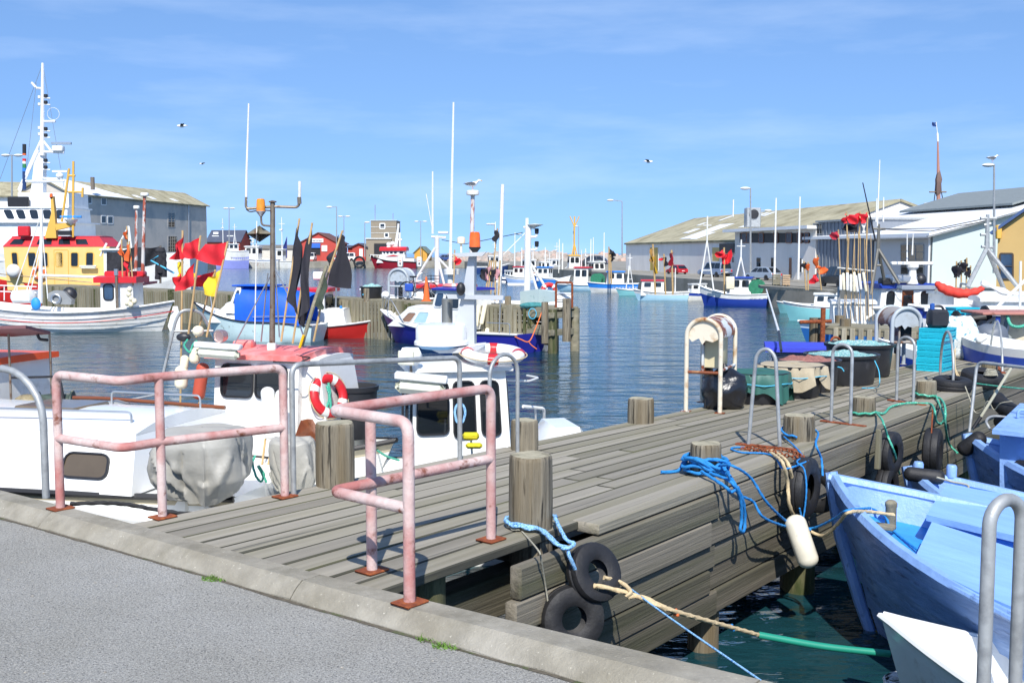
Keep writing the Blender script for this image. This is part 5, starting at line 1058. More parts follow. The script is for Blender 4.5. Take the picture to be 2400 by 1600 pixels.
for p_ in (((2140, 1325), (2420, 1478)), ((2186, 1226), (2420, 1290))): MB().tube([W(*p_[0], .97), W(*p_[1], .94)], .02, 6).build('hatch_coaming', m_bblue, RB1, world=True)
p = W(2080, 1190, 1.02); MB().lathe([(.045, -.2), (.045, .06), (.05, .07), (.05, .10), (.03, .12)], 12, Matrix.Translation(W(2088, 1205, 1.0))).build('samson_post', m_slat, RB1, world=True)
MB().cbx(-.22, .12, -.05, .05, -.02, .02, .008, X=Matrix.Translation(W(2062, 1232, .95)) @ Matrix.Rotation(R(-38), 4, 'Z')).build('fairlead_board', m_slat, RB1, world=True)
rope('twisted tan and blue painter coming aboard over the nearest blue bow', [Q(1890, 1240, 8.95), Q(1930, 1255, 8.8), Q(1965, 1225, 8.45), W(1990, 1200, 1.19), W(2040, 1199, 1.10), W(2095, 1206, 1.05)], .016, m_rtan)
rope('blue line lying in the foredeck of the nearest blue boat', [W(2015, 1160, 1.05), W(2035, 1185, 1.0), W(2075, 1210, .98), W(2090, 1240, .9), W(2150, 1288, .86)], .011, m_rblue)
stem = bow1 + V((-.02, .02, 0)); tyre('half tyre nailed round the stem of the nearest sky blue boat', bow1 + e1 * .05 + V((-.06, .05, -.12)), V((.55, .83, .1)), .20, .055)
RB2, at2b, e2 = blueboat('second sky blue boat with a black fender on its bow, under the pier tyres', W(2128, 1106, 1.0), R(118), 5.6, 1.7, (1.0, .72, .9))
mb = MB(); capsule(mb, W(2118, 1108, 1.05), W(2215, 1120, 1.02), .07, 14); mb.build('bow_fender', m_rubber, RB2, world=True)
for px_, py_ in ((2152, 1096), (2230, 1104)): MB().lathe([(.045, 0), (.05, .1), (.04, .12)], 12, Matrix.Translation(W(px_, py_ + 14, 1.0))).build('bollard_post', m_bblue, RB2, world=True)
rope('grey line across the bow of the second sky blue boat', [W(2195, 1118, 1.06), W(2230, 1128, 1.02), W(2270, 1142, .98), W(2200, 1190, .9)], .010, m_rgrey, near=False)
RB3, at3b, e3 = blueboat('third sky blue boat with a small wheelhouse at the right frame edge', W(2268, 1028, 1.12), R(116), 6.4, 2.0, (1.12, .85, 1.0))
wp = W(2400, 1090, 1.0)
q_ = [W(2343, 1012, 1.36), W(2440, 1022, 1.36), W(2490, 965, 1.36), W(2395, 960, 1.36)]
lo_ = [V((p.x + .02, p.y - .03, .45)) for p in q_]; mb = MB(); mb.add(lo_ + q_, [(0, 1, 2, 3), (4, 5, 6, 7), (0, 1, 5, 4), (1, 2, 6, 5), (2, 3, 7, 6), (3, 0, 4, 7)]); whb = mb.build('wheelhouse', m_bblue, RB3, world=True)
ctrq = sum(q_, V()) / 4; MB().prism([ctrq + (p - ctrq) * 1.22 + V((0, 0, .05)) for p in q_], (0, 0, -.045)).build('roof', m_bblue, RB3, world=True)
inv = wmat(whb).inverted(); pane(whb, [inv @ p for p in (lo_[0], lo_[1], q_[1], q_[0])], (.45, .95, .42, .68), m_glass, m_black, .02, out=inv.to_3x3() @ V((0, -1, 0)))
MB().tube(bend([ctrq + V((-.2, -.1, .06)), ctrq + V((-.2, -.1, .14)), ctrq + V((.3, -.2, .14))], .04), .018, 8).build('roof_rail', m_bblue, RB3, world=True)
mb = MB(); capsule(mb, W(2248, 1060, .98), W(2308, 1018, 1.2), .085, 14); tag(mb.build('rubber_fender', m_rubber), 'black rubber fender slung at the bow of the third blue boat', 'fender')
MB().tube(smooth([Q(2320, 1005, 11.5), Q(2312, 985, 11.6), Q(2335, 975, 11.8), Q(2410, 985, 11.6)], 8), .014, 8).build('pulpit_rail', m_galv, RB3, world=True)
# small craft beyond, at the right frame edge
t = thing('dark_dinghy', 'dark upturned rubber dinghy bow at the right frame edge', 'boat', W(2380, 960, .9)); mb = MB(); mb.tube(smooth([Q(2335, 932, 12.9), Q(2352, 950, 12.7), Q(2390, 975, 12.4), Q(2440, 985, 12.0)], 6), [.10] * 18 + [.10], 12) if False else mb.tube(smooth([Q(2335, 935, 12.9), Q(2355, 955, 12.7), Q(2395, 975, 12.4), Q(2450, 985, 12.0)], 6), .10, 12); mb.build('tube', m_rubber, t, world=True); mb = MB().tube(smooth([Q(2345, 985, 12.9), Q(2365, 1000, 12.7), Q(2405, 1012, 12.4), Q(2450, 1015, 12.0)], 6), .09, 12); mb.build('tube', m_rubber, t, world=True)
t = thing('blue_white_boat_end', 'blue and white boat end just inside the right frame edge', 'boat', W(2400, 930, .9), R(116)); hull(t, 3.0, 1.2, (1.0, .8, .9), [m_bottom, mk('royal_blue', C('#2b4fae'), .4), m_white, m_white, m_white], stern='D')
# --- white dinghy in the lower right corner
bw = W(2066, 1437, .74); hdw = R(126); ew = V((math.cos(hdw), math.sin(hdw), 0))
WD = thing('white_dinghy', 'open white dinghy in the lower right corner', 'boat', (bw.x - ew.x * 1.6, bw.y - ew.y * 1.6, 0), hdw)
hull(WD, 3.2, 1.35, (.74, .60, .58), [m_white2, m_white2, m_gel, m_gel, m_gel], deck=.36, rake=.28, t=.03, bwl=.7, bf=1.5, draft=.2, rr=.022, rail=m_gel, sh0=.2)
MB().cbx(-.15, .12, -.55, .55, .38, .42, .01).build('thwart', m_gel, WD); MB().cbx(-1.2, -.95, -.55, .55, .38, .42, .01).build('thwart', m_gel, WD)
for k in range(5): MB().torus(.07 + .012 * k, .016, 18, 6, Matrix.Translation(W(2098 + k * 6, 1592 + (k % 2) * 8, .16))).build('painter_coil', m_white2, WD, world=True)
rope('tan rope lying inside the white dinghy', [W(2195, 1552, .35), W(2222, 1578, .33), W(2260, 1592, .32), W(2300, 1600, .3), W(2340, 1610, .3)], .015, m_rtan)
# ================================================================== slatted pier across the harbour
ZB = 1.43
SA, SB = W(100, 667, ZB), W(1297, 722, ZB); us = (SB - SA).normalized(); ns = V((us.y, -us.x, 0)); ns = ns if ns.y < 0 else -ns; LS = (SB - SA).length
sp = thing('slatted_pier', 'long grey timber pier faced with upright slats, lying across the harbour', 'pier', (SB.x, SB.y, ZB))
WB = 1.35
for k in range(6):
    s = 0
    while s < LS:
        e = min(LS, s + rnd.uniform(5, 8)); o_ = -ns * (.1 + (WB - .2) * (k + .5) / 6); a, b = SA + us * s + o_, SA + us * (e - .02) + o_
        board(sp, 'plank', a, b, WB / 6 - .03, .07, m_slat); s = e
for o_, z_ in ((.06, -.03), (.06, -.55), (WB - .05, -.05)):
    s = 0
    while s < LS: e = min(LS, s + 6.3); board(sp, 'rail_beam', SA + us * s - ns * (o_ - .02) + V((0, 0, z_)), SA + us * (e - .02) - ns * (o_ - .02) + V((0, 0, z_)), .10, .16, m_slat); s = e
s = .1; i = 0
while s < LS - .9:
    p = SA + us * s + ns * .09; big = i % 13 == 0; h = rnd.uniform(.0, .05)
    tlt = us * rnd.uniform(-.02, .02); w_ = .24 if big else rnd.uniform(.10, .135)
    board(sp, 'slat', p + V((0, 0, -h + (.05 if big else -.05))), p + tlt + V((0, 0, -ZB - .2)), w_, .06 if not big else .2, m_algae if (rnd.random() < .12) else m_slat, up=ns); s += .20 if not big else .26; i += 1
for k in range(7): board(sp, 'gap_shade_board', SA - ns * (WB - .12) + V((0, 0, -.08 - k * .19)), SA + us * (LS - 1.1) - ns * (WB - .12) + V((0, 0, -.08 - k * .19)), .17, .05, m_wetbeam, up=-ns)  # dark boards added behind the slats to stand in for shade in the gaps
for s in [LS - 1.0, LS - .12]:
    for o_ in (.10, WB - .15):
        p = SA + us * s - ns * o_; MB().lathe([(.16, -2), (.15, .3), (.14, ZB - .05)], 14, Matrix.Translation(V((p.x, p.y, 0))), wob=.03).build('pile', m_algae if o_ < 1 else m_slat, sp, world=True)
for z_ in (1.30, .75): board(sp, 'end_beam', SB - us * .1 + ns * .12 + V((0, 0, z_ - ZB)), SB - us * .1 - ns * WB + V((0, 0, z_ - ZB)), .12, .2, m_slat); board(sp, 'end_beam', SB - us * 1.05 + ns * .05 + V((0, 0, z_ - ZB)), SB + us * .08 + ns * .05 + V((0, 0, z_ - ZB)), .10, .18, m_slat)
for px_, ty, by, wp, lb in ((1277, 708, 738, 17, 'green-topped pile head at the right end of the slatted pier'), (1328, 700, 735, 20, 'pile head at the outermost corner of the slatted pier'), (858, 676, 702, 14, 'pile head with a turquoise rope left of the far grey kiosk'), (1190, 694, 715, 16, 'pile head beside the white mast on the slatted pier')):
    p = W(px_, by, ZB); r_ = wp / 2 / F * p.y; zt_ = Q(px_, ty, p.y).z; o = MB().lathe([(r_, -.8), (r_ * .98, zt_ - ZB - .02), (r_ * .85, zt_ - ZB)], 12, wob=.03).build('pile_head', m_pile); o.location = (p.x, p.y + .1, ZB); tag(o, lb, 'pile')
# --- things standing on it
def spt(px, back=.8): p = W(px, 724 - (1352 - px) * .0455, ZB); return p - ns * back
k_ = spt(890, .9); kiosk('pale grey power kiosk with rounded roof on the slatted pier', k_, R(-20), .78, .6, 1.12, m_kiosk2, m_kiosk2, m_alu)
o = MB().sphere((0, 0, .16), .16, 14, 10).build('round_buoy', m_white); p = spt(889, .3); o.location = p; tag(o, 'white ball buoy at the foot of the far grey kiosk', 'buoy')
t = thing('bicycle', 'dark bicycle with a front basket parked on the slatted pier', 'bicycle', spt(938, .9), R(-28)); rw = .34
for nm, x_ in (('wheel', -.52), ('wheel', .52)):
    X = Matrix.Translation((x_, 0, rw)) @ Matrix.Rotation(R(90), 4, 'X'); o = MB().torus(rw - .02, .02, 26, 6, X).build(nm, m_rubber, t); mb = MB()
    for i in range(10): a = math.pi * i / 10 * 2; mb.tube([(x_, 0, rw), (x_ + math.cos(a) * (rw - .03), 0, rw + math.sin(a) * (rw - .03))], .004, 4)
    mb.torus(.025, .02, 8, 5, X).build('spokes', m_alu, o)
mb = MB()
for a, b in (((-.52, rw), (-.12, .30)), ((-.12, .30), (-.24, .82)), ((-.52, rw), (-.22, .72)), ((-.12, .30), (.36, .62)), ((-.22, .60), (.34, .74)), ((.33, .86), (.40, .60)), ((.40, .60), (.52, rw))): mb.tube([(a[0], 0, a[1]), (b[0], 0, b[1])], .018, 6)
mb.build('frame', mk('bike_frame', C('#3c2f3a'), .4), t); MB().tube(bend([(.22, .28, .98), (.33, .2, 1.0), (.33, 0, .92), (.33, -.2, 1.0), (.22, -.28, .98)], .08), .014, 6).build('handlebar', m_alu, t)
MB().cbx(-.38, -.10, -.08, .08, .82, .88, .03).build('saddle', m_black, t); mb = MB()
for z_ in (.66, .78, .90): mb.tube([(.46, -.15, z_), (.78, -.18, z_), (.78, .18, z_), (.46, .15, z_)], .009, 5, closed=True)
for x_, y_ in ((.46, -.15), (.78, -.18), (.78, .18), (.46, .15), (.62, -.17), (.62, .17), (.78, 0)): mb.tube([(x_, y_, .66), (x_, y_, .90)], .007, 5)
mb.build('basket', m_black, t); MB().cbx(-.50, -.18, -.2, -.05, .32, .6, .03).build('pannier', mk('blue_bag', C('#2f56b4'), .6), t)
p = spt(975, .5); t = thing('traffic_cone', 'tall orange cone beside the bicycle wheel', 'cone', p); MB().lathe([(.14, .03), (.12, .1), (.03, .85), (.02, .87)], 14).build('cone_body', m_orcloth, t); MB().cbx(-.17, .17, -.17, .17, 0, .03, .005).build('cone_base', m_orcloth, t)
p = spt(832, .8); t = tub('black tub heaped with green net on the slatted pier', p, .42, .45, lid=nets(m_net, .12, 3), group='tubs on the slatted pier'); p = spt(812, 1.2); tub('black tub behind the net-heaped one on the slatted pier', p, .4, .42, group='tubs on the slatted pier')
rope('turquoise rope round the pile head left of the far kiosk', [V((p_.x, p_.y, z_)) for p_, z_ in ((spt(853, -.05), 1.6), (spt(862, -.05), 1.62), (spt(862, -.1), 1.3), (spt(858, -.12), .8))], .03, m_twine, near=False)
b0 = W(1222, 712, ZB); mb = MB(); q = [Q(1219, 716, 36.2), Q(1262, 712, 35.2), Q(1300, 706, 36.0)]; qt = [Q(1219, 683, 36.2), Q(1263, 677, 35.2), Q(1293, 684, 36.0)]
bk = [p + V((.3, .9, 0)) for p in (q[0], q[2])]; bkt = [p + V((.3, .9, 0)) for p in (qt[0], qt[2])]
mb.add(q + qt + bk + bkt, [(0, 1, 4, 3), (1, 2, 5, 4), (0, 3, 8, 6), (2, 7, 9, 5), (6, 8, 9, 7), (3, 4, 5, 9, 8), (0, 6, 7, 2, 1)]); o = mb.build('hatch_box', mk('worn_pale_green', C('#c3d6d2'), .55, var=.06, vs=2, col2='#8fb0aa', t2=(.6, .68), s2=3)); tag(o, 'worn pale green wheelhouse shell standing at the right end of the slatted pier', 'box')
for i, (y0, y1, lb) in enumerate(((703, 722, 'lower white plastic tub at the right end of the slatted pier'), (686, 703, 'upper white plastic tub inside the rusty hoop'))):
    a, b = Q(1304, y1, 34.6), Q(1342, y1, 34.3); h_ = Q(1304, y0, 34.6).z - a.z; c_ = (a + b) / 2 + V((0, .3, 0)); o = MB().cbx(-.27, .27, -.3, .3, 0, h_ * .82, .04).cbx(-.29, .29, -.32, .32, h_ * .82, h_ - .01, .02).build('white_tub', m_white); o.location = (c_.x, c_.y, a.z); tag(o, lb, 'tub', 'white tubs on the slatted pier')
a, b = Q(1303, 721, 34.2), Q(1341, 721, 33.9); zt_ = Q(1320, 662, 34).z; t = thing('rusty_hoop', 'square rusty pipe hoop at the right end of the slatted pier', 'hoop', a); MB().tube(bend([a, up(a, zt_), up(b, zt_), b], .08), .035, 8).build('hoop_pipe', m_rust, t, world=True)
o = MB().sphere(Q(1250, 716, 34.6), .28, 14, 8, 1.6, .8, .4).build('net_heap', mk('dark_teal_net', C('#3f7f80'), .9, bump=.9, bs=30, var=.4, vs=9)); tag(o, 'dark teal net heap hanging at the slatted pier edge', 'net heap')
rope('orange rope drooping from the slatted pier end to the blue cabin boat', [Q(1272, 725, 34.0), Q(1255, 770, 33.6), Q(1240, 800, 33.4), Q(1220, 795, 33.4), Q(1207, 789, 33.6)], .02, m_ror, near=False)
rope('orange rope end hanging free below the slatted pier end', [Q(1238, 799, 33.4), Q(1245, 808, 33.4), Q(1258, 818, 33.4)], .018, m_ror, near=False)
rope('coil of teal rope hung on the slats', [Q(1248 + 9 * math.cos(i * .8), 735 + 12 * math.sin(i * .8), 34.1) for i in range(20)], .014, m_twine, near=False)
# lamp posts of the slatted pier, one with a gull
m_peel = mk('peeling_pole', C('#c9c3bd'), .6, var=.1, vs=3, col2='#a5543f', t2=(.48, .54), s2=2.6, st=(1, 1, .4))
def pierlamp(label, px, ty, by, Y, back, hw=.42):
    b_ = Q(px, by, Y); tp = Q(px + back, ty, Y); t = thing('pier_lamp', label, 'lamp post', b_, group='peeling lamp posts on the slatted pier')
    MB().tube([b_, tp], [.10, .075], 10).build('pole', m_peel, t, world=True)
    MB().lathe([(hw * .3, -.02), (hw * .95, .02), (hw, .08), (hw * .95, .15), (hw * .8, .18), (.02, .19)], 16, Matrix.Translation(tp)).build('lamp_head', m_white, t, world=True); return tp
g1_ = pierlamp('peeling red and white lamp post on the slatted pier with a gull on its head', 1104, 458, 690, 39.5, 4, .24)
pierlamp('peeling lamp post in front of the grey warehouse, right of a shorter one', 334, 460, 663, 56, 5, .21)
pierlamp('shorter peeling lamp post in front of the grey warehouse', 318, 490, 663, 58, 2, .17)
def gull(label, p, rz, s=1.0, fly=False):
    t = thing('seagull', label, 'gull', p, rz); wm, gm = paint('gull_white', '#eceae6', .7), mk('gull_grey', C('#54575e'), .7)
    sp_ = [(-.20, .17, .012, .03), (-.12, .165, .035, .05), (-.02, .155, .058, .065), (.06, .165, .058, .065), (.12, .20, .038, .042), (.145, .235, .034, .036), (.17, .255, .034, .034), (.20, .255, .020, .02), (.235, .247, .006, .007)]
    if fly: sp_ = [(x, .1 + (z - .15) * .3, a, b) for x, z, a, b in sp_]
    mb = MB(); n = 12; vs = [V((x * s, math.cos(2 * math.pi * k / n) * a * s, (z + math.sin(2 * math.pi * k / n) * b) * s)) for x, z, a, b in sp_ for k in range(n)]
    mb.add(vs, [(i * n + k, i * n + (k + 1) % n, (i + 1) * n + (k + 1) % n, (i + 1) * n + k) for i in range(len(sp_) - 1) for k in range(n)] + [tuple(range(n)), tuple(range((len(sp_) - 1) * n, len(sp_) * n))]); mb.build('body', wm, t)
    for sg in (1, -1):
        if fly:
            q = [V((.07, .04 * sg, .10)), V((.10, .28 * sg, .20)), V((.02, .62 * sg, .13)), V((-.06, .30 * sg, .17)), V((-.08, .05 * sg, .10))]; MB().prism([p_ * s for p_ in q], (0, 0, .012 * s)).build('wing', gm, t)
        else:
            q = [V((.09, .062 * sg, .19)), V((.0, .075 * sg, .215)), V((-.12, .055 * sg, .205)), V((-.27, .015 * sg, .175)), V((-.14, .055 * sg, .15)), V((.0, .07 * sg, .13)), V((.08, .066 * sg, .14))]; MB().prism([p_ * s for p_ in q], (0, .008 * sg, 0)).build('wing', gm, t)
            MB().tube([(0, .03 * sg * s, .11 * s), (.005, .03 * sg * s, 0)], .006 * s, 5).build('leg', mk('gull_leg', C('#c99a8a'), .6), t)
    MB().lathe([(.012 * s, 0), (.010 * s, .025 * s), (.001, .05 * s)], 6, Matrix.Translation((.225 * s, 0, (.249 if not fly else .13) * s)) @ Matrix.Rotation(R(97), 4, 'Y')).build('beak', mk('beak_yellow', C('#d9a520'), .5), t); return t
gull('grey-backed gull standing on the peeling lamp post', g1_ + V((0, 0, .19)), R(-12), 1.35)
# ================================================================== boats in front of the slatted pier
m_aqua = paint('pale_aqua_paint', '#cfe6e6', .35, d=.1); m_navy = paint('ultramarine_hull', '#2b2f9a', .35); m_hred = paint('red_hull', '#d2302c', .35)
m_bluetarp = mk('blue_tarp', C('#0f58c8'), .5, var=.14, vs=2, bump=.4, bs=4)
# white clinker boat, stern to the right with its rudder hung outside
st_ = W(396, 778, 0); M1 = thing('clinker_boat', 'white clinker fishing boat with red-roofed wheelhouse at the left', 'boat', (st_.x - 5.1, st_.y + .6, 0), R(181))
atm = hull(M1, 10.2, 2.9, (1.75, .84, 1.22), [m_bottom, m_white, m_white, m_white, m_white2], strakes=6, band=.99, deck=.30, stern='D', rake=.8, srake=.5, draft=.5, n=36, rail=m_white, rr=.05, bf=2.2)
MB().prism([(-5.1, -.02, -.5), (-5.32, -.02, -.3), (-5.36, -.02, .55), (-5.26, -.02, 1.0), (-5.08, -.02, 1.0), (-4.85, -.02, .2)], (0, .05, 0)).build('rudder', m_white, M1)
MB().tube([V((atm(s).x, atm(s).y + .03, atm(s).z - .42)) for s in [i / 20 for i in range(21)]], .018, 6).build('stripe', m_hred, M1)
z_ = Q(290, 662, 43.5).z; x_a = lambda px: -(Q(px, 700, 43.6).x - (st_.x - 5.1))
cabin(M1, x_a(322), x_a(247), 1.3, 1.25, .75, z_, m_white, m_red, over=.2, th=.22, cam=.05, frame=m_black, rad=.1, fw=.05, glass=m_glassb, wins=[('P', .62, .88, .45, .93), ('S', .2, .5, .5, .9), ('F', .1, .45, .5, .9)])
MB().cbx(x_a(338), x_a(245), -.35, .1, z_ + .22, z_ + .45, .04).build('roof_box', m_red, M1)
MB().tube([(x_a(289), .85, .9), (x_a(289), .85, z_ + .35)], .06, 8).build('exhaust_pipe', m_steel, M1); MB().tube([(x_a(289), .85, z_ + .3), (x_a(289), .85, z_ + .55)], .09, 8).build('exhaust_cap', m_alu, M1)
wq = lambda x, y, Y=43.4: Q(x, y, Y)
MB().tube([wq(94, 710), wq(98, 490)], [.10, .05], 8).build('mast', m_white, M1, world=True); MB().tube([wq(97, 645), wq(246, 650)], .05, 8).build('boom', m_white, M1, world=True)
for a, b in (((97, 560), (60, 690)), ((97, 575), (70, 690)), ((98, 500), (30, 690)), ((98, 520), (112, 700))): MB().tube([wq(*a), wq(*b)], .022, 6).build('stay', m_white, M1, world=True)
MB().cbx(x_a(88), x_a(36), -.6, .6, 1.15, 1.65, .1).build('liferaft_case', m_white, M1); 
for y_ in (672, 686): MB().tube([wq(-20, y_ - 4), wq(86, y_)], .025, 6).build('bow_rail', m_white, M1, world=True)
for x_ in (10, 40, 70): MB().tube([wq(x_, 672), wq(x_, 704)], .022, 6).build('bow_rail', m_white, M1, world=True)
mb = MB(); c_ = wq(140, 697, 43.0); mb.prism([wq(112, 705, 43), wq(112, 688, 43), wq(125, 681, 43), wq(150, 683, 43), wq(168, 703, 43), wq(166, 714, 43), wq(130, 712, 43)], (0, .35, 0)); mb.build('net_hauler', mk('cast_grey', C('#9a9c9a'), .5, .3), M1, world=True)
MB().torus(.17, .05, 18, 8, Matrix.Translation(wq(131, 700, 42.95)) @ Matrix.Rotation(R(90), 4, 'X')).build('hauler_drum', m_alu, M1, world=True); MB().sphere(wq(163, 690, 43.4), .30, 14, 8, 1, .8, 1).build('net_ball', m_blackpl, M1, world=True)
tag(MB().sphere(wq(84, 712, 42.8), .2, 10, 6, 1, .6, 1.3).build('blue_bag', mk('bright_blue_bag', C('#2a8fd8'), .6)), 'bright blue bag over the clinker boat gunwale at the mast foot', 'bag')
for i, (x_, y_) in enumerate(((302, 690), (308, 700), (298, 710), (307, 714), (315, 706), (304, 678))): tag(MB().sphere(wq(x_, y_, 42.6), .105, 12, 8, 1, 1, 1.15).build('net_float', m_cream), ('uppermost but one', 'middle right', 'lower left', 'lowest', 'rightmost', 'topmost')[i] + ' cream ball float in the bunch on the clinker boat wheelhouse', 'float', 'cream floats on the clinker boat')
GF = 'orange marker flags behind the clinker boat'
flagpx('topmost orange pennant among the marker flags by the clinker boat', 43.2, [(305, 700), (297, 530)], [([(297, 534), (298, 560), (291, 558), (290, 545)], m_orcloth)], r=.03, group=GF); flagpx('orange pennant left in the bunch by the clinker boat', 43.2, [(288, 680), (285, 560)], [([(285, 575), (291, 602), (281, 594), (279, 582)], m_orcloth)], r=.03, group=GF)
flagpx('dark red and orange flags furled on one cane by the clinker boat', 43.1, [(312, 670), (303, 565)], [([(303, 570), (308, 612), (295, 610), (297, 574)], m_orcloth), ([(300, 610), (302, 634), (294, 636), (293, 612)], m_redcloth)], r=.03, group=GF)
# pale aqua cuddy boat with blue canvas
b_ = W(455, 790, 0); s_ = W(735, 806, 0); M2c = (W(560, 806, 0) + W(700, 806, 0)) / 2
Y2b = 38.6; M2 = thing('cuddy_boat', 'pale aqua cuddy boat with bright blue canvas tent', 'boat', (Q(594, 806, Y2b).x, Y2b + .5, 0), R(168))
hull(M2, 4.9, 1.9, (1.36, .72, .60), [m_bottom, m_aqua, m_aqua, m_white, m_white], deck=.05, rake=.75, rail=m_black, rr=.03, bf=2.6, tw=.8)
cabin(M2, .15, 1.6, 1.45, 1.2, .66, 1.30, m_white, m_white, rf=.7, rb=.0, over=.0, th=.03, cam=.08, nm='cuddy', frame=m_white2, fw=.02, wins=[('P', .06, .32, .42, .84), ('P', .40, .62, .42, .84)], glass=m_glassb)
cabin(M2, .28, .80, 1.5, 1.22, 1.0, 1.93, m_white, None, rf=.36, nm='windscreen_frame', frame=m_white, fw=.03, wins=[('P', .15, .7, .35, .88), ('F', .06, .94, .35, .9)], glass=m_glassb)
def tent(u, v):
    x = .42 - 2.45 * u; a = math.pi * v; c_ = math.cos(a); hh = 1.36 * (1 - .22 * u ** 2); yy = (abs(c_) ** .45) * (1 if c_ > 0 else -1) * (.62 + .25 * (1 - math.sin(a)))
    return V((x - .35 * u * math.sin(a) ** 2 + .12 * (1 - u) * math.sin(a), yy, .62 + hh * math.sin(a) ** .45 + .02 * math.sin(11 * u + 6 * v)))
MB().grid(tent, 14, 26).build('canvas_tent', m_bluetarp, M2, ang=60)
MB().cbx(-.9, .62, -.66, .66, 1.955, 2.01, .02).build('canvas_top', m_bluetarp, M2)
MB().tube(bend([(-.3, .93, .9), (-1.0, .93, .92), (-2.1, .85, .92)], .1), .016, 6).build('side_rail', m_alu, M2); MB().tube(bend([(1.5, .45, 1.2), (1.6, .4, 1.75), (2.2, .1, 1.9)], .1), .016, 6).build('pulpit', m_alu, M2)
# red boat
Y3 = 40.0; M3 = thing('red_boat', 'bright red boat with white top behind the pale aqua cuddy boat', 'boat', (Q(785, 800, Y3).x - .75, Y3 + .4, 0), R(-8))
hull(M3, 5.0, 1.9, (.72, .45, .6), [m_black, m_hred, m_white, m_white, m_white], band=.9, deck=.08, rake=.4, rail=m_white, rr=.03, bf=3.0)
cabin(M3, -.9, .5, 1.2, 1.1, .5, 1.72, m_white, m_red, over=.2, th=.1, frame=m_black, fw=.02, wins=[('S', .1, .42, .5, .88), ('S', .55, .9, .5, .88), ('F', .1, .9, .5, .88)]); cabin(M3, .5, 1.3, 1.1, 1.0, .5, 1.05, m_white, m_white, rf=.1, over=.0, th=.02, nm='fore_cabin')
MB().tube([(.75, 0, 1.05), (.78, 0, 1.85)], .04, 8).build('samson_mast', m_alu, M3); MB().cbx(-.1, .35, -.1, .1, 2.15, 2.45, .04).build('radar', m_white, M3); MB().tube([(.1, 0, 1.8), (.1, 0, 2.2)], .03, 8).build('radar_post', m_alu, M3); MB().tube([(-.4, .1, 1.8), (-.7, .1, 3.3)], .02, 6).build('whip_aerial', m_orcloth, M3); MB().lathe([(.05, 0), (.05, .12)], 10, Matrix.Translation((1.05, -.3, 1.08))).build('fuel_cap', mk('cap_blue', C('#2d83d0'), .5), M3)
# ultramarine cabin boat
bw_, sw_ = W(868, 801, 0), W(1196, 829, 0); e_ = (bw_ - sw_).normalized(); nl = V((-e_.y, e_.x, 0)); cen = (bw_ + sw_) / 2 + (nl if nl.y > 0 else -nl) * .75
M4 = thing('blue_cabin_boat', 'deep blue cabin boat with white top lying along the slatted pier', 'boat', cen, math.atan2(e_.y, e_.x))
hull(M4, 7.3, 2.1, (1.12, .60, .62), [m_bottom, m_navy, m_white, m_white, m_white], band=.92, deck=.05, rake=.75, rail=m_white, rr=.03, bf=2.3, tw=.7)
cabin(M4, .0, 2.4, 1.6, 1.35, .62, 1.25, m_white, m_white, rf=.9, rb=0, over=0, th=.03, cam=.08, nm='fore_cabin', frame=m_white2, fw=.025, wins=[('P', .22, .50, .28, .84, mk('pale_curtain_glass', C('#9fc0c8'), .1)), ('P', .58, .80, .28, .78, mk('brown_curtain_glass', C('#8a6a54'), .1))])
cabin(M4, -1.2, .45, 1.55, 1.35, .62, 1.92, m_white, m_navy, rf=.42, rb=.05, over=.12, th=.06, frame=m_white, fw=.03, wins=[('P', .66, .92, .58, .92, m_glassb), ('P', .08, .56, .55, .92), ('F', .06, .94, .55, .92, m_glassb)], nm='wheelhouse')
lifering(M4, (-.2, .1, 2.05), (0, 0, 1), .36, .09, m1=mk('pink_ring', C('#e6827c'), .5), m2=m_white)
for sg in (1, -1): MB().tube(bend([(3.5, .05 * sg, 1.2), (3.4, .1 * sg, 1.62), (2.2, .75 * sg, 1.50), (1.5, .85 * sg, .8)], .15), .015, 6).build('pulpit', m_alu, M4); MB().tube([(2.6, .6 * sg, .95), (2.6, .55 * sg, 1.52)], .014, 6).build('pulpit', m_alu, M4)
MB().tube(bend([(-3.4, .8, .6), (-3.4, .8, .95), (-2.5, .9, .95)], .08), .015, 6).build('stern_rail', m_alu, M4); MB().tube([(-2.2, 0, .6), (-2.3, 0, 2.4)], .02, 6).build('pole', m_alu, M4)
for i, (x_, y_, x2, y2) in enumerate(((1115, 765, 1122, 715), (1128, 760, 1138, 710), (1108, 762, 1112, 735), (1140, 790, 1143, 768))): floatpx(('long middle', 'rightmost upper', 'short leftmost', 'low rightmost')[i] + ' white tubular float in the cockpit of the deep blue cabin boat', 35.6, (x_, y_), (x2, y2), 11, m_cream, 'tubular floats on the deep blue cabin boat')
for i in range(4): flagpx(('dark drooping flag', 'pink faded flag', 'dark furled flag', 'second pink flag')[i] + ' above the deep blue cabin boat stern', 36.5, [((1136, 1141, 1160, 1168)[i], 705), ((1148, 1153, 1162, 1172)[i], 610)], [(([(1146, 622), (1140, 660), (1121, 645), (1130, 630)], [(1152, 612), (1145, 655), (1134, 652), (1140, 630)], [(1163, 618), (1158, 660), (1146, 655), (1152, 635)], [(1172, 628), (1168, 655), (1160, 650), (1164, 630)])[i], (m_blkcloth, m_pinkcloth, m_blkcloth, m_pinkcloth)[i])], r=.03, group='flags behind the deep blue cabin boat')
flagpx('small red flag on a cane above the slatted pier', 43, [(1062, 700), (1066, 585)], [([(1066, 600), (1064, 620), (1079, 617), (1076, 605)], m_redcloth)], r=.03, group='flags behind the deep blue cabin boat')
flagpx('rolled black flag on a tall leaning cane', 40, [(1150, 690), (1160, 590), (1166, 535)], [([(1166, 537), (1162, 565), (1160, 565), (1163, 540)], m_blkcloth)], r=.025, group='flags behind the deep blue cabin boat')
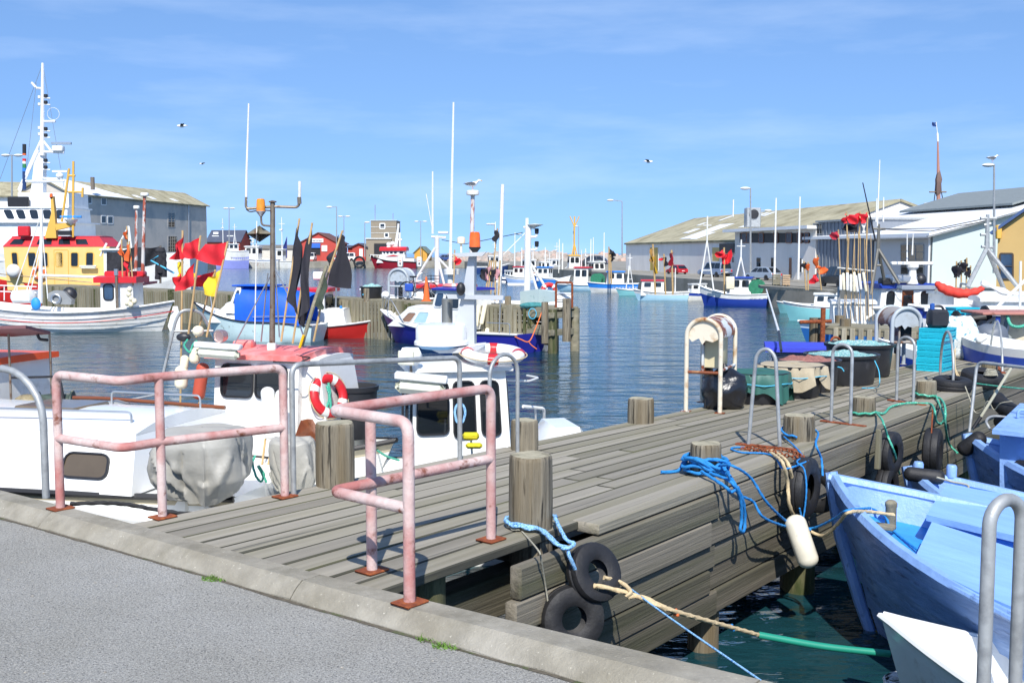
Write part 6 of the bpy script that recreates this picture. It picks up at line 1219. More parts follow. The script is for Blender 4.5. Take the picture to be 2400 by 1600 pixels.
# ================================================================== boats behind the slatted pier
BB1 = thing('red_roof_workboat', 'workboat with red roof and white stayed mast behind the slatted pier', 'boat', (Q(1030, 690, 46).x, 46, 0), R(170))
hull(BB1, 7.0, 2.4, (1.6, 1.0, 1.1), [m_bottom, m_white, m_white, m_white, m_white], rail=m_white, rr=.05); cabin(BB1, -1.3, 1.0, 1.7, 1.6, 1.0, 1.68, m_white, m_red, over=.15, th=.12, frame=m_brown, fw=.03, wins=[('P', .3, .7, .2, .9), ('P', .1, .25, .2, .9)])
ww = lambda x, y, Y=45.5: Q(x, y, Y)
MB().tube([ww(1024, 700), ww(1024, 552)], .10, 10).build('mast', m_white, BB1, world=True); MB().tube([ww(1011, 555), ww(1045, 557)], .05, 6).build('crosstree', m_white, BB1, world=True); MB().cbx(-.22, .22, -.1, .1, 0, .1, .02, X=Matrix.Translation(ww(1039, 548))).build('radar', m_white, BB1, world=True)
for a, b in (((1020, 580), (973, 657)), ((1026, 603), (1060, 640)), ((1026, 605), (1042, 670))): MB().tube([ww(*a), ww(*b)], .05, 6).build('stay', m_white, BB1, world=True)
MB().tube([ww(1014, 548), ww(1014, 402)], [.05, .03], 6).build('whip_aerial', m_white, BB1, world=True); MB().tube([ww(1012, 530), ww(999, 455)], .02, 5).build('whip_aerial', m_white, BB1, world=True); MB().tube([ww(955, 658), ww(1020, 662)], .06, 6).build('boom', m_white, BB1, world=True)
MB().tube([ww(1055, 690, 44), ww(1056, 640, 44)], .12, 10).build('aerial_stand', m_white, BB1, world=True); MB().lathe([(.32, 0), (.33, .2), (.25, .22)], 14, Matrix.Translation(ww(1059, 643, 44))).build('radar_dome', m_white, BB1, world=True); MB().tube([ww(1055, 640, 44), ww(1063, 240, 44)], [.07, .035], 6).build('tall_aerial', m_white, BB1, world=True)
tag(MB().tube([Q(1170, 695, 40), Q(1178, 432, 40)], [.085, .065], 8).build('flagstaff', m_white), 'plain thick white pole standing on the slatted pier', 'pole')
BB2 = thing('white_mast_boat', 'low white boat with thick white mast and radar behind the pier end', 'boat', (Q(1135, 708, 40.5).x, 40.5, 0), R(175)); hull(BB2, 5.4, 2.3, (1.5, 1.3, 1.3), [m_bottom, m_white, m_white, m_white, m_white], rail=m_white, rr=.05); wb_ = lambda x, y: Q(x, y, 40.0)
MB().tube([wb_(1235, 700), wb_(1238, 528)], .125, 10).build('mast', m_white, BB2, world=True); MB().tube([wb_(1235, 530), wb_(1235, 511)], .06, 6).build('stub_aerial', m_white, BB2, world=True); MB().tube([wb_(1227, 533), wb_(1255, 534)], .05, 6).build('crosstree', m_white, BB2, world=True); MB().lathe([(.02, -.08), (.1, -.06), (.32, .02), (.02, .06)], 10, Matrix.Translation(wb_(1254, 528))).build('radar', m_white, BB2, world=True)
for y_ in (556, 586): MB().tube(bend([wb_(1238, y_), wb_(1257, y_ - 1), wb_(1258, y_ - 8)], .1), .05, 6).build('lamp_arm', m_white, BB2, world=True); MB().lathe([(.07, 0), (.08, .18), (.05, .2)], 8, Matrix.Translation(wb_(1258, y_ - 8))).build('mast_lamp', m_black, BB2, world=True)
for a, b in (((1240, 612), (1282, 678)), ((1240, 615), (1258, 678)), ((1232, 545), (1180, 597))): MB().tube([wb_(*a), wb_(*b)], .05 if b[1] > 650 else .02, 6).build('stay', m_white, BB2, world=True)
for a, b in (((1190, 667), (1232, 667)), ((1160, 660), (1185, 662))): MB().tube([wb_(*a), wb_(*b)], .06, 6).build('boom', m_white, BB2, world=True)
o = lifering(None, Q(1287, 682, 38), V((.2, -1, .2)), .30, .08, label='red and white life ring on the low white boat behind the pier end')
tag(MB().tube([Q(1225, 545, 39.8), Q(1090, 572, 45), Q(1035, 562, 45)], .015, 5).build('aerial_wire', m_black), 'long drooping wire between the two white masts', 'wire')
# hanging dark nets and a small wheelhouse boat at the left behind the pier
t = thing('hanging_net', 'dark net bundle hanging from a gantry in front of the grey warehouse', 'net', Q(360, 660, 60)); mb = MB()
for (x0_, y0_, x1_, y1_, r_) in ((376, 580, 377, 640, .26), (372, 585, 370, 655, .17), (383, 590, 385, 650, .16)): mb.tube(resample([Q(x0_, y0_, 60), Q(x1_, y1_, 60)], .2), [r_ * (.8 + .3 * math.sin(i * 1.7) ** 2) for i in range(len(resample([Q(x0_, y0_, 60), Q(x1_, y1_, 60)], .2)))], 10)
mb.build('net_strand', mk('dark_net', (.025, .025, .03), .9, bump=1, bs=9, var=.4, vs=6), t, world=True); mb = MB(); mb.grid(lambda u, v: Q(250 + 125 * u, 590 - 14 * u + (66 - 30 * u) * v + 3 * math.sin(9 * u), 61 + .15 * math.sin(14 * u + 3 * v)), 20, 8); mb.build('net_sheet', mk('dark_net', (.025, .025, .03), .9), t, world=True)
MB().tube([Q(372, 600, 59.8), Q(353, 610, 59.8), Q(408, 640, 59.8)], .05, 6).build('blue_line', m_twine, t, world=True); MB().tube([Q(376, 576, 60), Q(376, 664, 60)], .06, 6).build('gantry_post', m_steel, t, world=True)
BL = thing('small_white_trawler', 'small white trawler with tripod mast between the yellow wheelhouse and the lamp posts', 'boat', (Q(290, 660, 64).x, 64, 0), R(5)); hull(BL, 6, 2.2, (1.6, 1.1, 1.2), [m_bottom, m_white, m_white, m_white, m_white]); cabin(BL, -.9, .9, 1.6, 1.5, 1.0, 3.3, m_white, m_white, over=.2, wins=[('S', .1, .4, .7, .92), ('S', .5, .8, .7, .92)], frame=m_white2)
for a, b in (((302, 530), (270, 590)), ((302, 530), (310, 600)), ((303, 538), (303, 650)), ((250, 570), (235, 600))): MB().tube([Q(*a, 63.5), Q(*b, 63.5)], .06, 6).build('mast_leg', m_white, BL, world=True)
# yellow and red pilot boat behind the pier
m_yel = paint('yellow_paint', '#e3c077', .45); m_yel2 = paint('yellow_mast_paint', '#d9ac4c', .5)
Yy = 65.0; PB_ = thing('yellow_pilot_boat', 'yellow boat with red sloping roof windows behind the clinker boat', 'boat', (Q(120, 660, Yy).x, Yy + 1.4, 0), R(180)); hull(PB_, 11, 3.2, (2.0, 1.2, 1.4), [m_bottom, m_hred, m_hred, m_yel, m_yel]); xo = Q(120, 660, Yy).x; xl = lambda px, Y=Yy: -(Q(px, 600, Y).x - xo)
zt_, zm_ = Q(100, 556, Yy).z, Q(100, 578, Yy).z
cabin(PB_, xl(248), xl(14), 2.7, 2.9, .9, zm_, m_yel, None, rf=-.12, rb=-.25, frame=m_yel2, fw=.05, rad=.08, nm='wheelhouse', wins=[('P', a, b, .55, .86) for a, b in ((.15, .215), (.295, .36), (.445, .505), (.585, .645), (.70, .77), (.875, .925))], door=('P', (.39, .52, .05, .92), m_yel))
cabin(PB_, xl(250), xl(8), 2.95, 2.2, zm_, zt_, m_red, m_red, rf=.4, rb=.5, over=.0, th=.05, cam=.05, nm='roof_turret', frame=m_red, fw=.03, rad=.05, wins=[('P', a, b, .2, .78) for a, b in ((.16, .28), (.34, .46), (.53, .68), (.82, .95))])
lifering(PB_, (xl(92), 1.50, 1.95), (0, 1, .1), .42, .10, m1=m_orcloth, m2=m_white)
mb = MB(); pq = lambda x, y, d=0: Q(x, y, Yy + d)
MB().prism([pq(104, 558), pq(132, 558), pq(128, 500), pq(124, 460), pq(118, 460), pq(120, 500)], (0, .3, 0)).build('mast_fin', m_yel2, PB_, world=True); MB().prism([pq(130, 525), pq(172, 520), pq(172, 530), pq(130, 540)], (0, .3, 0)).build('mast_arm', m_yel2, PB_, world=True)
for a, b in (((171, 556), (172, 378)), ((145, 520), (162, 395)), ((160, 450), (194, 450)), ((160, 412), (176, 412)), ((193, 462), (194, 440))): MB().tube([pq(*a), pq(*b)], .07, 6).build('mast_pipe', m_yel2, PB_, world=True)
MB().lathe([(.05, -.2), (.38, .1), (.4, .14), (.1, .15)], 14, Matrix.Translation(pq(167, 520))).build('satellite_dish', m_white, PB_, world=True); MB().cbx(-.65, .65, -.06, .06, -.07, .07, .02, X=Matrix.Translation(pq(166, 508))).build('radar_bar', mk('radar_blue', C('#3a86c8'), .4), PB_, world=True); MB().cbx(-.4, .4, -.2, .2, -.14, .14, .02, X=Matrix.Translation(pq(154, 546))).build('roof_lamp', m_black, PB_, world=True); MB().cbx(-.36, .36, -.15, .15, -.3, .3, .05, X=Matrix.Translation(pq(57, 542))).build('roof_locker', m_red, PB_, world=True); lampbox(PB_, pq(187, 622, -.25), pq(226, 622, -.25), .2, .18)
MB().tube([pq(-20, 640, -.4), pq(215, 662, -.4)], .03, 6).build('side_rail', m_steel, PB_, world=True); MB().sphere(pq(32, 635, -.3), .42, 14, 8, 1, .8, 1).build('liferaft', m_white, PB_, world=True); beacon(PB_, wmat(PB_).inverted() @ pq(120, 462), .1, .22, m_amber)
# large white ship behind, with its tall mast
Yw = 86.0; WS = thing('white_ship', 'large white ship with a tall lattice mast at the left frame edge', 'ship', (Q(60, 660, Yw).x, Yw + 3, 0), R(180)); xo2 = Q(60, 660, Yw).x; wl2 = lambda px: -(Q(px, 500, Yw).x - xo2); zq = lambda y: Q(60, y, Yw).z
hull(WS, 26, 6.5, (4.2, 3.0, 3.2), [m_bottom, m_white, m_white, m_white, m_white], rake=2); m_ship = paint('ship_white', '#e6e7e6', .4)
cabin(WS, wl2(170), wl2(-90), 6, 6, 2.5, zq(560), m_ship, None, nm='deckhouse'); cabin(WS, wl2(158), wl2(-70), 5.4, 5.4, zq(560), zq(522), m_ship, m_ship, over=.3, th=.1, cam=0, nm='deckhouse'); cabin(WS, wl2(150), wl2(4), 5.0, 4.6, zq(522) + .1, zq(487), m_ship, m_ship, rf=-.6, over=.15, th=.12, cam=0, nm='bridge', frame=m_ship, fw=.05, rad=.15, wins=[('P', a, b, .18, .88) for a, b in ((.06, .16), (.24, .36), (.44, .56), (.64, .76), (.82, .94))]); MB().cbx(wl2(60), wl2(11), 2.2, 2.5, zq(484), zq(460), .05).build('signal_board', m_black, WS); cabin(WS, wl2(150), wl2(30), 4, 4, zq(484), zq(452), m_ship, m_ship, over=.0, nm='top_house')
sq_ = lambda x, y: Q(x, y, Yw + 1.5)
MB().prism([sq_(70, 470), sq_(100, 470), sq_(101, 358), sq_(82, 358)], (0, .7, 0)).build('mast_fin', m_ship, WS, world=True); MB().tube([sq_(99, 365), sq_(100, 148)], [.20, .10], 8).build('mast', m_ship, WS, world=True)
for a, b in (((84, 355), (44, 445)), ((90, 352), (46, 450)), ((97, 328), (84, 356)), ((101, 330), (120, 354)), ((98, 356), (150, 358)), ((100, 285), (130, 285)), ((85, 207), (100, 208)), ((74, 194), (84, 205)), ((60, 425), (150, 425)), ((98, 418), (140, 420))): MB().tube([sq_(*a), sq_(*b)], .10, 6).build('mast_strut', m_ship, WS, world=True)
MB().cbx(-.8, .8, -.1, .1, -.1, .1, .02, X=Matrix.Translation(sq_(144, 336))).build('radar_bar', m_alu, WS, world=True); MB().cbx(-.42, .42, -.3, .3, 0, .42, .05, X=Matrix.Translation(sq_(137, 355))).build('radar_pedestal', m_ship, WS, world=True); MB().cbx(-.6, .6, -.08, .08, -.08, .08, .02, X=Matrix.Translation(sq_(140, 402))).build('radar_bar', m_ship, WS, world=True); MB().sphere(sq_(140, 412), .3, 12, 8, 1, 1, .8).build('radar_pedestal', m_ship, WS, world=True)
for y_ in (225, 240, 302, 317, 376, 392): MB().cbx(-.12, .14, -.1, .1, -.13, .13, .03, X=Matrix.Translation(sq_(107, y_))).build('mast_lamp', m_black, WS, world=True); MB().tube([sq_(101, y_ + 5), sq_(118, y_ + 6)], .05, 5).build('lamp_bracket', m_ship, WS, world=True)
for y_ in (228, 245, 300, 315): MB().cbx(-.1, .1, -.08, .08, -.12, .12, .03, X=Matrix.Translation(sq_(92, y_))).build('mast_lamp', m_white2, WS, world=True)
MB().torus(.48, .02, 24, 5, Matrix.Translation(sq_(125, 267)) @ Matrix.Rotation(R(90), 4, 'X')).build('loop_aerial', m_white2, WS, world=True)
for a, b in (((100, 150), (0, 420)), ((100, 150), (150, 440)), ((85, 195), (60, 420))): MB().tube([sq_(*a), sq_(*b)], .02, 4).build('stay', m_alu, WS, world=True)
FN = [(360, 346, m_black), (364, 360, m_orcloth), (378, 372, m_hred), (384, 378, m_white), (394, 384, mk('green_band', C('#2b7f4a'), .5)), (402, 394, mk('blue_band', C('#2d78c8'), .5)), (445, 402, paint('funnel_navy', '#243a66'))]
for y1_, y0_, mm in FN: MB().tube([sq_(57, y1_), sq_(57, y0_ - (8 if y0_ == 346 else 0))], .145, 12).build('funnel_band', mm, WS, world=True)
# ================================================================== generic small fishing boat for the middle and far distance
def fboat(label, px, py, L, hd, hm, bm, rm, B=None, fb=None, wh=(-.05, .25), whh=.26, masts=(), drum=None, stern='T', Y=None, deck=.06, arch=False, group='fishing boats along the far quays', rail=True, win=True, name='fishing_boat', raft=False, winm=None, wallm=None, bot=None, band=.84):
    p = W(px, py, 0) if Y is None else Q(px, py, Y); B = B or L * .36; fb = fb or (L * .20, L * .11, L * .13)
    t = thing(name, label, 'boat', (p.x, p.y, 0), R(hd), group); wallm = wallm or m_white
    hull(t, L, B, fb, [bot or m_bottom, hm, bm, m_white2, m_white2], deck=deck * L, rake=L * .09, stern=stern, n=16, band=band, rail=m_white if rail else None, rr=L * .008, bf=2.6)
    if wh: 
        z0 = fb[1] - deck * L; z1 = fb[1] + whh * L; ws = [('S', .12, .42, .60, .90), ('S', .58, .88, .60, .90), ('P', .12, .42, .60, .90), ('P', .58, .88, .60, .90), ('B', .12, .44, .6, .9), ('B', .56, .88, .6, .9), ('F', .08, .46, .6, .9), ('F', .54, .92, .6, .9)] if win else []
        cabin(t, wh[0] * L, wh[1] * L, B * .62, B * .56, z0, z1, wallm, rm, rf=L * .02, over=L * .02, th=L * .014, cam=L * .012, wins=ws, glass=winm, frame=m_black if L > 4 else None, rad=L * .012, fw=L * .004)
    for (xf, h, kind) in masts:
        x = xf * L; zb = fb[1]; r_ = L * .011
        if kind == 'A':
            for sg in (-1, 1): MB().tube([(x + sg * L * .10, sg * B * .2, zb), (x, 0, zb + h * .68)], r_, 6).build('mast_leg', m_white, t)
            MB().tube([(x, 0, zb + h * .66), (x, 0, zb + h)], r_, 6).build('mast', m_white, t); MB().tube([(x - L * .06, 0, zb + h * .88), (x + L * .06, 0, zb + h * .88)], r_ * .7, 5).build('crosstree', m_white, t); MB().tube([(x - L * .055, 0, zb + h * .30), (x + L * .055, 0, zb + h * .30)], r_ * .7, 5).build('crosstree', m_white, t)
        elif kind == 'Y':
            MB().tube([(x, 0, zb), (x, 0, zb + h)], r_ * 1.3, 6).build('mast', m_yel2, t)
            for sg in (-1, 1): MB().tube([(x, 0, zb + h * .8), (x + sg * L * .02, sg * L * .09, zb + h)], r_, 5).build('mast_arm', m_yel2, t); MB().tube([(x, sg * B * .3, zb), (x, 0, zb + h * .5)], r_, 5).build('mast_leg', m_yel2, t)
        else:
            MB().tube([(x, 0, zb), (x, 0, zb + h)], [r_ * 1.3, r_ * .8], 6).build('mast', m_white, t)
            if kind != 'p': MB().tube([(x - L * .06, -L * .04, zb + h * .85), (x + L * .06, L * .04, zb + h * .85)], r_ * .7, 5).build('crosstree', m_white, t); MB().cbx(x - L * .02, x + L * .05, -L * .03, L * .03, zb + h * .70, zb + h * .73, .01).build('radar', m_white, t)
            if kind == 's':
                for a in (-.35, .35): MB().tube([(x, 0, zb + h * .75), (x + a * L, 0, zb + h * .05)], r_ * .4, 4).build('stay', m_alu, t)
    if drum is not None:
        X = Matrix.Translation((-L * .33, 0, fb[1] + L * .10)) @ Matrix.Rotation(R(90), 4, 'X'); w_ = B * .3; r_ = L * .085
        MB().lathe([(r_ * 1.25, -w_), (r_ * 1.25, -w_ * .92), (r_ * .9, -w_ * .9), (r_, 0), (r_ * .9, w_ * .9), (r_ * 1.25, w_ * .92), (r_ * 1.25, w_)], 16, X).build('net_drum', drum, t)
    if arch:
        mb = MB(); n = 12; mb.grid(lambda u, v: V((L * (.16 + .26 * u), -B * .44 * math.cos(math.pi * v) * (1 - .6 * u * u), fb[1] + (L * .17 * (1 - .35 * u)) * math.sin(math.pi * v) ** .6)), 6, n); mb.build('whaleback', m_white, t)
    if raft: MB().sphere((-.1 * L, 0, fb[1] + .31 * L), L * .035, 10, 6, 1.6, 1, .8).build('liferaft', m_white, t)
    return t
m_ltb = paint('light_blue_hull', '#a9c4ec', .4); m_cyan = paint('light_cyan_hull', '#b5def0', .4); m_brb = paint('bright_blue_hull', '#2f86e0', .4); m_dkb = paint('dark_blue_hull', '#27437a', .4); m_turq = paint('turquoise_hull', '#8cd0d2', .4); m_roy = paint('royal_blue_hull', '#26429c', .4); m_gdrum = mk('green_net_drum', C('#2f7a5c'), .9, var=.3, vs=8, bump=.6, bs=20)
m_dred = paint('dark_red_hull', '#8d1c2c', .4)
# --- row along the far right quay
fboat('dark blue boat with white flared bow, leftmost of the moored row', 1188, 661, 3.2, 130, m_dkb, m_white, m_white, wh=(-.3, .0), masts=[(.1, 1.0, 'p')])
fboat('white boat with pale blue bottom beside the dark blue one', 1226, 664, 4.0, 165, m_ltb, m_white, m_red, band=.6, masts=[(-.1, 3.1, 't')], fb=(.95, .62, .6))
fboat('white boat with bright blue hull and rounded side window in the moored row', 1292, 671, 4.0, 150, m_brb, m_white, m_brb, fb=(1.15, .75, .65), wh=(.02, .34), whh=.25, masts=[(.05, 2.4, 'p')], raft=True)
fboat('white boat with red roof, arched foredeck and green net drum', 1360, 681, 4.6, 158, m_cyan, m_cyan, m_red, fb=(.95, .5, .48), wh=(-.18, .10), whh=.30, drum=m_gdrum, arch=True, masts=[(-.02, 2.9, 'p')])
fboat('blue over white boat with a blue roof and black flags', 1436, 686, 4.1, 170, m_white, m_brb, m_brb, band=.5, fb=(.85, .72, .75), wh=(-.22, .12), whh=.22, masts=[(-.3, 1.4, 'p')])
fboat('small turquoise open boat with a white mast next to the white shed', 1490, 692, 3.0, 175, m_turq, m_white, None, wh=None, masts=[(.15, 2.7, 'A')], fb=(.55, .38, .42))
fboat('pale turquoise boat with a red-framed window in front of the white shed', 1549, 704, 3.7, 172, m_cyan, m_white2, m_red, band=.64, fb=(.75, .55, .60), wh=(-.05, .36), whh=.20, masts=[(-.25, 1.6, 'p')])
fboat('white boat with a dark blue stripe between the turquoise and royal blue boats', 1630, 704, 2.3, 200, m_white, m_roy, m_white, band=.6, fb=(.62, .5, .6), wh=(-.3, .2), whh=.25)
fboat('royal blue and white boat with A-frame masts and green net drum', 1718, 717, 4.2, 160, m_roy, m_white, m_roy, band=.6, fb=(1.25, .72, .78), wh=(-.26, .04), whh=.22, drum=m_gdrum, masts=[(.38, 4.6, 'A'), (-.1, 3.2, 'A')])
fboat('small turquoise boat moored against the concrete quay at the right', 1868, 734, 2.2, 150, m_turq, m_white2, None, wh=None, fb=(.62, .5, .5))
# --- farther boats in front of the breakwater
fboat('red and white boat behind the pale blue one', 1232, 650, 5.0, 20, m_hred, m_white, m_white, masts=[(0, 4.6, 't'), (.2, 3.2, 'p')], fb=(1.3, .9, .9))
fboat('small orange-decked boat behind the bright blue hull', 1270, 652, 4.5, 15, m_white, m_orcloth, m_white, masts=[(.1, 3.0, 'p')], fb=(1.2, .8, .8))
fboat('cream boat with a yellow Y-shaped mast far behind the red roof', 1346, 655, 6.0, 95, m_white2, m_white, m_yel2, fb=(1.7, 1.2, 1.2), masts=[(0, 6.2, 'Y'), (.15, 5.2, 'p')])
fboat('far grey-blue boat with red flags behind the moored row', 1305, 648, 5.0, 150, m_ltb, m_white, m_white, masts=[(0, 3.6, 't')], fb=(1.2, .9, .9))
fboat('far white boat at the foot of the breakwater', 1150, 640, 6.0, 10, m_dkb, m_white, m_white, masts=[(.1, 4.0, 't')], fb=(1.5, 1.0, 1.0), Y=None)
fboat('far boat with a dark mast in front of the parked cars', 1390, 660, 5.0, 30, m_dkb, m_white, m_white, masts=[(0, 4.0, 'p'), (-.2, 2.8, 't')], fb=(1.2, .8, .8))
for i, (px_, py_, y0_) in enumerate(((1160, 655, 520), (1206, 640, 545), (1222, 640, 580), (1310, 640, 560), (1318, 640, 570), (1277, 640, 580), (1384, 650, 560), (1415, 650, 545))): tag(MB().tube([Q(px_, py_, 120), Q(px_ + 1, y0_, 120)], [.09, .05], 6).build('far_mast', m_white), 'thin white mast, number %s from the left above the moored row' % ('one two three four five six seven eight'.split()[i]), 'mast', 'masts above the moored row')
# rescue ship and boats along the far concrete quay
def rescue():
    p = W(922, 628, 0); k = p.y / F; t = thing('rescue_ship', 'dark red rescue ship with white and red superstructure at the far quay', 'ship', (p.x, p.y, 0), R(172)); L = 112 * k * 1.02
    hull(t, L, L * .27, (30 * k, 16 * k, 14 * k), [m_black, m_dred, m_dred, m_white, m_white], deck=.1, rake=L * .11, n=20, rail=m_black, rr=.12)
    xx = lambda px: -(px - 922) * k; zz = lambda y: HC - (y - 592) * k
    cabin(t, xx(952), xx(884), L * .20, L * .18, 12 * k, zz(596), m_white, None, rf=L * .08, nm='deckhouse'); cabin(t, xx(950), xx(899), L * .18, L * .17, zz(597), zz(588), m_white, m_red, rf=-.25, rb=-.2, over=.35, th=.55, cam=.3, nm='wheelhouse', wins=[('P', a, b, .25, .85) for a, b in ((.05, .22), (.34, .46), (.52, .64), (.70, .80), (.86, .94))]); cabin(t, xx(974), xx(952), L * .18, L * .17, 12 * k, zz(606), m_white, None, nm='aft_house')
    MB().prism([(xx(940), L * .105, zz(600)), (xx(905), L * .105, zz(601)), (xx(925), L * .105, zz(597))], (0, .03, 0)).build('stripe', m_red, t)
    for a, b in (((929, 584), (934, 524)), ((925, 584), (934, 530)), ((937, 582), (937, 545)), ((922, 580), (922, 572)), ((912, 580), (911, 574)), ((930, 562), (942, 562))): MB().tube([Q(*a, p.y), Q(*b, p.y)], .22, 6).build('mast', m_white, t, world=True)
    for x_, y_ in ((911, 573), (911, 580), (920, 571)): MB().sphere(Q(x_, y_, p.y), .5, 10, 6).build('radar', m_white, t, world=True)
    for x_ in (868, 876, 884): MB().tube([Q(x_, 604, p.y), Q(x_, 597, p.y)], .07, 5).build('bow_rail', m_white, t, world=True)
    MB().tube([Q(868, 597, p.y), Q(892, 598, p.y)], .07, 5).build('bow_rail', m_white, t, world=True)
rescue()
for i, (px_, lb) in enumerate(((942, 'left white mooring dolphin with a dark window in front of the rescue ship'), (986, 'right white mooring dolphin beside the rescue ship stern'))):
    p = W(px_, 630, 0); k = p.y / F; t = thing('mooring_dolphin', lb, 'dolphin', (p.x, p.y - 3, 0), group='white dolphins at the far quay'); MB().cbx(-6.5 * k, 6.5 * k, -4 * k, 4 * k, 4 * k, 28 * k, .2).build('housing', m_white, t); MB().lathe([(5 * k, -2), (5 * k, 4 * k)], 12).build('pillar', m_conc2, t); MB().cbx(-1.6 * k, 1.6 * k, -4.25 * k, -3.9 * k, 10 * k, 15 * k, .05).build('hatch', m_black, t); MB().cbx(-2.5 * k, 2.5 * k, -4.2 * k, -3.9 * k, 18.5 * k, 19.8 * k, .05).build('mark', m_orcloth, t)
fboat('pale violet and white trawler with gantry at the far left quay', 540, 629, 7.0, 215, paint('violet_hull', '#8f97d8'), m_white, m_white, fb=(4.4, 3.4, 3.6), wh=(-.2, .1), whh=.2, band=.46, masts=[(.2, 6.5, 't'), (-.15, 5.5, 'A')], group='far trawlers', name='far_trawler', B=3.4)
fboat('rust-streaked white trawler at the far quay', 605, 628, 10, 170, mk('rusty_white', C('#c9c8c0'), .6, col2='#9a6a48', t2=(.55, .7), s2=.8), m_ltb, m_white, fb=(2.6, 1.7, 1.8), masts=[(.1, 5.0, 't')], group='far trawlers', name='far_trawler')
t = fboat('far boat with a steep dark blue stowed sail', 662, 628, 9, 170, m_white, m_white, m_white, fb=(2.0, 1.4, 1.5), masts=[(.0, 9.0, 't')], group='far trawlers', name='far_trawler'); MB().prism([Q(655, 605, 226), Q(672, 605, 226), Q(672, 555, 226)], (0, .4, 0)).build('sail', paint('navy_sail', '#26357c'), t, world=True)
# flags on the moored row
GQ = 'flags on the moored row'
flagpx('topmost black flag on the blue over white boat', 84, [(1428, 665), (1427, 578)], [([(1427, 580), (1428, 598), (1443, 600), (1439, 588)], m_blkcloth)], r=.06, group=GQ); flagpx('lower black flag hanging on the blue over white boat', 84, [(1433, 665), (1431, 596)], [([(1431, 598), (1433, 612), (1440, 606), (1436, 598)], m_blkcloth)], r=.06, group=GQ)
flagpx('bright red flag bunch above the royal blue boat', 62, [(1698, 690), (1697, 580)], [([(1697, 584), (1699, 600), (1677, 602), (1680, 590)], m_redcloth), ([(1697, 600), (1702, 619), (1712, 612), (1714, 584)], m_redcloth), ([(1690, 592), (1692, 616), (1704, 618), (1706, 594)], m_redcloth)], r=.05, group=GQ)
flagpx('small dark red furled flag on the turquoise boat before the shed', 66, [(1560, 690), (1556, 595)], [([(1556, 602), (1558, 622), (1564, 622), (1562, 600)], m_blkcloth), ([(1553, 603), (1554, 608), (1549, 609), (1550, 604)], m_redcloth)], r=.05, group=GQ); flagpx('dark red pole wrap on the turquoise boat before the shed', 66, [(1577, 690), (1574, 586)], [([(1576, 590), (1577, 622), (1571, 622), (1571, 592)], paint('dark_red_wrap', '#9a2430'))], r=.06, group=GQ); flagpx('yellow and brown furled flags before the yellow shed door', 66, [(1536, 690), (1530, 572)], [([(1530, 600), (1534, 640), (1541, 640), (1536, 598)], mk('mustard_cloth', C('#c49a20'), .8)), ([(1529, 580), (1532, 615), (1526, 612), (1526, 582)], mk('brown_cloth', C('#9a7438'), .8))], r=.06, group=GQ)
for i in range(6): floatpx(('first', 'second', 'third', 'fourth', 'fifth', 'sixth')[i] + ' pale float from the left on the royal blue boat side', 61.5, (1704 + i * 3, 678), (1704 + i * 3, 648), 5, m_cream, 'pale floats on the royal blue boat')
# ================================================================== right hand: finger pier with slats, boats behind it
fa, fb_ = W(1905, 762, 1.42), W(2118, 772, 1.42); uf = (fb_ - fa).normalized(); nf = V((uf.y, -uf.x, 0)); nf = nf if nf.y < 0 else -nf; LF = (fb_ - fa).length + 3.0
fp = thing('finger_pier', 'grey finger pier with an open slat fence behind the black tubs', 'pier', fa)
for k in range(4): board(fp, 'plank', fa - nf * (.1 + .35 * k), fa + uf * LF - nf * (.1 + .35 * k), .32, .07, m_slat)
for z_ in (-.06, -.46, -.95): board(fp, 'rail_beam', fa + nf * .0 + V((0, 0, z_)), fa + uf * LF + V((0, 0, z_)), .09, .14, m_slat)
s = .62; i = 0
while s < LF: p = fa + uf * s + nf * .09; board(fp, 'slat', p + V((0, 0, -.03)), p + V((0, 0, -1.5)), .115, .05, mk('pale_slat_wood', C('#a39b86'), .85, var=.25, vs=8, st=(.2, 2, 2), bump=.4, rb=.12), up=nf); s += .205
for s, o_ in ((.05, .0), (.75, .15), (.1, 1.3)): p = fa + uf * s - nf * o_; MB().lathe([(.14, -2), (.13, 1.6)], 12, Matrix.Translation(V((p.x, p.y, 0))), wob=.03).build('pile', m_pile, fp, world=True)
p = fa + uf * .35 + nf * .2; t = thing('rusty_post', 'rusty steel cross-post at the left end of the finger pier', 'post', (p.x, p.y, .6)); MB().tube([V((p.x, p.y, .3)), V((p.x, p.y, 1.85))], .06, 8).build('post', m_rust, t, world=True); MB().tube([p + V((-.55, 0, .1)), p + V((.2, 0, .12))], .045, 8).build('arm', m_rust, t, world=True)
o = MB().tube([Q(1796, 678, 24), Q(1826, 780, 17)], [.014, .02], 7).build('aerial_pole', m_white); MB().tube([Q(1825, 776, 17.2), Q(1831, 822, 14.6)], .02, 7).build('pole_socket', m_black, o); tag(o, 'long thin white pole leaning over the open water', 'pole')
t = thing('blue_roof_dinghy', 'moored boat with flat ultramarine canopy and grey side windows behind the tubs', 'boat', (Q(1890, 840, 17).x, 17.2, 0), R(-12)); hull(t, 2.5, 1.5, (.75, .6, .6), [m_bottom, m_white, m_white, m_white, m_white]); zt_ = Q(1890, 824, 16.8).z
cabin(t, -.62, .95, 1.1, 1.0, .5, zt_, mk('grey_screen', C('#7d8794'), .3, var=.06), mk('ultramarine_canopy', C('#3a45c0'), .6), rb=.12, rf=.1, over=.10, th=.07, cam=.02, frame=mk('dark_bar', C('#2b3550'), .5), fw=.03, rad=.03, wins=[('S', .05, .44, .45, .92, m_glassb), ('S', .56, .95, .45, .92, m_glassb)])
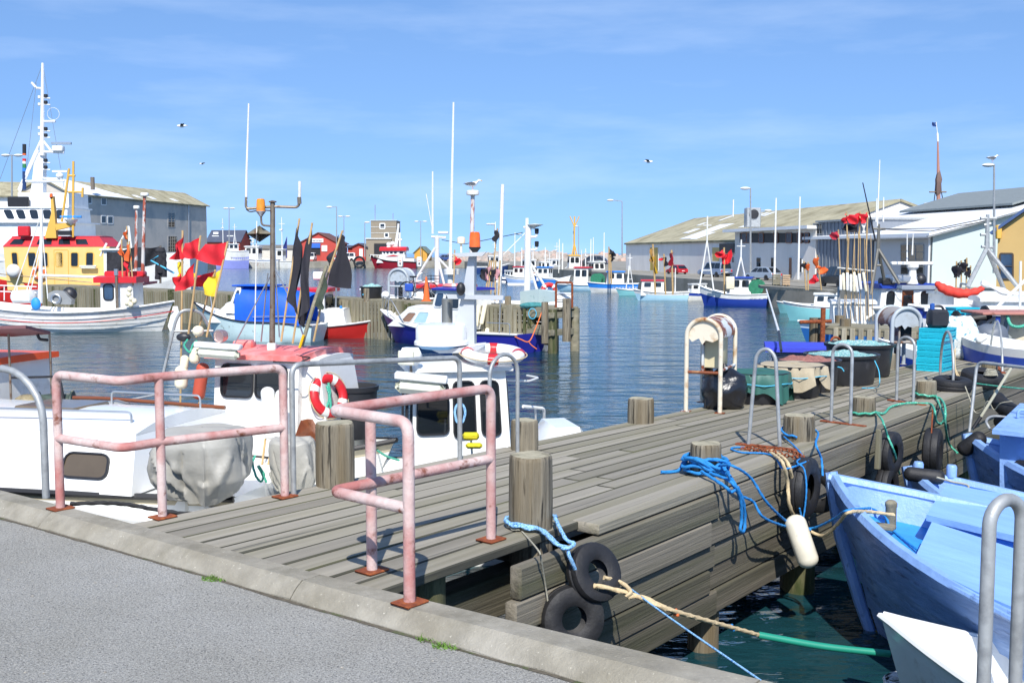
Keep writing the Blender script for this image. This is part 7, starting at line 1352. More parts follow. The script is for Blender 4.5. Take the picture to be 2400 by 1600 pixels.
fb1 = fboat('white boat with a cyan stern and blue bottom behind the rusty post', 2095, 820, 5.2, 168, paint('mid_blue', '#2f6fb8'), paint('ice_white', '#d5e6f2'), None, Y=30, wh=None, fb=(1.25, 1.15, 1.1), group='boats behind the finger pier'); 
cabin(fb1, .6, 1.7, 1.3, 1.2, 1.0, 1.75, m_white2, m_white2, over=.05, nm='deck_locker'); MB().tube(bend([(-1.8, -.6, 1.1), (-1.8, -.6, 2.3), (-1.8, .6, 2.3), (-1.8, .6, 1.1)], .1), .03, 6).build('gallows', m_galv, fb1); MB().cbx(.3, .9, -.6, -.2, 1.2, 1.55, .05).build('engine_box', m_alu, fb1)
for x_, y0_, y1_ in ((1966, 672, 745), (2033, 668, 740)): MB().tube([Q(x_, y1_, 29), Q(x_, y0_, 29)], .04, 6).build('rack_post', m_galv, fb1, world=True)
MB().tube([Q(1962, 628, 29), Q(2048, 636, 29)], .035, 6).build('rack_bar', m_galv, fb1, world=True)
WDS = 'first second third fourth fifth sixth seventh eighth ninth'.split()
for i in range(8): floatpx(WDS[i] + ' long white float from the left hung in the float rack', 28.8, (1970 + i * 8 + (4 if i > 6 else 0), 682 + rnd.uniform(-3, 3)), (1969 + i * 7.6 + rnd.uniform(-3, 3), 641 + rnd.uniform(-6, 6)), 6.8, m_cream if i % 3 == 1 else m_white, 'white floats in the rack')
for i in range(9): tag(MB().tube([Q(1975 + i * 9 + rnd.uniform(-3, 3), 752, 28.9), Q(1985 + i * 7 + rnd.uniform(-4, 4), 540 + rnd.uniform(-8, 40), 28.9)], .010, 5).build('flag_cane', m_cane), WDS[i] + ' bare flag cane from the left in the float rack', 'cane', 'canes in the float rack')
GR = 'flags above the float rack'
flagpx('leftmost red flag above the float rack', 29, [(1988, 640), (1984, 496)], [([(1984, 500), (1986, 520), (1976, 522), (1979, 510)], m_redcloth)], r=.02, group=GR); flagpx('middle red flag above the float rack, spread widest', 29, [(2010, 640), (2016, 496)], [([(2016, 498), (2012, 525), (1988, 520), (1992, 503)], m_redcloth), ([(2008, 520), (2010, 545), (1974, 538), (1980, 526)], m_blkcloth)], r=.02, group=GR); flagpx('rightmost red flag above the float rack', 29, [(2028, 640), (2034, 496)], [([(2034, 498), (2031, 520), (2014, 522), (2016, 500)], m_redcloth), ([(2030, 516), (2028, 545), (2014, 540), (2016, 518)], m_white)], r=.02, group=GR)
flagpx('single dark red flag on a thin cane left of the float rack', 34, [(1970, 660), (1965, 538)], [([(1965, 541), (1965, 559), (1950, 559), (1951, 544)], paint('dark_red_flag', '#a92638', .8))], r=.02, group=GR)
flagpx('bright orange flag bunch in front of the dark grey building', 42, [(1925, 680), (1915, 598)], [([(1915, 600), (1918, 625), (1908, 628), (1911, 604)], m_orcloth), ([(1916, 622), (1918, 642), (1938, 638), (1932, 625)], m_orcloth), ([(1914, 640), (1918, 660), (1900, 664), (1904, 645)], m_redcloth)], r=.03, group=GR); flagpx('small orange flag left of the orange bunch', 42, [(1894, 680), (1894, 614)], [([(1894, 616), (1895, 631), (1890, 631), (1890, 617)], m_orcloth)], r=.03, group=GR); flagpx('small black flag left of the orange bunch', 42, [(1889, 680), (1884, 612)], [([(1884, 614), (1888, 626), (1881, 624), (1883, 616)], m_blkcloth)], r=.03, group=GR)
for i, x_ in enumerate((2240, 2250, 2262, 2272)): flagpx(('leftmost', 'second', 'third and largest', 'rightmost')[i] + ' black flag in front of the mint building gable', 33, [(x_ + (0, 3, 2, -1)[i], 700), (x_ + (2, 3, 4, 3)[i], (612, 610, 604, 622)[i])], [([(x_ + 2, (614, 612, 606, 625)[i]), (x_, 650), (x_ - 6, 645), (x_ - 5, 625)] if i != 2 else [(x_ + 4, 606), (x_ + 6, 630), (x_ - 6, 640), (x_ - 8, 615)], m_blkcloth)], r=.025, group='black flags by the mint building')
# wheelhouse boat seen from astern
Yk = 32.0; kx = lambda px: Q(px, 700, Yk).x; kz_ = lambda y: Q(2124, y, Yk).z
KB = thing('blue_roof_boat', 'white boat with deep blue roof and brown door seen from astern', 'boat', (kx(2124), Yk + 1.0, 0), R(92)); hull(KB, 6.4, 2.3, (1.6, 1.1, 1.15), [m_bottom, m_white, m_white, m_white, m_white], rail=m_white, rr=.05)
cabin(KB, -1.0, .9, 1.72, 1.55, kz_(742), kz_(676), m_white, paint('deep_blue_roof', '#1f3f9c'), over=.12, th=.14, cam=.03, frame=m_white2, rad=.16, fw=.05, wins=[('B', .10, .26, .35, .92), ('B', .74, .90, .35, .92)], door=('B', (.39, .61, .02, .97), m_brown))
pane(KB, [V((-1.03, -.19, kz_(735))), V((-1.03, .19, kz_(735))), V((-.99, .17, kz_(690))), V((-.99, -.17, kz_(690)))], (.12, .88, .1, .95), m_glass, None, .03, nm='door_window', out=(-1, 0, 0), proud=.04)
MB().lathe([(.17, .0), (.12, .2), (.10, .4), (.17, .48), (.17, .58), (.05, .6)], 14, Matrix.Translation(Q(2138, 665, Yk - .2))).build('radar_pedestal', m_white, KB, world=True); MB().cbx(-.62, .62, -.08, .08, -.05, .05, .02, X=Matrix.Translation(Q(2137, 617, Yk - .2))).build('radar_bar', m_white, KB, world=True); MB().cbx(-.5, .5, -.2, .2, 0, .14, .03, X=Matrix.Translation(Q(2147, 680, Yk - 1.3))).build('roof_board', m_alu, KB, world=True); MB().sphere(Q(2157, 655, Yk), .18, 10, 8).build('buoy', m_blackpl, KB, world=True); MB().cbx(-.4, .4, -.3, .3, 0, .22, .05, X=Matrix.Translation(Q(2112, 662, Yk))).build('grey_crate', m_alu, KB, world=True); MB().cbx(-.2, .2, -.2, .2, 0, .2, .03, X=Matrix.Translation(Q(2078, 667, Yk))).build('black_box', m_black, KB, world=True)
def tripod(label, top, apex, legs, Y, mat, r=.06, cross=None):
    t = thing('tripod_mast', label, 'mast', Q(legs[0][0], legs[0][1], Y), group='tripod masts behind the pier'); MB().tube([Q(*apex, Y), Q(*top, Y)], [r, r * .6], 8).build('mast', mat, t, world=True)
    for i, l_ in enumerate(legs): MB().tube([Q(*apex, Y), Q(*l_, Y + (.6 if i % 2 else -.3))], r * .8, 8).build('leg', mat, t, world=True)
    for (a, b) in cross or (): MB().tube([Q(*a, Y), Q(*b, Y)], r * .6, 6).build('crosstree', mat, t, world=True)
    return t
tripod('dark grey tripod mast left of the blue-roofed boat', (2060, 525), (2058, 582), [(2041, 690), (2072, 655), (2108, 665)], 31, mk('dark_galv', C('#6f6d66'), .5, .4), cross=[((2046, 536), (2075, 537)), ((2054, 590), (2064, 590)), ((2048, 622), (2064, 622))]); tripod('grey tripod mast in front of the yellow building', (2315, 503), (2313, 582), [(2268, 672), (2358, 690), (2385, 672)], 29, m_galv, r=.075, cross=[((2298, 512), (2335, 512)), ((2298, 550), (2316, 550)), ((2300, 578), (2326, 580)), ((2306, 528), (2322, 524))])
for i, (x0_, y0_, x1_, y1_) in enumerate(((2062, 375, 2056, 530), (2071, 462, 2070, 520), (2055, 465, 2053, 520), (2126, 548, 2126, 620), (2140, 548, 2138, 598), (2022, 428, 2052, 565))): tag(MB().tube([Q(x1_, y1_, 31), Q(x0_, y0_, 31)], [.025, .014], 6).build('whip_aerial', m_white if i < 5 else m_black), ('tall white whip aerial above the dark tripod mast', 'short white aerial right of the tall one', 'short white aerial left of the tall one', 'left thin aerial above the blue-roofed boat', 'right thin aerial above the blue-roofed boat', 'thin dark leaning aerial left of the dark tripod mast')[i], 'aerial')
wr = MB(); wr.tube([Q(2313, 512, 29), Q(2200, 535, 30), Q(2062, 537, 31)], .012, 5); wr.tube([Q(2313, 518, 29), Q(2180, 542, 30), Q(2062, 537, 31)], .012, 5); tag(wr.build('rigging_wire', m_black), 'pair of thin wires strung between the two tripod masts', 'wire')
# boat with red sail bundle, cream wheelhouse and others at the right edge
RS = fboat('long white boat with orange stripe and red sail bundle on its boom', 2352, 780, 7.0, 178, m_white, m_white, None, Y=29, wh=None, fb=(1.7, 1.6, 1.5), group='boats behind the finger pier'); MB().cbx(-3.4, 1.2, -1.22, -1.16, 1.85, 1.98, .01).build('stripe', m_orcloth, RS) 
cabin(RS, -2.4, 1.7, 2.0, 1.9, 1.4, Q(2250, 694, 28).z, m_white, m_white2, over=.05, th=.04, nm='deckhouse'); mb = MB(); ctr_ = smooth([Q(2193, 662, 27.5), Q(2215, 678, 27.5), Q(2255, 688, 27.5), Q(2290, 682, 27.5), Q(2312, 668, 27.5)], 6); mb.tube(ctr_, [.04 + .09 * math.sin(math.pi * (i / (len(ctr_) - 1)) ** .7) + .012 * math.sin(i * 1.9) for i in range(len(ctr_))], 10); o = mb.build('sail_bundle', mk('red_sail', C('#d33a2c'), .7, var=.2, vs=6, bump=.6, bs=6)); tag(o, 'bundle of bright red sailcloth slung over the white boat', 'sail')
mb = MB().tube(smooth([Q(2300, 662, 27), Q(2330, 675, 27), Q(2375, 690, 26.8), Q(2420, 692, 26.6)], 6), [.06 + .03 * math.sin(i * .9) for i in range(19)], 8); tag(mb.build('sail_bundle', m_white), 'furled white sail along the boom at the right frame edge', 'sail')
CB_ = thing('cream_wheelhouse_boat', 'cream wheelhouse boat with a rusty pink roof board at the right frame edge', 'boat', (Q(2400, 790, 20.5).x, 21.2, 0), R(150)); hull(CB_, 5, 2, (1.4, 1.0, 1.1), [m_bottom, m_roy, m_white, m_white2, m_white2]); crm = paint('cream_paint', '#d8cfb4', .5, d=.3); mb = MB()
q_ = [Q(2332, 806, 20.3), Q(2440, 815, 20.0), Q(2470, 800, 21.5), Q(2350, 795, 21.6)]; qt = [Q(2350, 736, 20.3), Q(2440, 738, 20.0), Q(2470, 735, 21.5), Q(2365, 736, 21.6)]; mb.add(q_ + qt, [(0, 1, 2, 3), (4, 5, 6, 7), (0, 1, 5, 4), (1, 2, 6, 5), (2, 3, 7, 6), (3, 0, 4, 7)]); wh_ = mb.build('wheelhouse', crm, CB_, world=True); inv = wmat(wh_).inverted(); pane(wh_, [inv @ p for p in (q_[0], q_[1], qt[1], qt[0])], (.09, .19, .45, .92), m_glass, m_alu, .04, out=inv.to_3x3() @ V((0, -1, 0))); MB().cbx(-.55, .9, -.5, .5, 0, .05, .01, X=Matrix.Translation(Q(2345, 735, 20.2))).build('roof_board', mk('rusty_pink_board', C('#b0766a'), .7, col2='#7a4a3c', t2=(.55, .65)), CB_, world=True)
for a, b in (((2330, 742), (2318, 845)), ((2350, 735), (2345, 790)), ((2300, 765), (2330, 745))): MB().tube([Q(*a, 20), Q(*b, 20)], .03, 6).build('post', m_galv, CB_, world=True)
rope('green mooring rope looped below the cream wheelhouse roof', [Q(2360, 738, 19.8), Q(2368, 760, 19.7), Q(2385, 766, 19.6), Q(2405, 762, 19.6)], .03, m_rgreen, near=False)
JS = fboat('blue and white striped boat under a white cover behind the cream wheelhouse', 2385, 730, 5, 170, m_white, m_roy, m_white, Y=26, fb=(1.9, 1.7, 1.6), wh=(-.3, .2), whh=.06, group='boats behind the finger pier', win=False); tag(MB().tube([Q(2285, 770, 22), Q(2420, 640, 22)], .035, 8).build('boom_pole', m_white), 'long white boom slanting up to the right frame edge', 'pole'); tag(MB().tube([Q(2390, 740, 24), Q(2392, 612, 24)], .03, 8).build('boom_pole', m_white), 'upright white pole near the right frame edge', 'pole')
o = MB().lathe([(.24, -.3), (.24, -.26), (.12, -.24), (.12, .24), (.24, .26), (.24, .3)], 16, Matrix.Translation(Q(2278, 750, 21)) @ Matrix.Rotation(R(80), 4, 'Y')).build('black_winch', m_black); tag(o, 'black winch drum left of the cream wheelhouse', 'winch'); tag(MB().prism([Q(2282, 770, 20.5), Q(2315, 752, 20.5), Q(2316, 760, 20.5), Q(2285, 780, 20.5)], (0, .3, 0)).build('engine_flap', m_blackpl), 'black slanted board in front of the cream wheelhouse', 'board')
for i, (x_, y_) in enumerate(((2240, 752), (2255, 742))): fishbox(None, Q(x_, y_, 22 + i), R(10), .55, .4, .2, m_teal, 'fish_crate', ('left', 'right')[i] + ' turquoise crate aboard the boat beyond the crate stack', 'turquoise crates aboard')
fboat('white launch with a canopy behind the crate stack', 2345, 780, 5.0, 175, m_white, m_white, m_white2, Y=26.5, fb=(1.35, 1.2, 1.2), wh=(-.1, .4), whh=.11, group='boats behind the finger pier')
fboat('teal and white boat under the concrete quay behind the rack', 1925, 745, 3.5, 160, m_turq, m_white, m_white2, Y=50, fb=(.9, .7, .7), wh=(-.2, .1), whh=.15, group='boats behind the finger pier')
# ================================================================== far quays, buildings, breakwater
ZQ = 1.3
q1 = [V((-420, 140)), V((-72, 150)), V((-66, 165)), V((-58, 222)), V((-57, 229)), V((-10, 228)), V((-3, 190)), V((3.6, 128)), V((9.2, 100)), V((14.9, 63.6)), V((16.2, 59)), V((24, 44)), V((60, 30)), V((900, 20)), V((900, 420)), V((-420, 420))]
struct('far_quay', MB().prism([V((p.x, p.y, ZQ)) for p in q1], (0, 0, -6)), m_conc2, 'pale concrete quays across the harbour')
struct('far_quay_paving', MB().prism([V((p.x, p.y, ZQ + .004)) for p in [q1[0] + V((0, 2)), *q1[1:14], *q1[14:]]], (0, 0, -.002)), m_land, 'pale paving of the far quays') if False else None
o = MB().prism([W(1783, 676, ZQ) + V((0, .0, 0)), W(1960, 688, ZQ), W(1960, 686, ZQ) + V((0, .6, 0)), W(1783, 674, ZQ) + V((0, .6, 0))], (0, 0, .14)).build('kerb_beam', m_conc); tag(o, None, None, kind='structure')
# breakwater of boulders
g = random.Random(3); mb = MB(); ICO = [(0, 0, 1), (.9, 0, .4), (.28, .85, .45), (-.72, .53, .4), (-.72, -.53, .45), (.28, -.85, .4), (.72, .53, -.4), (-.28, .85, -.4), (-.9, 0, -.45), (-.28, -.85, -.4), (.72, -.53, -.45), (0, 0, -1)]
IF = [(0, 1, 2), (0, 2, 3), (0, 3, 4), (0, 4, 5), (0, 5, 1), (1, 6, 2), (2, 7, 3), (3, 8, 4), (4, 9, 5), (5, 10, 1), (6, 7, 2), (7, 8, 3), (8, 9, 4), (9, 10, 5), (10, 6, 1), (11, 7, 6), (11, 8, 7), (11, 9, 8), (11, 10, 9), (11, 6, 10)]
for i in range(1500):
    px_ = g.uniform(1050, 1470); Y = g.uniform(236, 262); crest = 601 - 10 * math.exp(-((px_ - 1255) / 75) ** 2) - 2 * math.sin(px_ * .05); f = g.random() ** .7; c = Q(px_, 617 - (617 - crest) * f, Y); c.z = max(1.2, c.z * (.55 + .45 * (Y - 236) / 26)); r_ = g.uniform(.5, 1.3)
    M = Matrix.Rotation(g.uniform(0, 6), 3, V((g.random(), g.random(), g.random() + .01)).normalized()); mb.add([c + M @ V((x * r_ * g.uniform(.8, 1.2), y * r_ * g.uniform(.8, 1.2), z_ * r_ * .8)) for x, y, z_ in ICO], IF)
o = mb.build('breakwater', mk('breakwater_stone', C('#a29a90'), .9, var=.25, vs=.2, col2='#b79c8c', t2=(.5, .6), s2=.12), ang=5); tag(o, 'long breakwater of tumbled grey and pink boulders', 'breakwater', kind='stuff')
# --- generic building on a plan rectangle: A->B is the front, depth d behind, gable along A-B
def bld(name, label, A, B, d, z0, ze, zr, wall, roofm, over=.4, cat='building', ridge='along', rth=.18, side=1, mono=False):
    A, B = V((A[0], A[1], 0)), V((B[0], B[1], 0)); u = (B - A).normalized(); n = V((-u.y, u.x, 0)) * side; L = (B - A).length; t = thing(name, label, cat, (A.x, A.y, z0))
    P = lambda s, k, z_: V((A.x, A.y, 0)) + u * s + n * k + V((0, 0, z_)); mb = MB()
    if mono: pr = [(0, z0), (0, ze), (d, zr), (d, z0)]
    else: pr = [(0, z0), (0, ze), (d / 2, zr), (d, ze), (d, z0)]
    if ridge == 'along':
        m = len(pr); mb.add([P(0, k, z_) for k, z_ in pr] + [P(L, k, z_) for k, z_ in pr], [tuple(range(m)), tuple(range(2 * m - 1, m - 1, -1))] + [(i, (i + 1) % m, m + (i + 1) % m, m + i) for i in range(m)])
    else:
        pr = [(0, z0), (0, ze), (L / 2, zr), (L, ze), (L, z0)]; m = 5; mb.add([P(s, 0, z_) for s, z_ in pr] + [P(s, d, z_) for s, z_ in pr], [tuple(range(m)), tuple(range(2 * m - 1, m - 1, -1))] + [(i, (i + 1) % m, m + (i + 1) % m, m + i) for i in range(m)])
    mb.build('wall', wall, t, world=True)
    def slab(q, nm='roof'): nn = (q[1] - q[0]).cross(q[3] - q[0]).normalized(); nn = nn if nn.z > 0 else -nn; return MB().prism([p + nn * .01 for p in q], nn * rth).build(nm, roofm, t, world=True)
    if ridge == 'along':
        sl = (zr - ze) / (d if mono else d / 2)
        slab([P(-over, -over, ze - sl * over), P(L + over, -over, ze - sl * over), P(L + over, d if mono else d / 2, zr), P(-over, d if mono else d / 2, zr)])
        if not mono: slab([P(-over, d + over, ze - sl * over), P(L + over, d + over, ze - sl * over), P(L + over, d / 2, zr), P(-over, d / 2, zr)])
    else:
        sl = (zr - ze) / (L / 2); slab([P(-over, -over, ze - sl * over), P(-over, d + over, ze - sl * over), P(L / 2, d + over, zr), P(L / 2, -over, zr)]); slab([P(L + over, -over, ze - sl * over), P(L + over, d + over, ze - sl * over), P(L / 2, d + over, zr), P(L / 2, -over, zr)])
    t['A'] = 0; del t['A']
    return t, P, A, B
def wpx(t, A, B, x0, y0, x1, y1, glass=None, frame=None, fw=.1, nm='window', off=.03, bars=None, rad=.02, sill=None):
    A, B = V((A[0], A[1], 0)), V((B[0], B[1], 0)); q = [onwall(x, y, A, B) for x, y in ((x0, y1), (x1, y1), (x1, y0), (x0, y0))]; inv = wmat(t).inverted(); q = [inv @ p for p in q]
    nn = (q[1] - q[0]).cross(q[3] - q[0]).normalized(); q0 = inv.to_3x3() @ V((0, 0, HC)); vd = -(sum(q, V()) / 4 + V(t.location)); 
    o = pane(t, q, (0, 1, 0, 1), glass, frame, rad, fw, nm=nm, out=vd, proud=off, bars=bars)
    return o
# grey warehouse at the left
m_grey = mk('grey_render', C('#c2bbb0'), .9, var=.08, vs=.3, bump=.1, bs=2, col2='#a0a29f', t2=(.5, .7), s2=.25); m_roofb = mk('lichen_roof', C('#a39c80'), .9, var=.2, vs=.6, bump=.4, bs=6, col2='#7d7559', t2=(.48, .7), s2=.5, col3='#c4bb98', t3=(.6, .75), s3=2.5); m_roofw = mk('white_roof', C('#e4e6e6'), .5, var=.04, vs=.5)
GA, GB = (-69.2, 171), (-60.4, 215); t, P, A, B = bld('grey_warehouse', 'large grey rendered warehouse with lichen-covered roof at the left', GA, GB, 9.8, ZQ, 12.4, 14.8, m_grey, m_roofb, over=.5)
sl = 2.4 / 4.9; MB().prism([P(-.5, -.5, 12.4 - sl * .5 + .23), P(17.5, -.5, 12.4 - sl * .5 + .23), P(6.0, 4.9, 14.83 + .2), P(-.5, 4.9, 14.83 + .2)], (0, 0, .06)).build('new_roof_sheet', m_roofw, t, world=True)
for x0_, y0_, x1_, y1_, br in ((204, 462, 214, 476, None), (238, 465, 248, 479, None), (238, 507, 248, 522, None), (253, 508, 264, 523, None), (394, 499, 409, 532, (2, 6)), (394, 554, 414, 590, (4, 5))): wpx(t, GA, GB, x0_, y0_, x1_, y1_, m_glass, m_white if br is None else m_grey, .18 if br is None else .1, bars=br)
MB().tube([onwall(440, 613, V((*GA, 0)), V((*GB, 0))) + V((.2, -.1, 0)), onwall(440, 480, V((*GA, 0)), V((*GB, 0))) + V((.2, -.1, 0))], .08, 6).build('downpipe', m_alu, t, world=True); p = Q(217, 430, 176); MB().tube([p + V((0, 0, -1)), p + V((0, 0, 1.0))], .35, 8).build('chimney', m_steel, t, world=True)
for x0_, s_ in ((14, .5), (20, .45), (25, .5), (33, .6)): MB().prism([P(x0_, .3, 12.4 + sl * .3 + .21), P(x0_ + 1.6, .3, 12.4 + sl * .3 + .21), P(x0_ + 1.2, 1.2, 12.4 + sl * 1.2 + .21), P(x0_ - .4, 1.2, 12.4 + sl * 1.2 + .21)], (0, 0, .03)).build('skylight', m_roofw, t, world=True)
t, P, A, B = bld('white_shed', 'white shed end behind the large white ship at the left frame edge', (-100, 165), (-72, 172), 14, ZQ, 12, 14.4, m_white, m_roofb, over=.6)
# far quay houses
m_brick = mk('red_brick', C('#a8493b'), .9, var=.12, vs=.6, bump=.1, bs=6); m_slate = mk('slate', C('#4a5060'), .7, var=.1, vs=.6)
Yh = 244.0; fx = lambda px, Y=Yh: Q(px, 600, Y).x; fz = lambda y, Y=Yh: Q(1200, y, Y).z
t, P, A, B = bld('red_brick_house', 'red brick house with dark slate roof right of the grey warehouse', (fx(486), Yh), (fx(563), Yh), 10, ZQ, fz(567), fz(540), m_brick, m_slate, over=.3)
for a, b in (((500, 545), (512, 549)), ((497, 554), (513, 557)), ((532, 554), (547, 557))): A_, B_ = Q(a[0], b[1], Yh + 2.2), Q(b[0], a[1], Yh + 2.2); MB().cbx(0, B_.x - A_.x, -.1, .1, 0, .5, .02, X=Matrix.Translation(V((A_.x, A_.y, A_.z)))).build('roof_window', m_roofw, t, world=True)
t, P, A, B = bld('low_grey_shed', 'long low grey shed behind the far trawlers', (fx(563), Yh + 6), (fx(700), Yh + 6), 8, ZQ, fz(583), fz(575), mk('pale_render', C('#c9c6bc'), .9), mk('grey_roof', C('#77746c'), .9, var=.15, vs=.5), over=.3)
t, P, A, B = bld('red_gable_hall', 'red gabled hall with white sign board and blue awning on the far quay', (fx(702), Yh), (fx(792), Yh), 14, ZQ, fz(570), fz(546), mk('red_cladding', C('#b4473d'), .85, var=.06, vs=.8), mk('dark_red_roof', C('#6a4a44'), .9), over=.35, ridge='across')
FA, FB = (fx(702), Yh), (fx(792), Yh)
wpx(t, FA, FB, 728, 571, 751, 598, m_black, m_brick, .15, nm='gate'); sg = wpx(t, FA, FB, 723, 560, 757, 567, m_white, m_white2, .1, nm='sign_board', off=.12); wpx(t, FA, FB, 755, 576, 766, 588, m_white, m_white2, .1, nm='notice_board', off=.12); wpx(t, FA, FB, 728, 570, 751, 581, mk('awning_blue', C('#2f66c0'), .7), None, nm='awning', off=.3)
mb = MB(); g = random.Random(9)
for i in range(22):                                # unreadable dark lettering on the sign board
    if i in (2, 9, 14): continue
    x_ = 730 + i * 1.15; h_ = g.choice((1.5, 2.2, 2.6)); a = onwall(x_, 565, V((*FA, 0)), V((*FB, 0))); mb.bx(a.x, a.x + .055, a.y - .26, a.y - .17, a.z, a.z + h_ * .094); 
    if g.random() < .6: mb.bx(a.x, a.x + .09, a.y - .26, a.y - .17, a.z + h_ * .05, a.z + h_ * .05 + .03)
mb.build('lettering', mk('letter_grey', C('#8a8f96'), .8), t, world=True)
t = car('white van parked in the gateway of the red gabled hall', V((fx(737), Yh - 4, ZQ)), R(-88), 'suv', m_white)
t = car('white pickup beside the small red sheds on the far quay', V((fx(822), Yh - 8, ZQ)), R(182), 'suv', m_white)
t, P, A, B = bld('small_red_shed', 'small red shed with white door left of the brown tower', (fx(826), Yh), (fx(857), Yh), 8, ZQ, fz(578), fz(571), mk('red_cladding2', C('#ab4238'), .85), m_slate, over=.5, ridge='across'); wpx(t, (fx(826), Yh), (fx(857), Yh), 842, 583, 850, 602, m_white, None, nm='door'); bld('small_red_shed', 'low red shed with dark roof behind the white pickup', (fx(806), Yh + 6), (fx(832), Yh + 6), 6, ZQ, fz(580), fz(576), mk('red_cladding2', C('#ab4238'), .85), m_slate, over=.5)
m_tow = mk('brown_grey_panels', C('#8f8574'), .85, var=.06, vs=.4)
t = thing('rescue_station', 'brown-grey panelled rescue station with square tower on the far quay', 'building', (fx(887), Yh, ZQ)); MB().bx(fx(858), fx(917), Yh, Yh + 10, ZQ, fz(560)).build('hall', m_tow, t, world=True); MB().bx(fx(869), fx(929), Yh + .6, Yh + 9, ZQ + .5, fz(517, Yh)).build('tower', m_tow, t, world=True); MB().bx(fx(857), fx(918), Yh - .25, Yh + .5, fz(560), fz(558)).build('coping', m_white2, t, world=True); MB().bx(fx(868), fx(930), Yh + .4, Yh + 9.2, fz(517), fz(516)).build('coping', m_white2, t, world=True)
wpx(t, FA, FB, 877, 571, 908, 596, m_black, m_steel, .1, nm='boat_gate'); 
for a in ((891.5, 525, 901, 534.5), (902.5, 547, 909.5, 555)): wpx(t, (0, Yh + .6), (10, Yh + .6), *a, m_glass, m_white, .22)
for y_ in (532, 546): A_, B_ = Q(869, y_, Yh + .55), Q(929, y_, Yh + .55); MB().tube([A_, B_], .05, 4).build('panel_joint', m_white2, t, world=True)
A_ = Q(885, 517, Yh + .55); 
for x_ in (879, 921): MB().tube([Q(x_, 516, Yh + 4), Q(x_, (480 if x_ < 900 else 500), Yh + 4)], .12, 5).build('roof_aerial', m_alu, t, world=True)
t, P, A, B = bld('yellow_shed', 'small yellow timber shed with green-grey roof right of the rescue ship', (fx(971), Yh), (fx(1001), Yh), 14, ZQ, fz(592), fz(578), mk('yellow_timber', C('#c8953f'), .85, var=.1, vs=2), mk('green_roof', C('#6f7d72'), .9), over=.3, ridge='across')
tag(MB().lathe([(2.0, -.5), (2.6, -.7), (3.0, -.2), (3.0, .2), (2.6, .7), (2.0, .5)], 24, Matrix.Translation(V((fx(842, 227.5), 227.3, 1.2))) @ Matrix.Rotation(R(90), 4, 'X') @ Matrix.Diagonal((.42, .42, .42, 1)), cap=False).build('tyre', m_rubber), 'huge tyre fender hung on the far concrete quay left of the rescue ship', 'tyre')
car('dark blue car on the far quay between the yellow shed and the flags', V((fx(1053), Yh - 6, ZQ)), R(5), 'hatch', m_dkb); car('far dark car parked below the breakwater', V((Q(1388, 618, 150).x, 150, ZQ)), R(170), 'hatch', mk('charcoal_paint', C('#3d4048'), .3, coat=.5))
# street lamps: (label, foot px, top px, Y, arms)
def slamp(label, x, yb, yt, Y, arms, r=.09):
    t = thing('street_lamp', label, 'street lamp', Q(x, yb, Y), group='street lamps on the far quays'); MB().tube([Q(x, yb, Y), Q(x, yt, Y)], [r, r * .6], 6).build('pole', m_galv, t, world=True)
    for dx, dy in arms: a = Q(x, yt, Y); b = Q(x + dx, yt + dy, Y); s_ = 1 if dx > 0 else -1; MB().tube([a, b], r * .5, 5).build('arm', m_galv, t, world=True); MB().sphere(b + V((s_ * r * 3, 0, -.02)), r * 4.4, 10, 6, 1, .5, .3).build('lamp_head', m_white, t, world=True)
slamp('street lamp with a long left arm beside the white shed gable', 1458, 600, 472, 121, [(-22, -3)]); slamp('tall street lamp in front of the white annex', 1759, 650, 441, 74, [(-4, 0)], .08); slamp('low arched street lamp above the lichen roof', 1778, 510, 494, 100, [(16, -1)], .08); slamp('double street lamp right of the red gabled hall', 789, 600, 485, 235, [(-12, 0)], .16); slamp('second double street lamp right of the red gabled hall', 806, 600, 507, 236, [(-4, 0), (5, 0)], .13); slamp('street lamp above the red brick house', 537, 600, 488, 236, [(-3, 0), (3, 0)], .14); slamp('double street lamp above the yellow shed', 986, 600, 519, 240, [(-6, 0), (6, 0)], .12); slamp('street lamp pole left of the brown tower', 855, 602, 521, 236, [(1, 0)], .14); slamp('street lamp above the far masts', 1356, 640, 530, 160, [(-3, 0)], .09); slamp('flat-topped street lamp behind the white ship', 28, 600, 364, 140, [(-7, 0), (7, 0)], .14); slamp('twin lamp left of the thick white pole', 1159, 620, 525, 200, [(-9, 0), (0, 0)], .12); slamp('thin far lamp with a box head', 1207, 640, 548, 130, [(4, 0)], .08); slamp('low lamp behind the white roofs', 2166, 490, 477, 75, [(22, -4)], .07)
lt = Q(2330, 388, 40); slamp('tall lamp post with a gull at the right', 2330, 640, 385, 40, [(-3, 1)], .055); gull('gull standing on the tall lamp post at the right', Q(2326, 381, 40), R(8), 1.0)
for i, (x, y, Y, sc_) in enumerate(((426, 301, 60, 1.2), (1520, 384, 70, 1.3), (473, 387, 110, 1.2))): gull(('white gull flying high at the upper left', 'gull flying in the open sky right of centre', 'tiny far gull flying left of the whip aerial')[i], Q(x, y, Y), R((20, 160, 40)[i]), sc_, True)
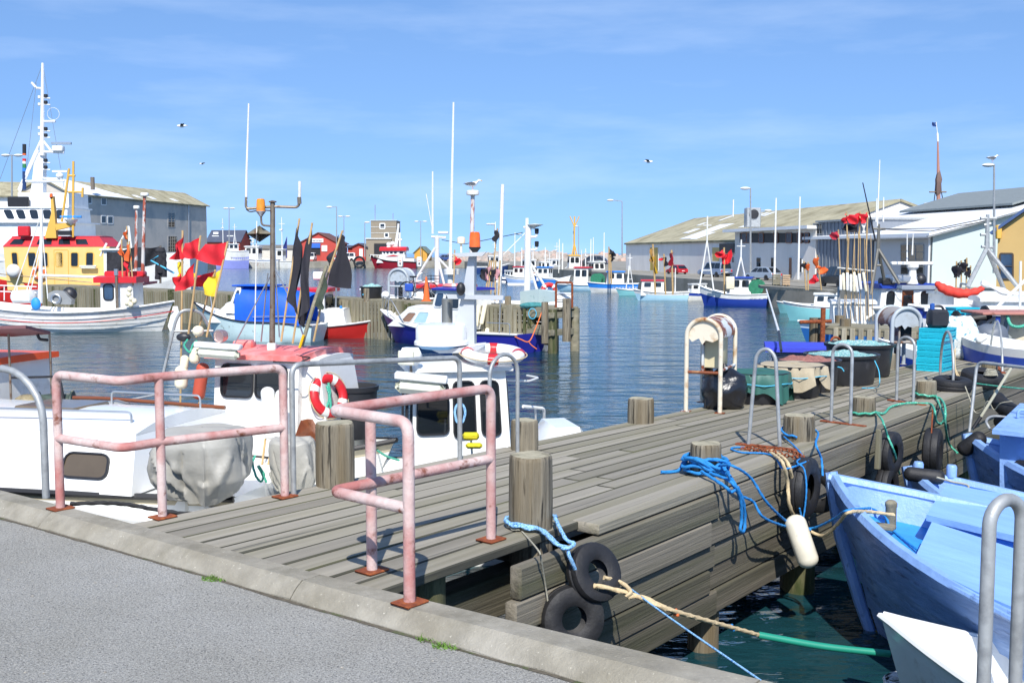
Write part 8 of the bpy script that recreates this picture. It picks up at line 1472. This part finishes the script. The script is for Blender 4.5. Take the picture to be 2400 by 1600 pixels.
# --- right hand quay buildings
WA, WB_ = (12.4, 118.0), (19.6, 75.5); t, P, A, B = bld('white_warehouse', 'long white warehouse with lichen-covered roof on the right quay', WA, WB_, 15.7, ZQ, 4.05, 6.75, mk('white_render', C('#efeae2'), .85, var=.05, vs=.4), m_roofb, over=.15, side=1)
sl = 2.7 / 7.85
def patch(s0, s1, k0, k1, sh=.0): MB().prism([P(s0, k0, 4.05 + sl * k0 + .22), P(s1, k0, 4.05 + sl * k0 + .22), P(s1 + sh, k1, 4.05 + sl * k1 + .22), P(s0 + sh, k1, 4.05 + sl * k1 + .22)], (0, 0, .02)).build('roof_patch', m_roofw, t, world=True)
for q in ((17, 20.5, .4, 4.4), (20.5, 22.2, .2, 2.0), (12.5, 14.2, 2.2, 3.4), (25, 26.2, 3.0, 4.2), (19.5, 20.3, 6.2, 7.2), (21, 21.8, 6.2, 7.2), (22.5, 23.3, 6.1, 7.2), (12.5, 13.2, 5.8, 7.2), (9.5, 10.4, 4.6, 5.4)): patch(*q)
wpx(t, WA, WB_, 1524, 580, 1543, 634, paint('mustard_door', '#b89a22'), m_white2, .1, nm='door'); wpx(t, WA, WB_, 1670, 580, 1687, 612, paint('ochre_shutter', '#b9a058'), m_white2, .1, nm='shutter'); MB().tube([Q(1718, 508, 92), Q(1719, 468, 92)], .06, 5).build('roof_aerial', m_white, t, world=True)
p = Q(1763, 533, 84); MB().cbx(-.55, .55, -.5, .5, 0, 1.5, .05, X=Matrix.Translation(p)).build('vent_box', m_galv, t, world=True); MB().lathe([(.34, 0), (.36, .08), (.1, .1)], 14, Matrix.Translation(p + V((0, -.5, 1.0))) @ Matrix.Rotation(R(90), 4, 'X')).build('fan', m_black, t, world=True)
# annex with a dark ribbon window
AA, AB = (17.25, 84.0), (19.95, 71.3); ax = V((.169, .985, 0)); t = thing('white_annex', 'two-storey white annex with a dark ribbon of windows under a flat roof', 'building', (*AA, ZQ)); a, b = V((*AA, 0)), V((*AB, 0)); u_ = (b - a).normalized(); n_ = V((-u_.y, u_.x, 0)); LA = (b - a).length
m_rend = mk('white_render', C('#efeae2'), .85); grime(m_rend, .5, (.88, .87, .85), (1, 1, .3))
PP = lambda s, k, z_: a + u_ * s + n_ * k + V((0, 0, z_)); zt_ = onwall(1800, 541, a, b).z; zb_ = onwall(1800, 570, a, b).z
MB().prism([PP(0, 0, ZQ), PP(LA, 0, ZQ), PP(LA, 5, ZQ), PP(0, 5, ZQ)], (0, 0, zt_ - ZQ)).build('wall', m_rend, t, world=True); MB().prism([PP(-.8, -.7, zt_), PP(LA + .1, -.7, zt_), PP(LA + .1, 5.2, zt_), PP(-.8, 5.2, zt_)], (0, 0, .22)).build('roof', m_roofw, t, world=True)
wpx(t, AA, AB, 1734, 546, 1899, 569, m_black, None, nm='ribbon_band', off=.02)
for x0_, x1_ in ((1740, 1750), (1752, 1760), (1780, 1790), (1815, 1824), (1844, 1856), (1870, 1880), (1888, 1896)): wpx(t, AA, AB, x0_, 547, x1_, 568, m_glassb, m_brown, .06, off=.05)
for x0_, y0_, x1_, y1_, gm in ((1717, 602, 1721, 615, m_glass), (1774, 604, 1784, 627, m_glass), (1808, 604, 1818, 632, m_glass), (1850, 604, 1857, 652, m_brown), (1872, 605, 1880, 638, m_glass)): wpx(t, AA, AB, x0_, y0_, x1_, y1_, gm, m_white2, .05, nm='door' if gm is m_brown else 'window')
MB().prism([onwall(1696, 593, V((*WA, 0)), V((*WB_, 0))) + V((-.4, -.2, 0)), onwall(1731, 592, V((*WA, 0)), V((*WB_, 0))) + V((-.4, -.2, 0)), onwall(1731, 570, V((*WA, 0)), V((*WB_, 0))) + V((-.4, -.2, 0)), onwall(1696, 571, V((*WA, 0)), V((*WB_, 0))) + V((-.4, -.2, 0))], (.3, .05, 0)).build('dark_gate', m_black, t, world=True)
for x_, y0_, lb in ((1818, 464, 'left white flagpole in front of the annex'), (1874, 461, 'right white flagpole in front of the annex')): o = MB().tube([Q(x_ - 3, 655, 68), Q(x_ + 1, y0_, 68)], [.075, .045], 8).build('flagpole', m_white); tag(o, lb, 'flagpole')
# dark grey cladded block
m_clad = mk('grey_metal_cladding', C('#868c94'), .5, .2, var=.06, vs=1, st=(14, 14, .3)); DA, DB = (20.05, 71.2), (21.45, 64.6); a, b = V((*DA, 0)), V((*DB, 0)); u_ = (b - a).normalized(); n_ = V((-u_.y, u_.x, 0)); LA = (b - a).length; zt_ = onwall(1950, 520, a, b).z; t = thing('grey_clad_block', 'grey metal-clad block between the annex and the white-roofed hall', 'building', (*DA, ZQ))
MB().prism([PP(0, 0, ZQ), PP(LA, 0, ZQ), PP(LA, 6, ZQ), PP(0, 6, ZQ)], (0, 0, zt_ - ZQ)).build('wall', m_clad, t, world=True); MB().prism([PP(-.1, -.15, zt_), PP(LA + .1, -.15, zt_), PP(LA + .1, 6.2, zt_), PP(-.1, 6.2, zt_)], (0, 0, .12)).build('roof', m_galv, t, world=True); wpx(t, DA, DB, 1907, 525, 1927, 548, m_glass, m_galv, .05)
for i in range(14): a_ = PP(.3 + i * LA / 14.5, -.03, ZQ); MB().bx(-.02, .02, -.02, .02, 0, zt_ - ZQ - .01, X=Matrix.Translation(a_)).build('cladding_rib', m_clad, t, world=True)
# white-roofed hall: grey front, mint gable
m_lg = mk('light_grey_wall', C('#c4c6c6'), .8, var=.04, vs=.5); HA, HB = (21.5, 64.4), (22.6, 58.3); a, b = V((*HA, 0)), V((*HB, 0)); u_ = (b - a).normalized(); n_ = V((-u_.y, u_.x, 0)); LA = (b - a).length; t = thing('white_roofed_hall', 'light grey hall with broad white roof and mint gable wall', 'building', (*HA, ZQ))
pr = [(0, ZQ), (0, 4.1), (9.5, 6.55), (19, 4.1), (19, ZQ)]; mb = MB(); mb.add([PP(0, k, z_) for k, z_ in pr], [tuple(range(5))]); mb.add([PP(0, 0, ZQ), PP(LA, 0, ZQ), PP(LA, 0, 4.1), PP(0, 0, 4.1)], [(0, 1, 2, 3)]); mb.build('wall', m_lg, t, world=True); MB().prism([PP(LA, k, z_) for k, z_ in pr], u_ * -.2).build('gable_wall', mk('mint_wall', C('#c3d3d0'), .8, var=.04, vs=.5), t, world=True)
sl = 2.45 / 9.5
MB().prism([PP(-9, -.4, 4.1 - sl * .4 + .02), PP(LA + .3, -.4, 4.1 - sl * .4 + .02), PP(LA + .3, 9.5, 6.57), PP(-9, 9.5, 6.57)], (0, 0, .18)).build('roof', m_roofw, t, world=True); MB().prism([PP(LA + .2, -.5, 4.1 - sl * .5 - .02), PP(LA + .36, -.5, 4.1 - sl * .5 - .02), PP(LA + .36, 9.5, 6.5), PP(LA + .2, 9.5, 6.5)], (0, 0, .1)).build('verge', m_galv, t, world=True)
MB().prism([PP(-6, 5.0, 5.75), PP(LA - .5, 5.0, 5.75), PP(LA - .5, 9.2, 6.95), PP(-6, 9.2, 6.95)], (0, 0, .12)).build('raised_roof', mk('grey_corrugated', C('#7f8684'), .6, var=.12, vs=6, st=(3, .2, 1)), t, world=True)
wpx(t, HA, HB, 2113, 574, 2165, 642, m_glass, m_galv, .06, bars=(3, 4)); MB().tube([PP(LA - .15, -.1, ZQ), PP(LA - .15, -.1, 4.0)], .06, 6).build('downpipe', m_white, t, world=True); MB().tube([PP(-.2, -.45, 3.95), PP(LA + .3, -.45, 3.95)], .07, 6).build('gutter', m_galv, t, world=True)
# yellow building at the right edge
m_ylw = mk('yellow_wall', C('#c4a468'), .85, var=.06, vs=.6, bump=.1, bs=4); YA, YB = (21.3, 47.6), (28.26, 43.6); t, P, A, B = bld('yellow_building', 'yellow gabled building with blue-grey roof edge at the right frame edge', YA, YB, 8, ZQ, 4.13, 7.2, m_ylw, paint('blue_grey_verge', '#4a5f86'), over=.25, ridge='across', rth=.12, side=1)
wpx(t, YA, YB, 2346, 596, 2372, 652, m_glassb, mk('dark_frame', C('#4a3f34'), .6), .07, bars=(1, 2)); MB().cbx(-.12, .12, -.25, .05, 0, .6, .03, X=Matrix.Translation(onwall(2336, 560, V((*YA, 0)), V((*YB, 0))))).build('wall_lamp', m_yel2, t, world=True)
# cars, pallets on the right quay
sil = mk('silver_paint', C('#aab4bd'), .28, .5, var=.03, coat=.5); qv = lambda x, y: W(x, y, ZQ + .004)
p = qv(1675, 649); car('silver-blue off-roader parked by the white warehouse', p, R(118), 'suv', mk('silver_blue_paint', C('#8d9bb0'), .3, .4, coat=.5)).scale = (.62,) * 3; p = qv(1786, 656); car('silver hatchback parked in front of the annex', p, R(125), 'hatch', sil).scale = (.62,) * 3; p = qv(1586, 642); car('red car half hidden behind the turquoise boat', p, R(110), 'hatch', paint('car_red', '#a81f2c', .3)).scale = (.55,) * 3; p = qv(1968, 672); car('dark van behind the orange flags', p, R(100), 'suv', mk('dark_green_car', C('#2a3238'), .3)).scale = (.6,) * 3
for i, (x_, y_, lb, mt) in enumerate(((1819, 668, 'grey pallet box on the quay edge', m_slat), (1842, 669, 'tan pallet box on the quay edge', mk('tan_pallet', C('#b49a7a'), .9, var=.2, vs=3)))):
    p = qv(x_, y_); k = p.y / F; t = thing('pallet_box', lb, 'pallet box', p, R(-8), 'pallet boxes on the right quay')
    for j in range(5): MB().cbx(-9 * k, 9 * k, -8 * k, 8 * k, (1 + j * 5) * k, (5 + j * 5) * k, .02).build('board', mt, t)
    for x2 in (-7, 0, 7): MB().bx((x2 - 1.5) * k, (x2 + 1.5) * k, -8 * k, 8 * k, 0, .9 * k).build('runner', mt, t)
# distant ship mast with flag
t = thing('far_ship_mast', 'tall brown ship mast with a blue flag beyond the white roofs', 'mast', Q(2200, 500, 140)); mq_ = lambda x, y: Q(x, y, 140); MB().tube([mq_(2200, 520), mq_(2199, 400), mq_(2198, 330)], [.3, .2, .1], 8).build('lower_mast', mk('brown_mast', C('#a97a6a'), .6), t, world=True); MB().tube([mq_(2198, 332), mq_(2197, 312)], .13, 6).build('mast_top', m_white, t, world=True); MB().tube([mq_(2178, 450), mq_(2218, 450)], .1, 5).build('yard', m_steel, t, world=True); flagcloth(t, mq_(2194, 287), mq_(2194, 297), mq_(2185, 296), mq_(2185, 286), m_dkb, amp=.1); MB().tube([mq_(2197, 312), mq_(2194, 286)], .05, 5).build('topmast', m_white, t, world=True)
for a, b in (((2198, 405), (2188, 480)), ((2198, 405), (2212, 480)), ((2199, 410), (2195, 460))): MB().tube([mq_(*a), mq_(*b)], .06, 4).build('shroud', m_black, t, world=True)
MB().lathe([(.2, -1.6), (.42, -1.0), (.38, 0), (.45, .5), (.15, 1.7)], 8, Matrix.Translation(mq_(2199, 430)), wob=.1).build('furled_sail', mk('furled_brown', C('#6f5a52'), .8), t, world=True)
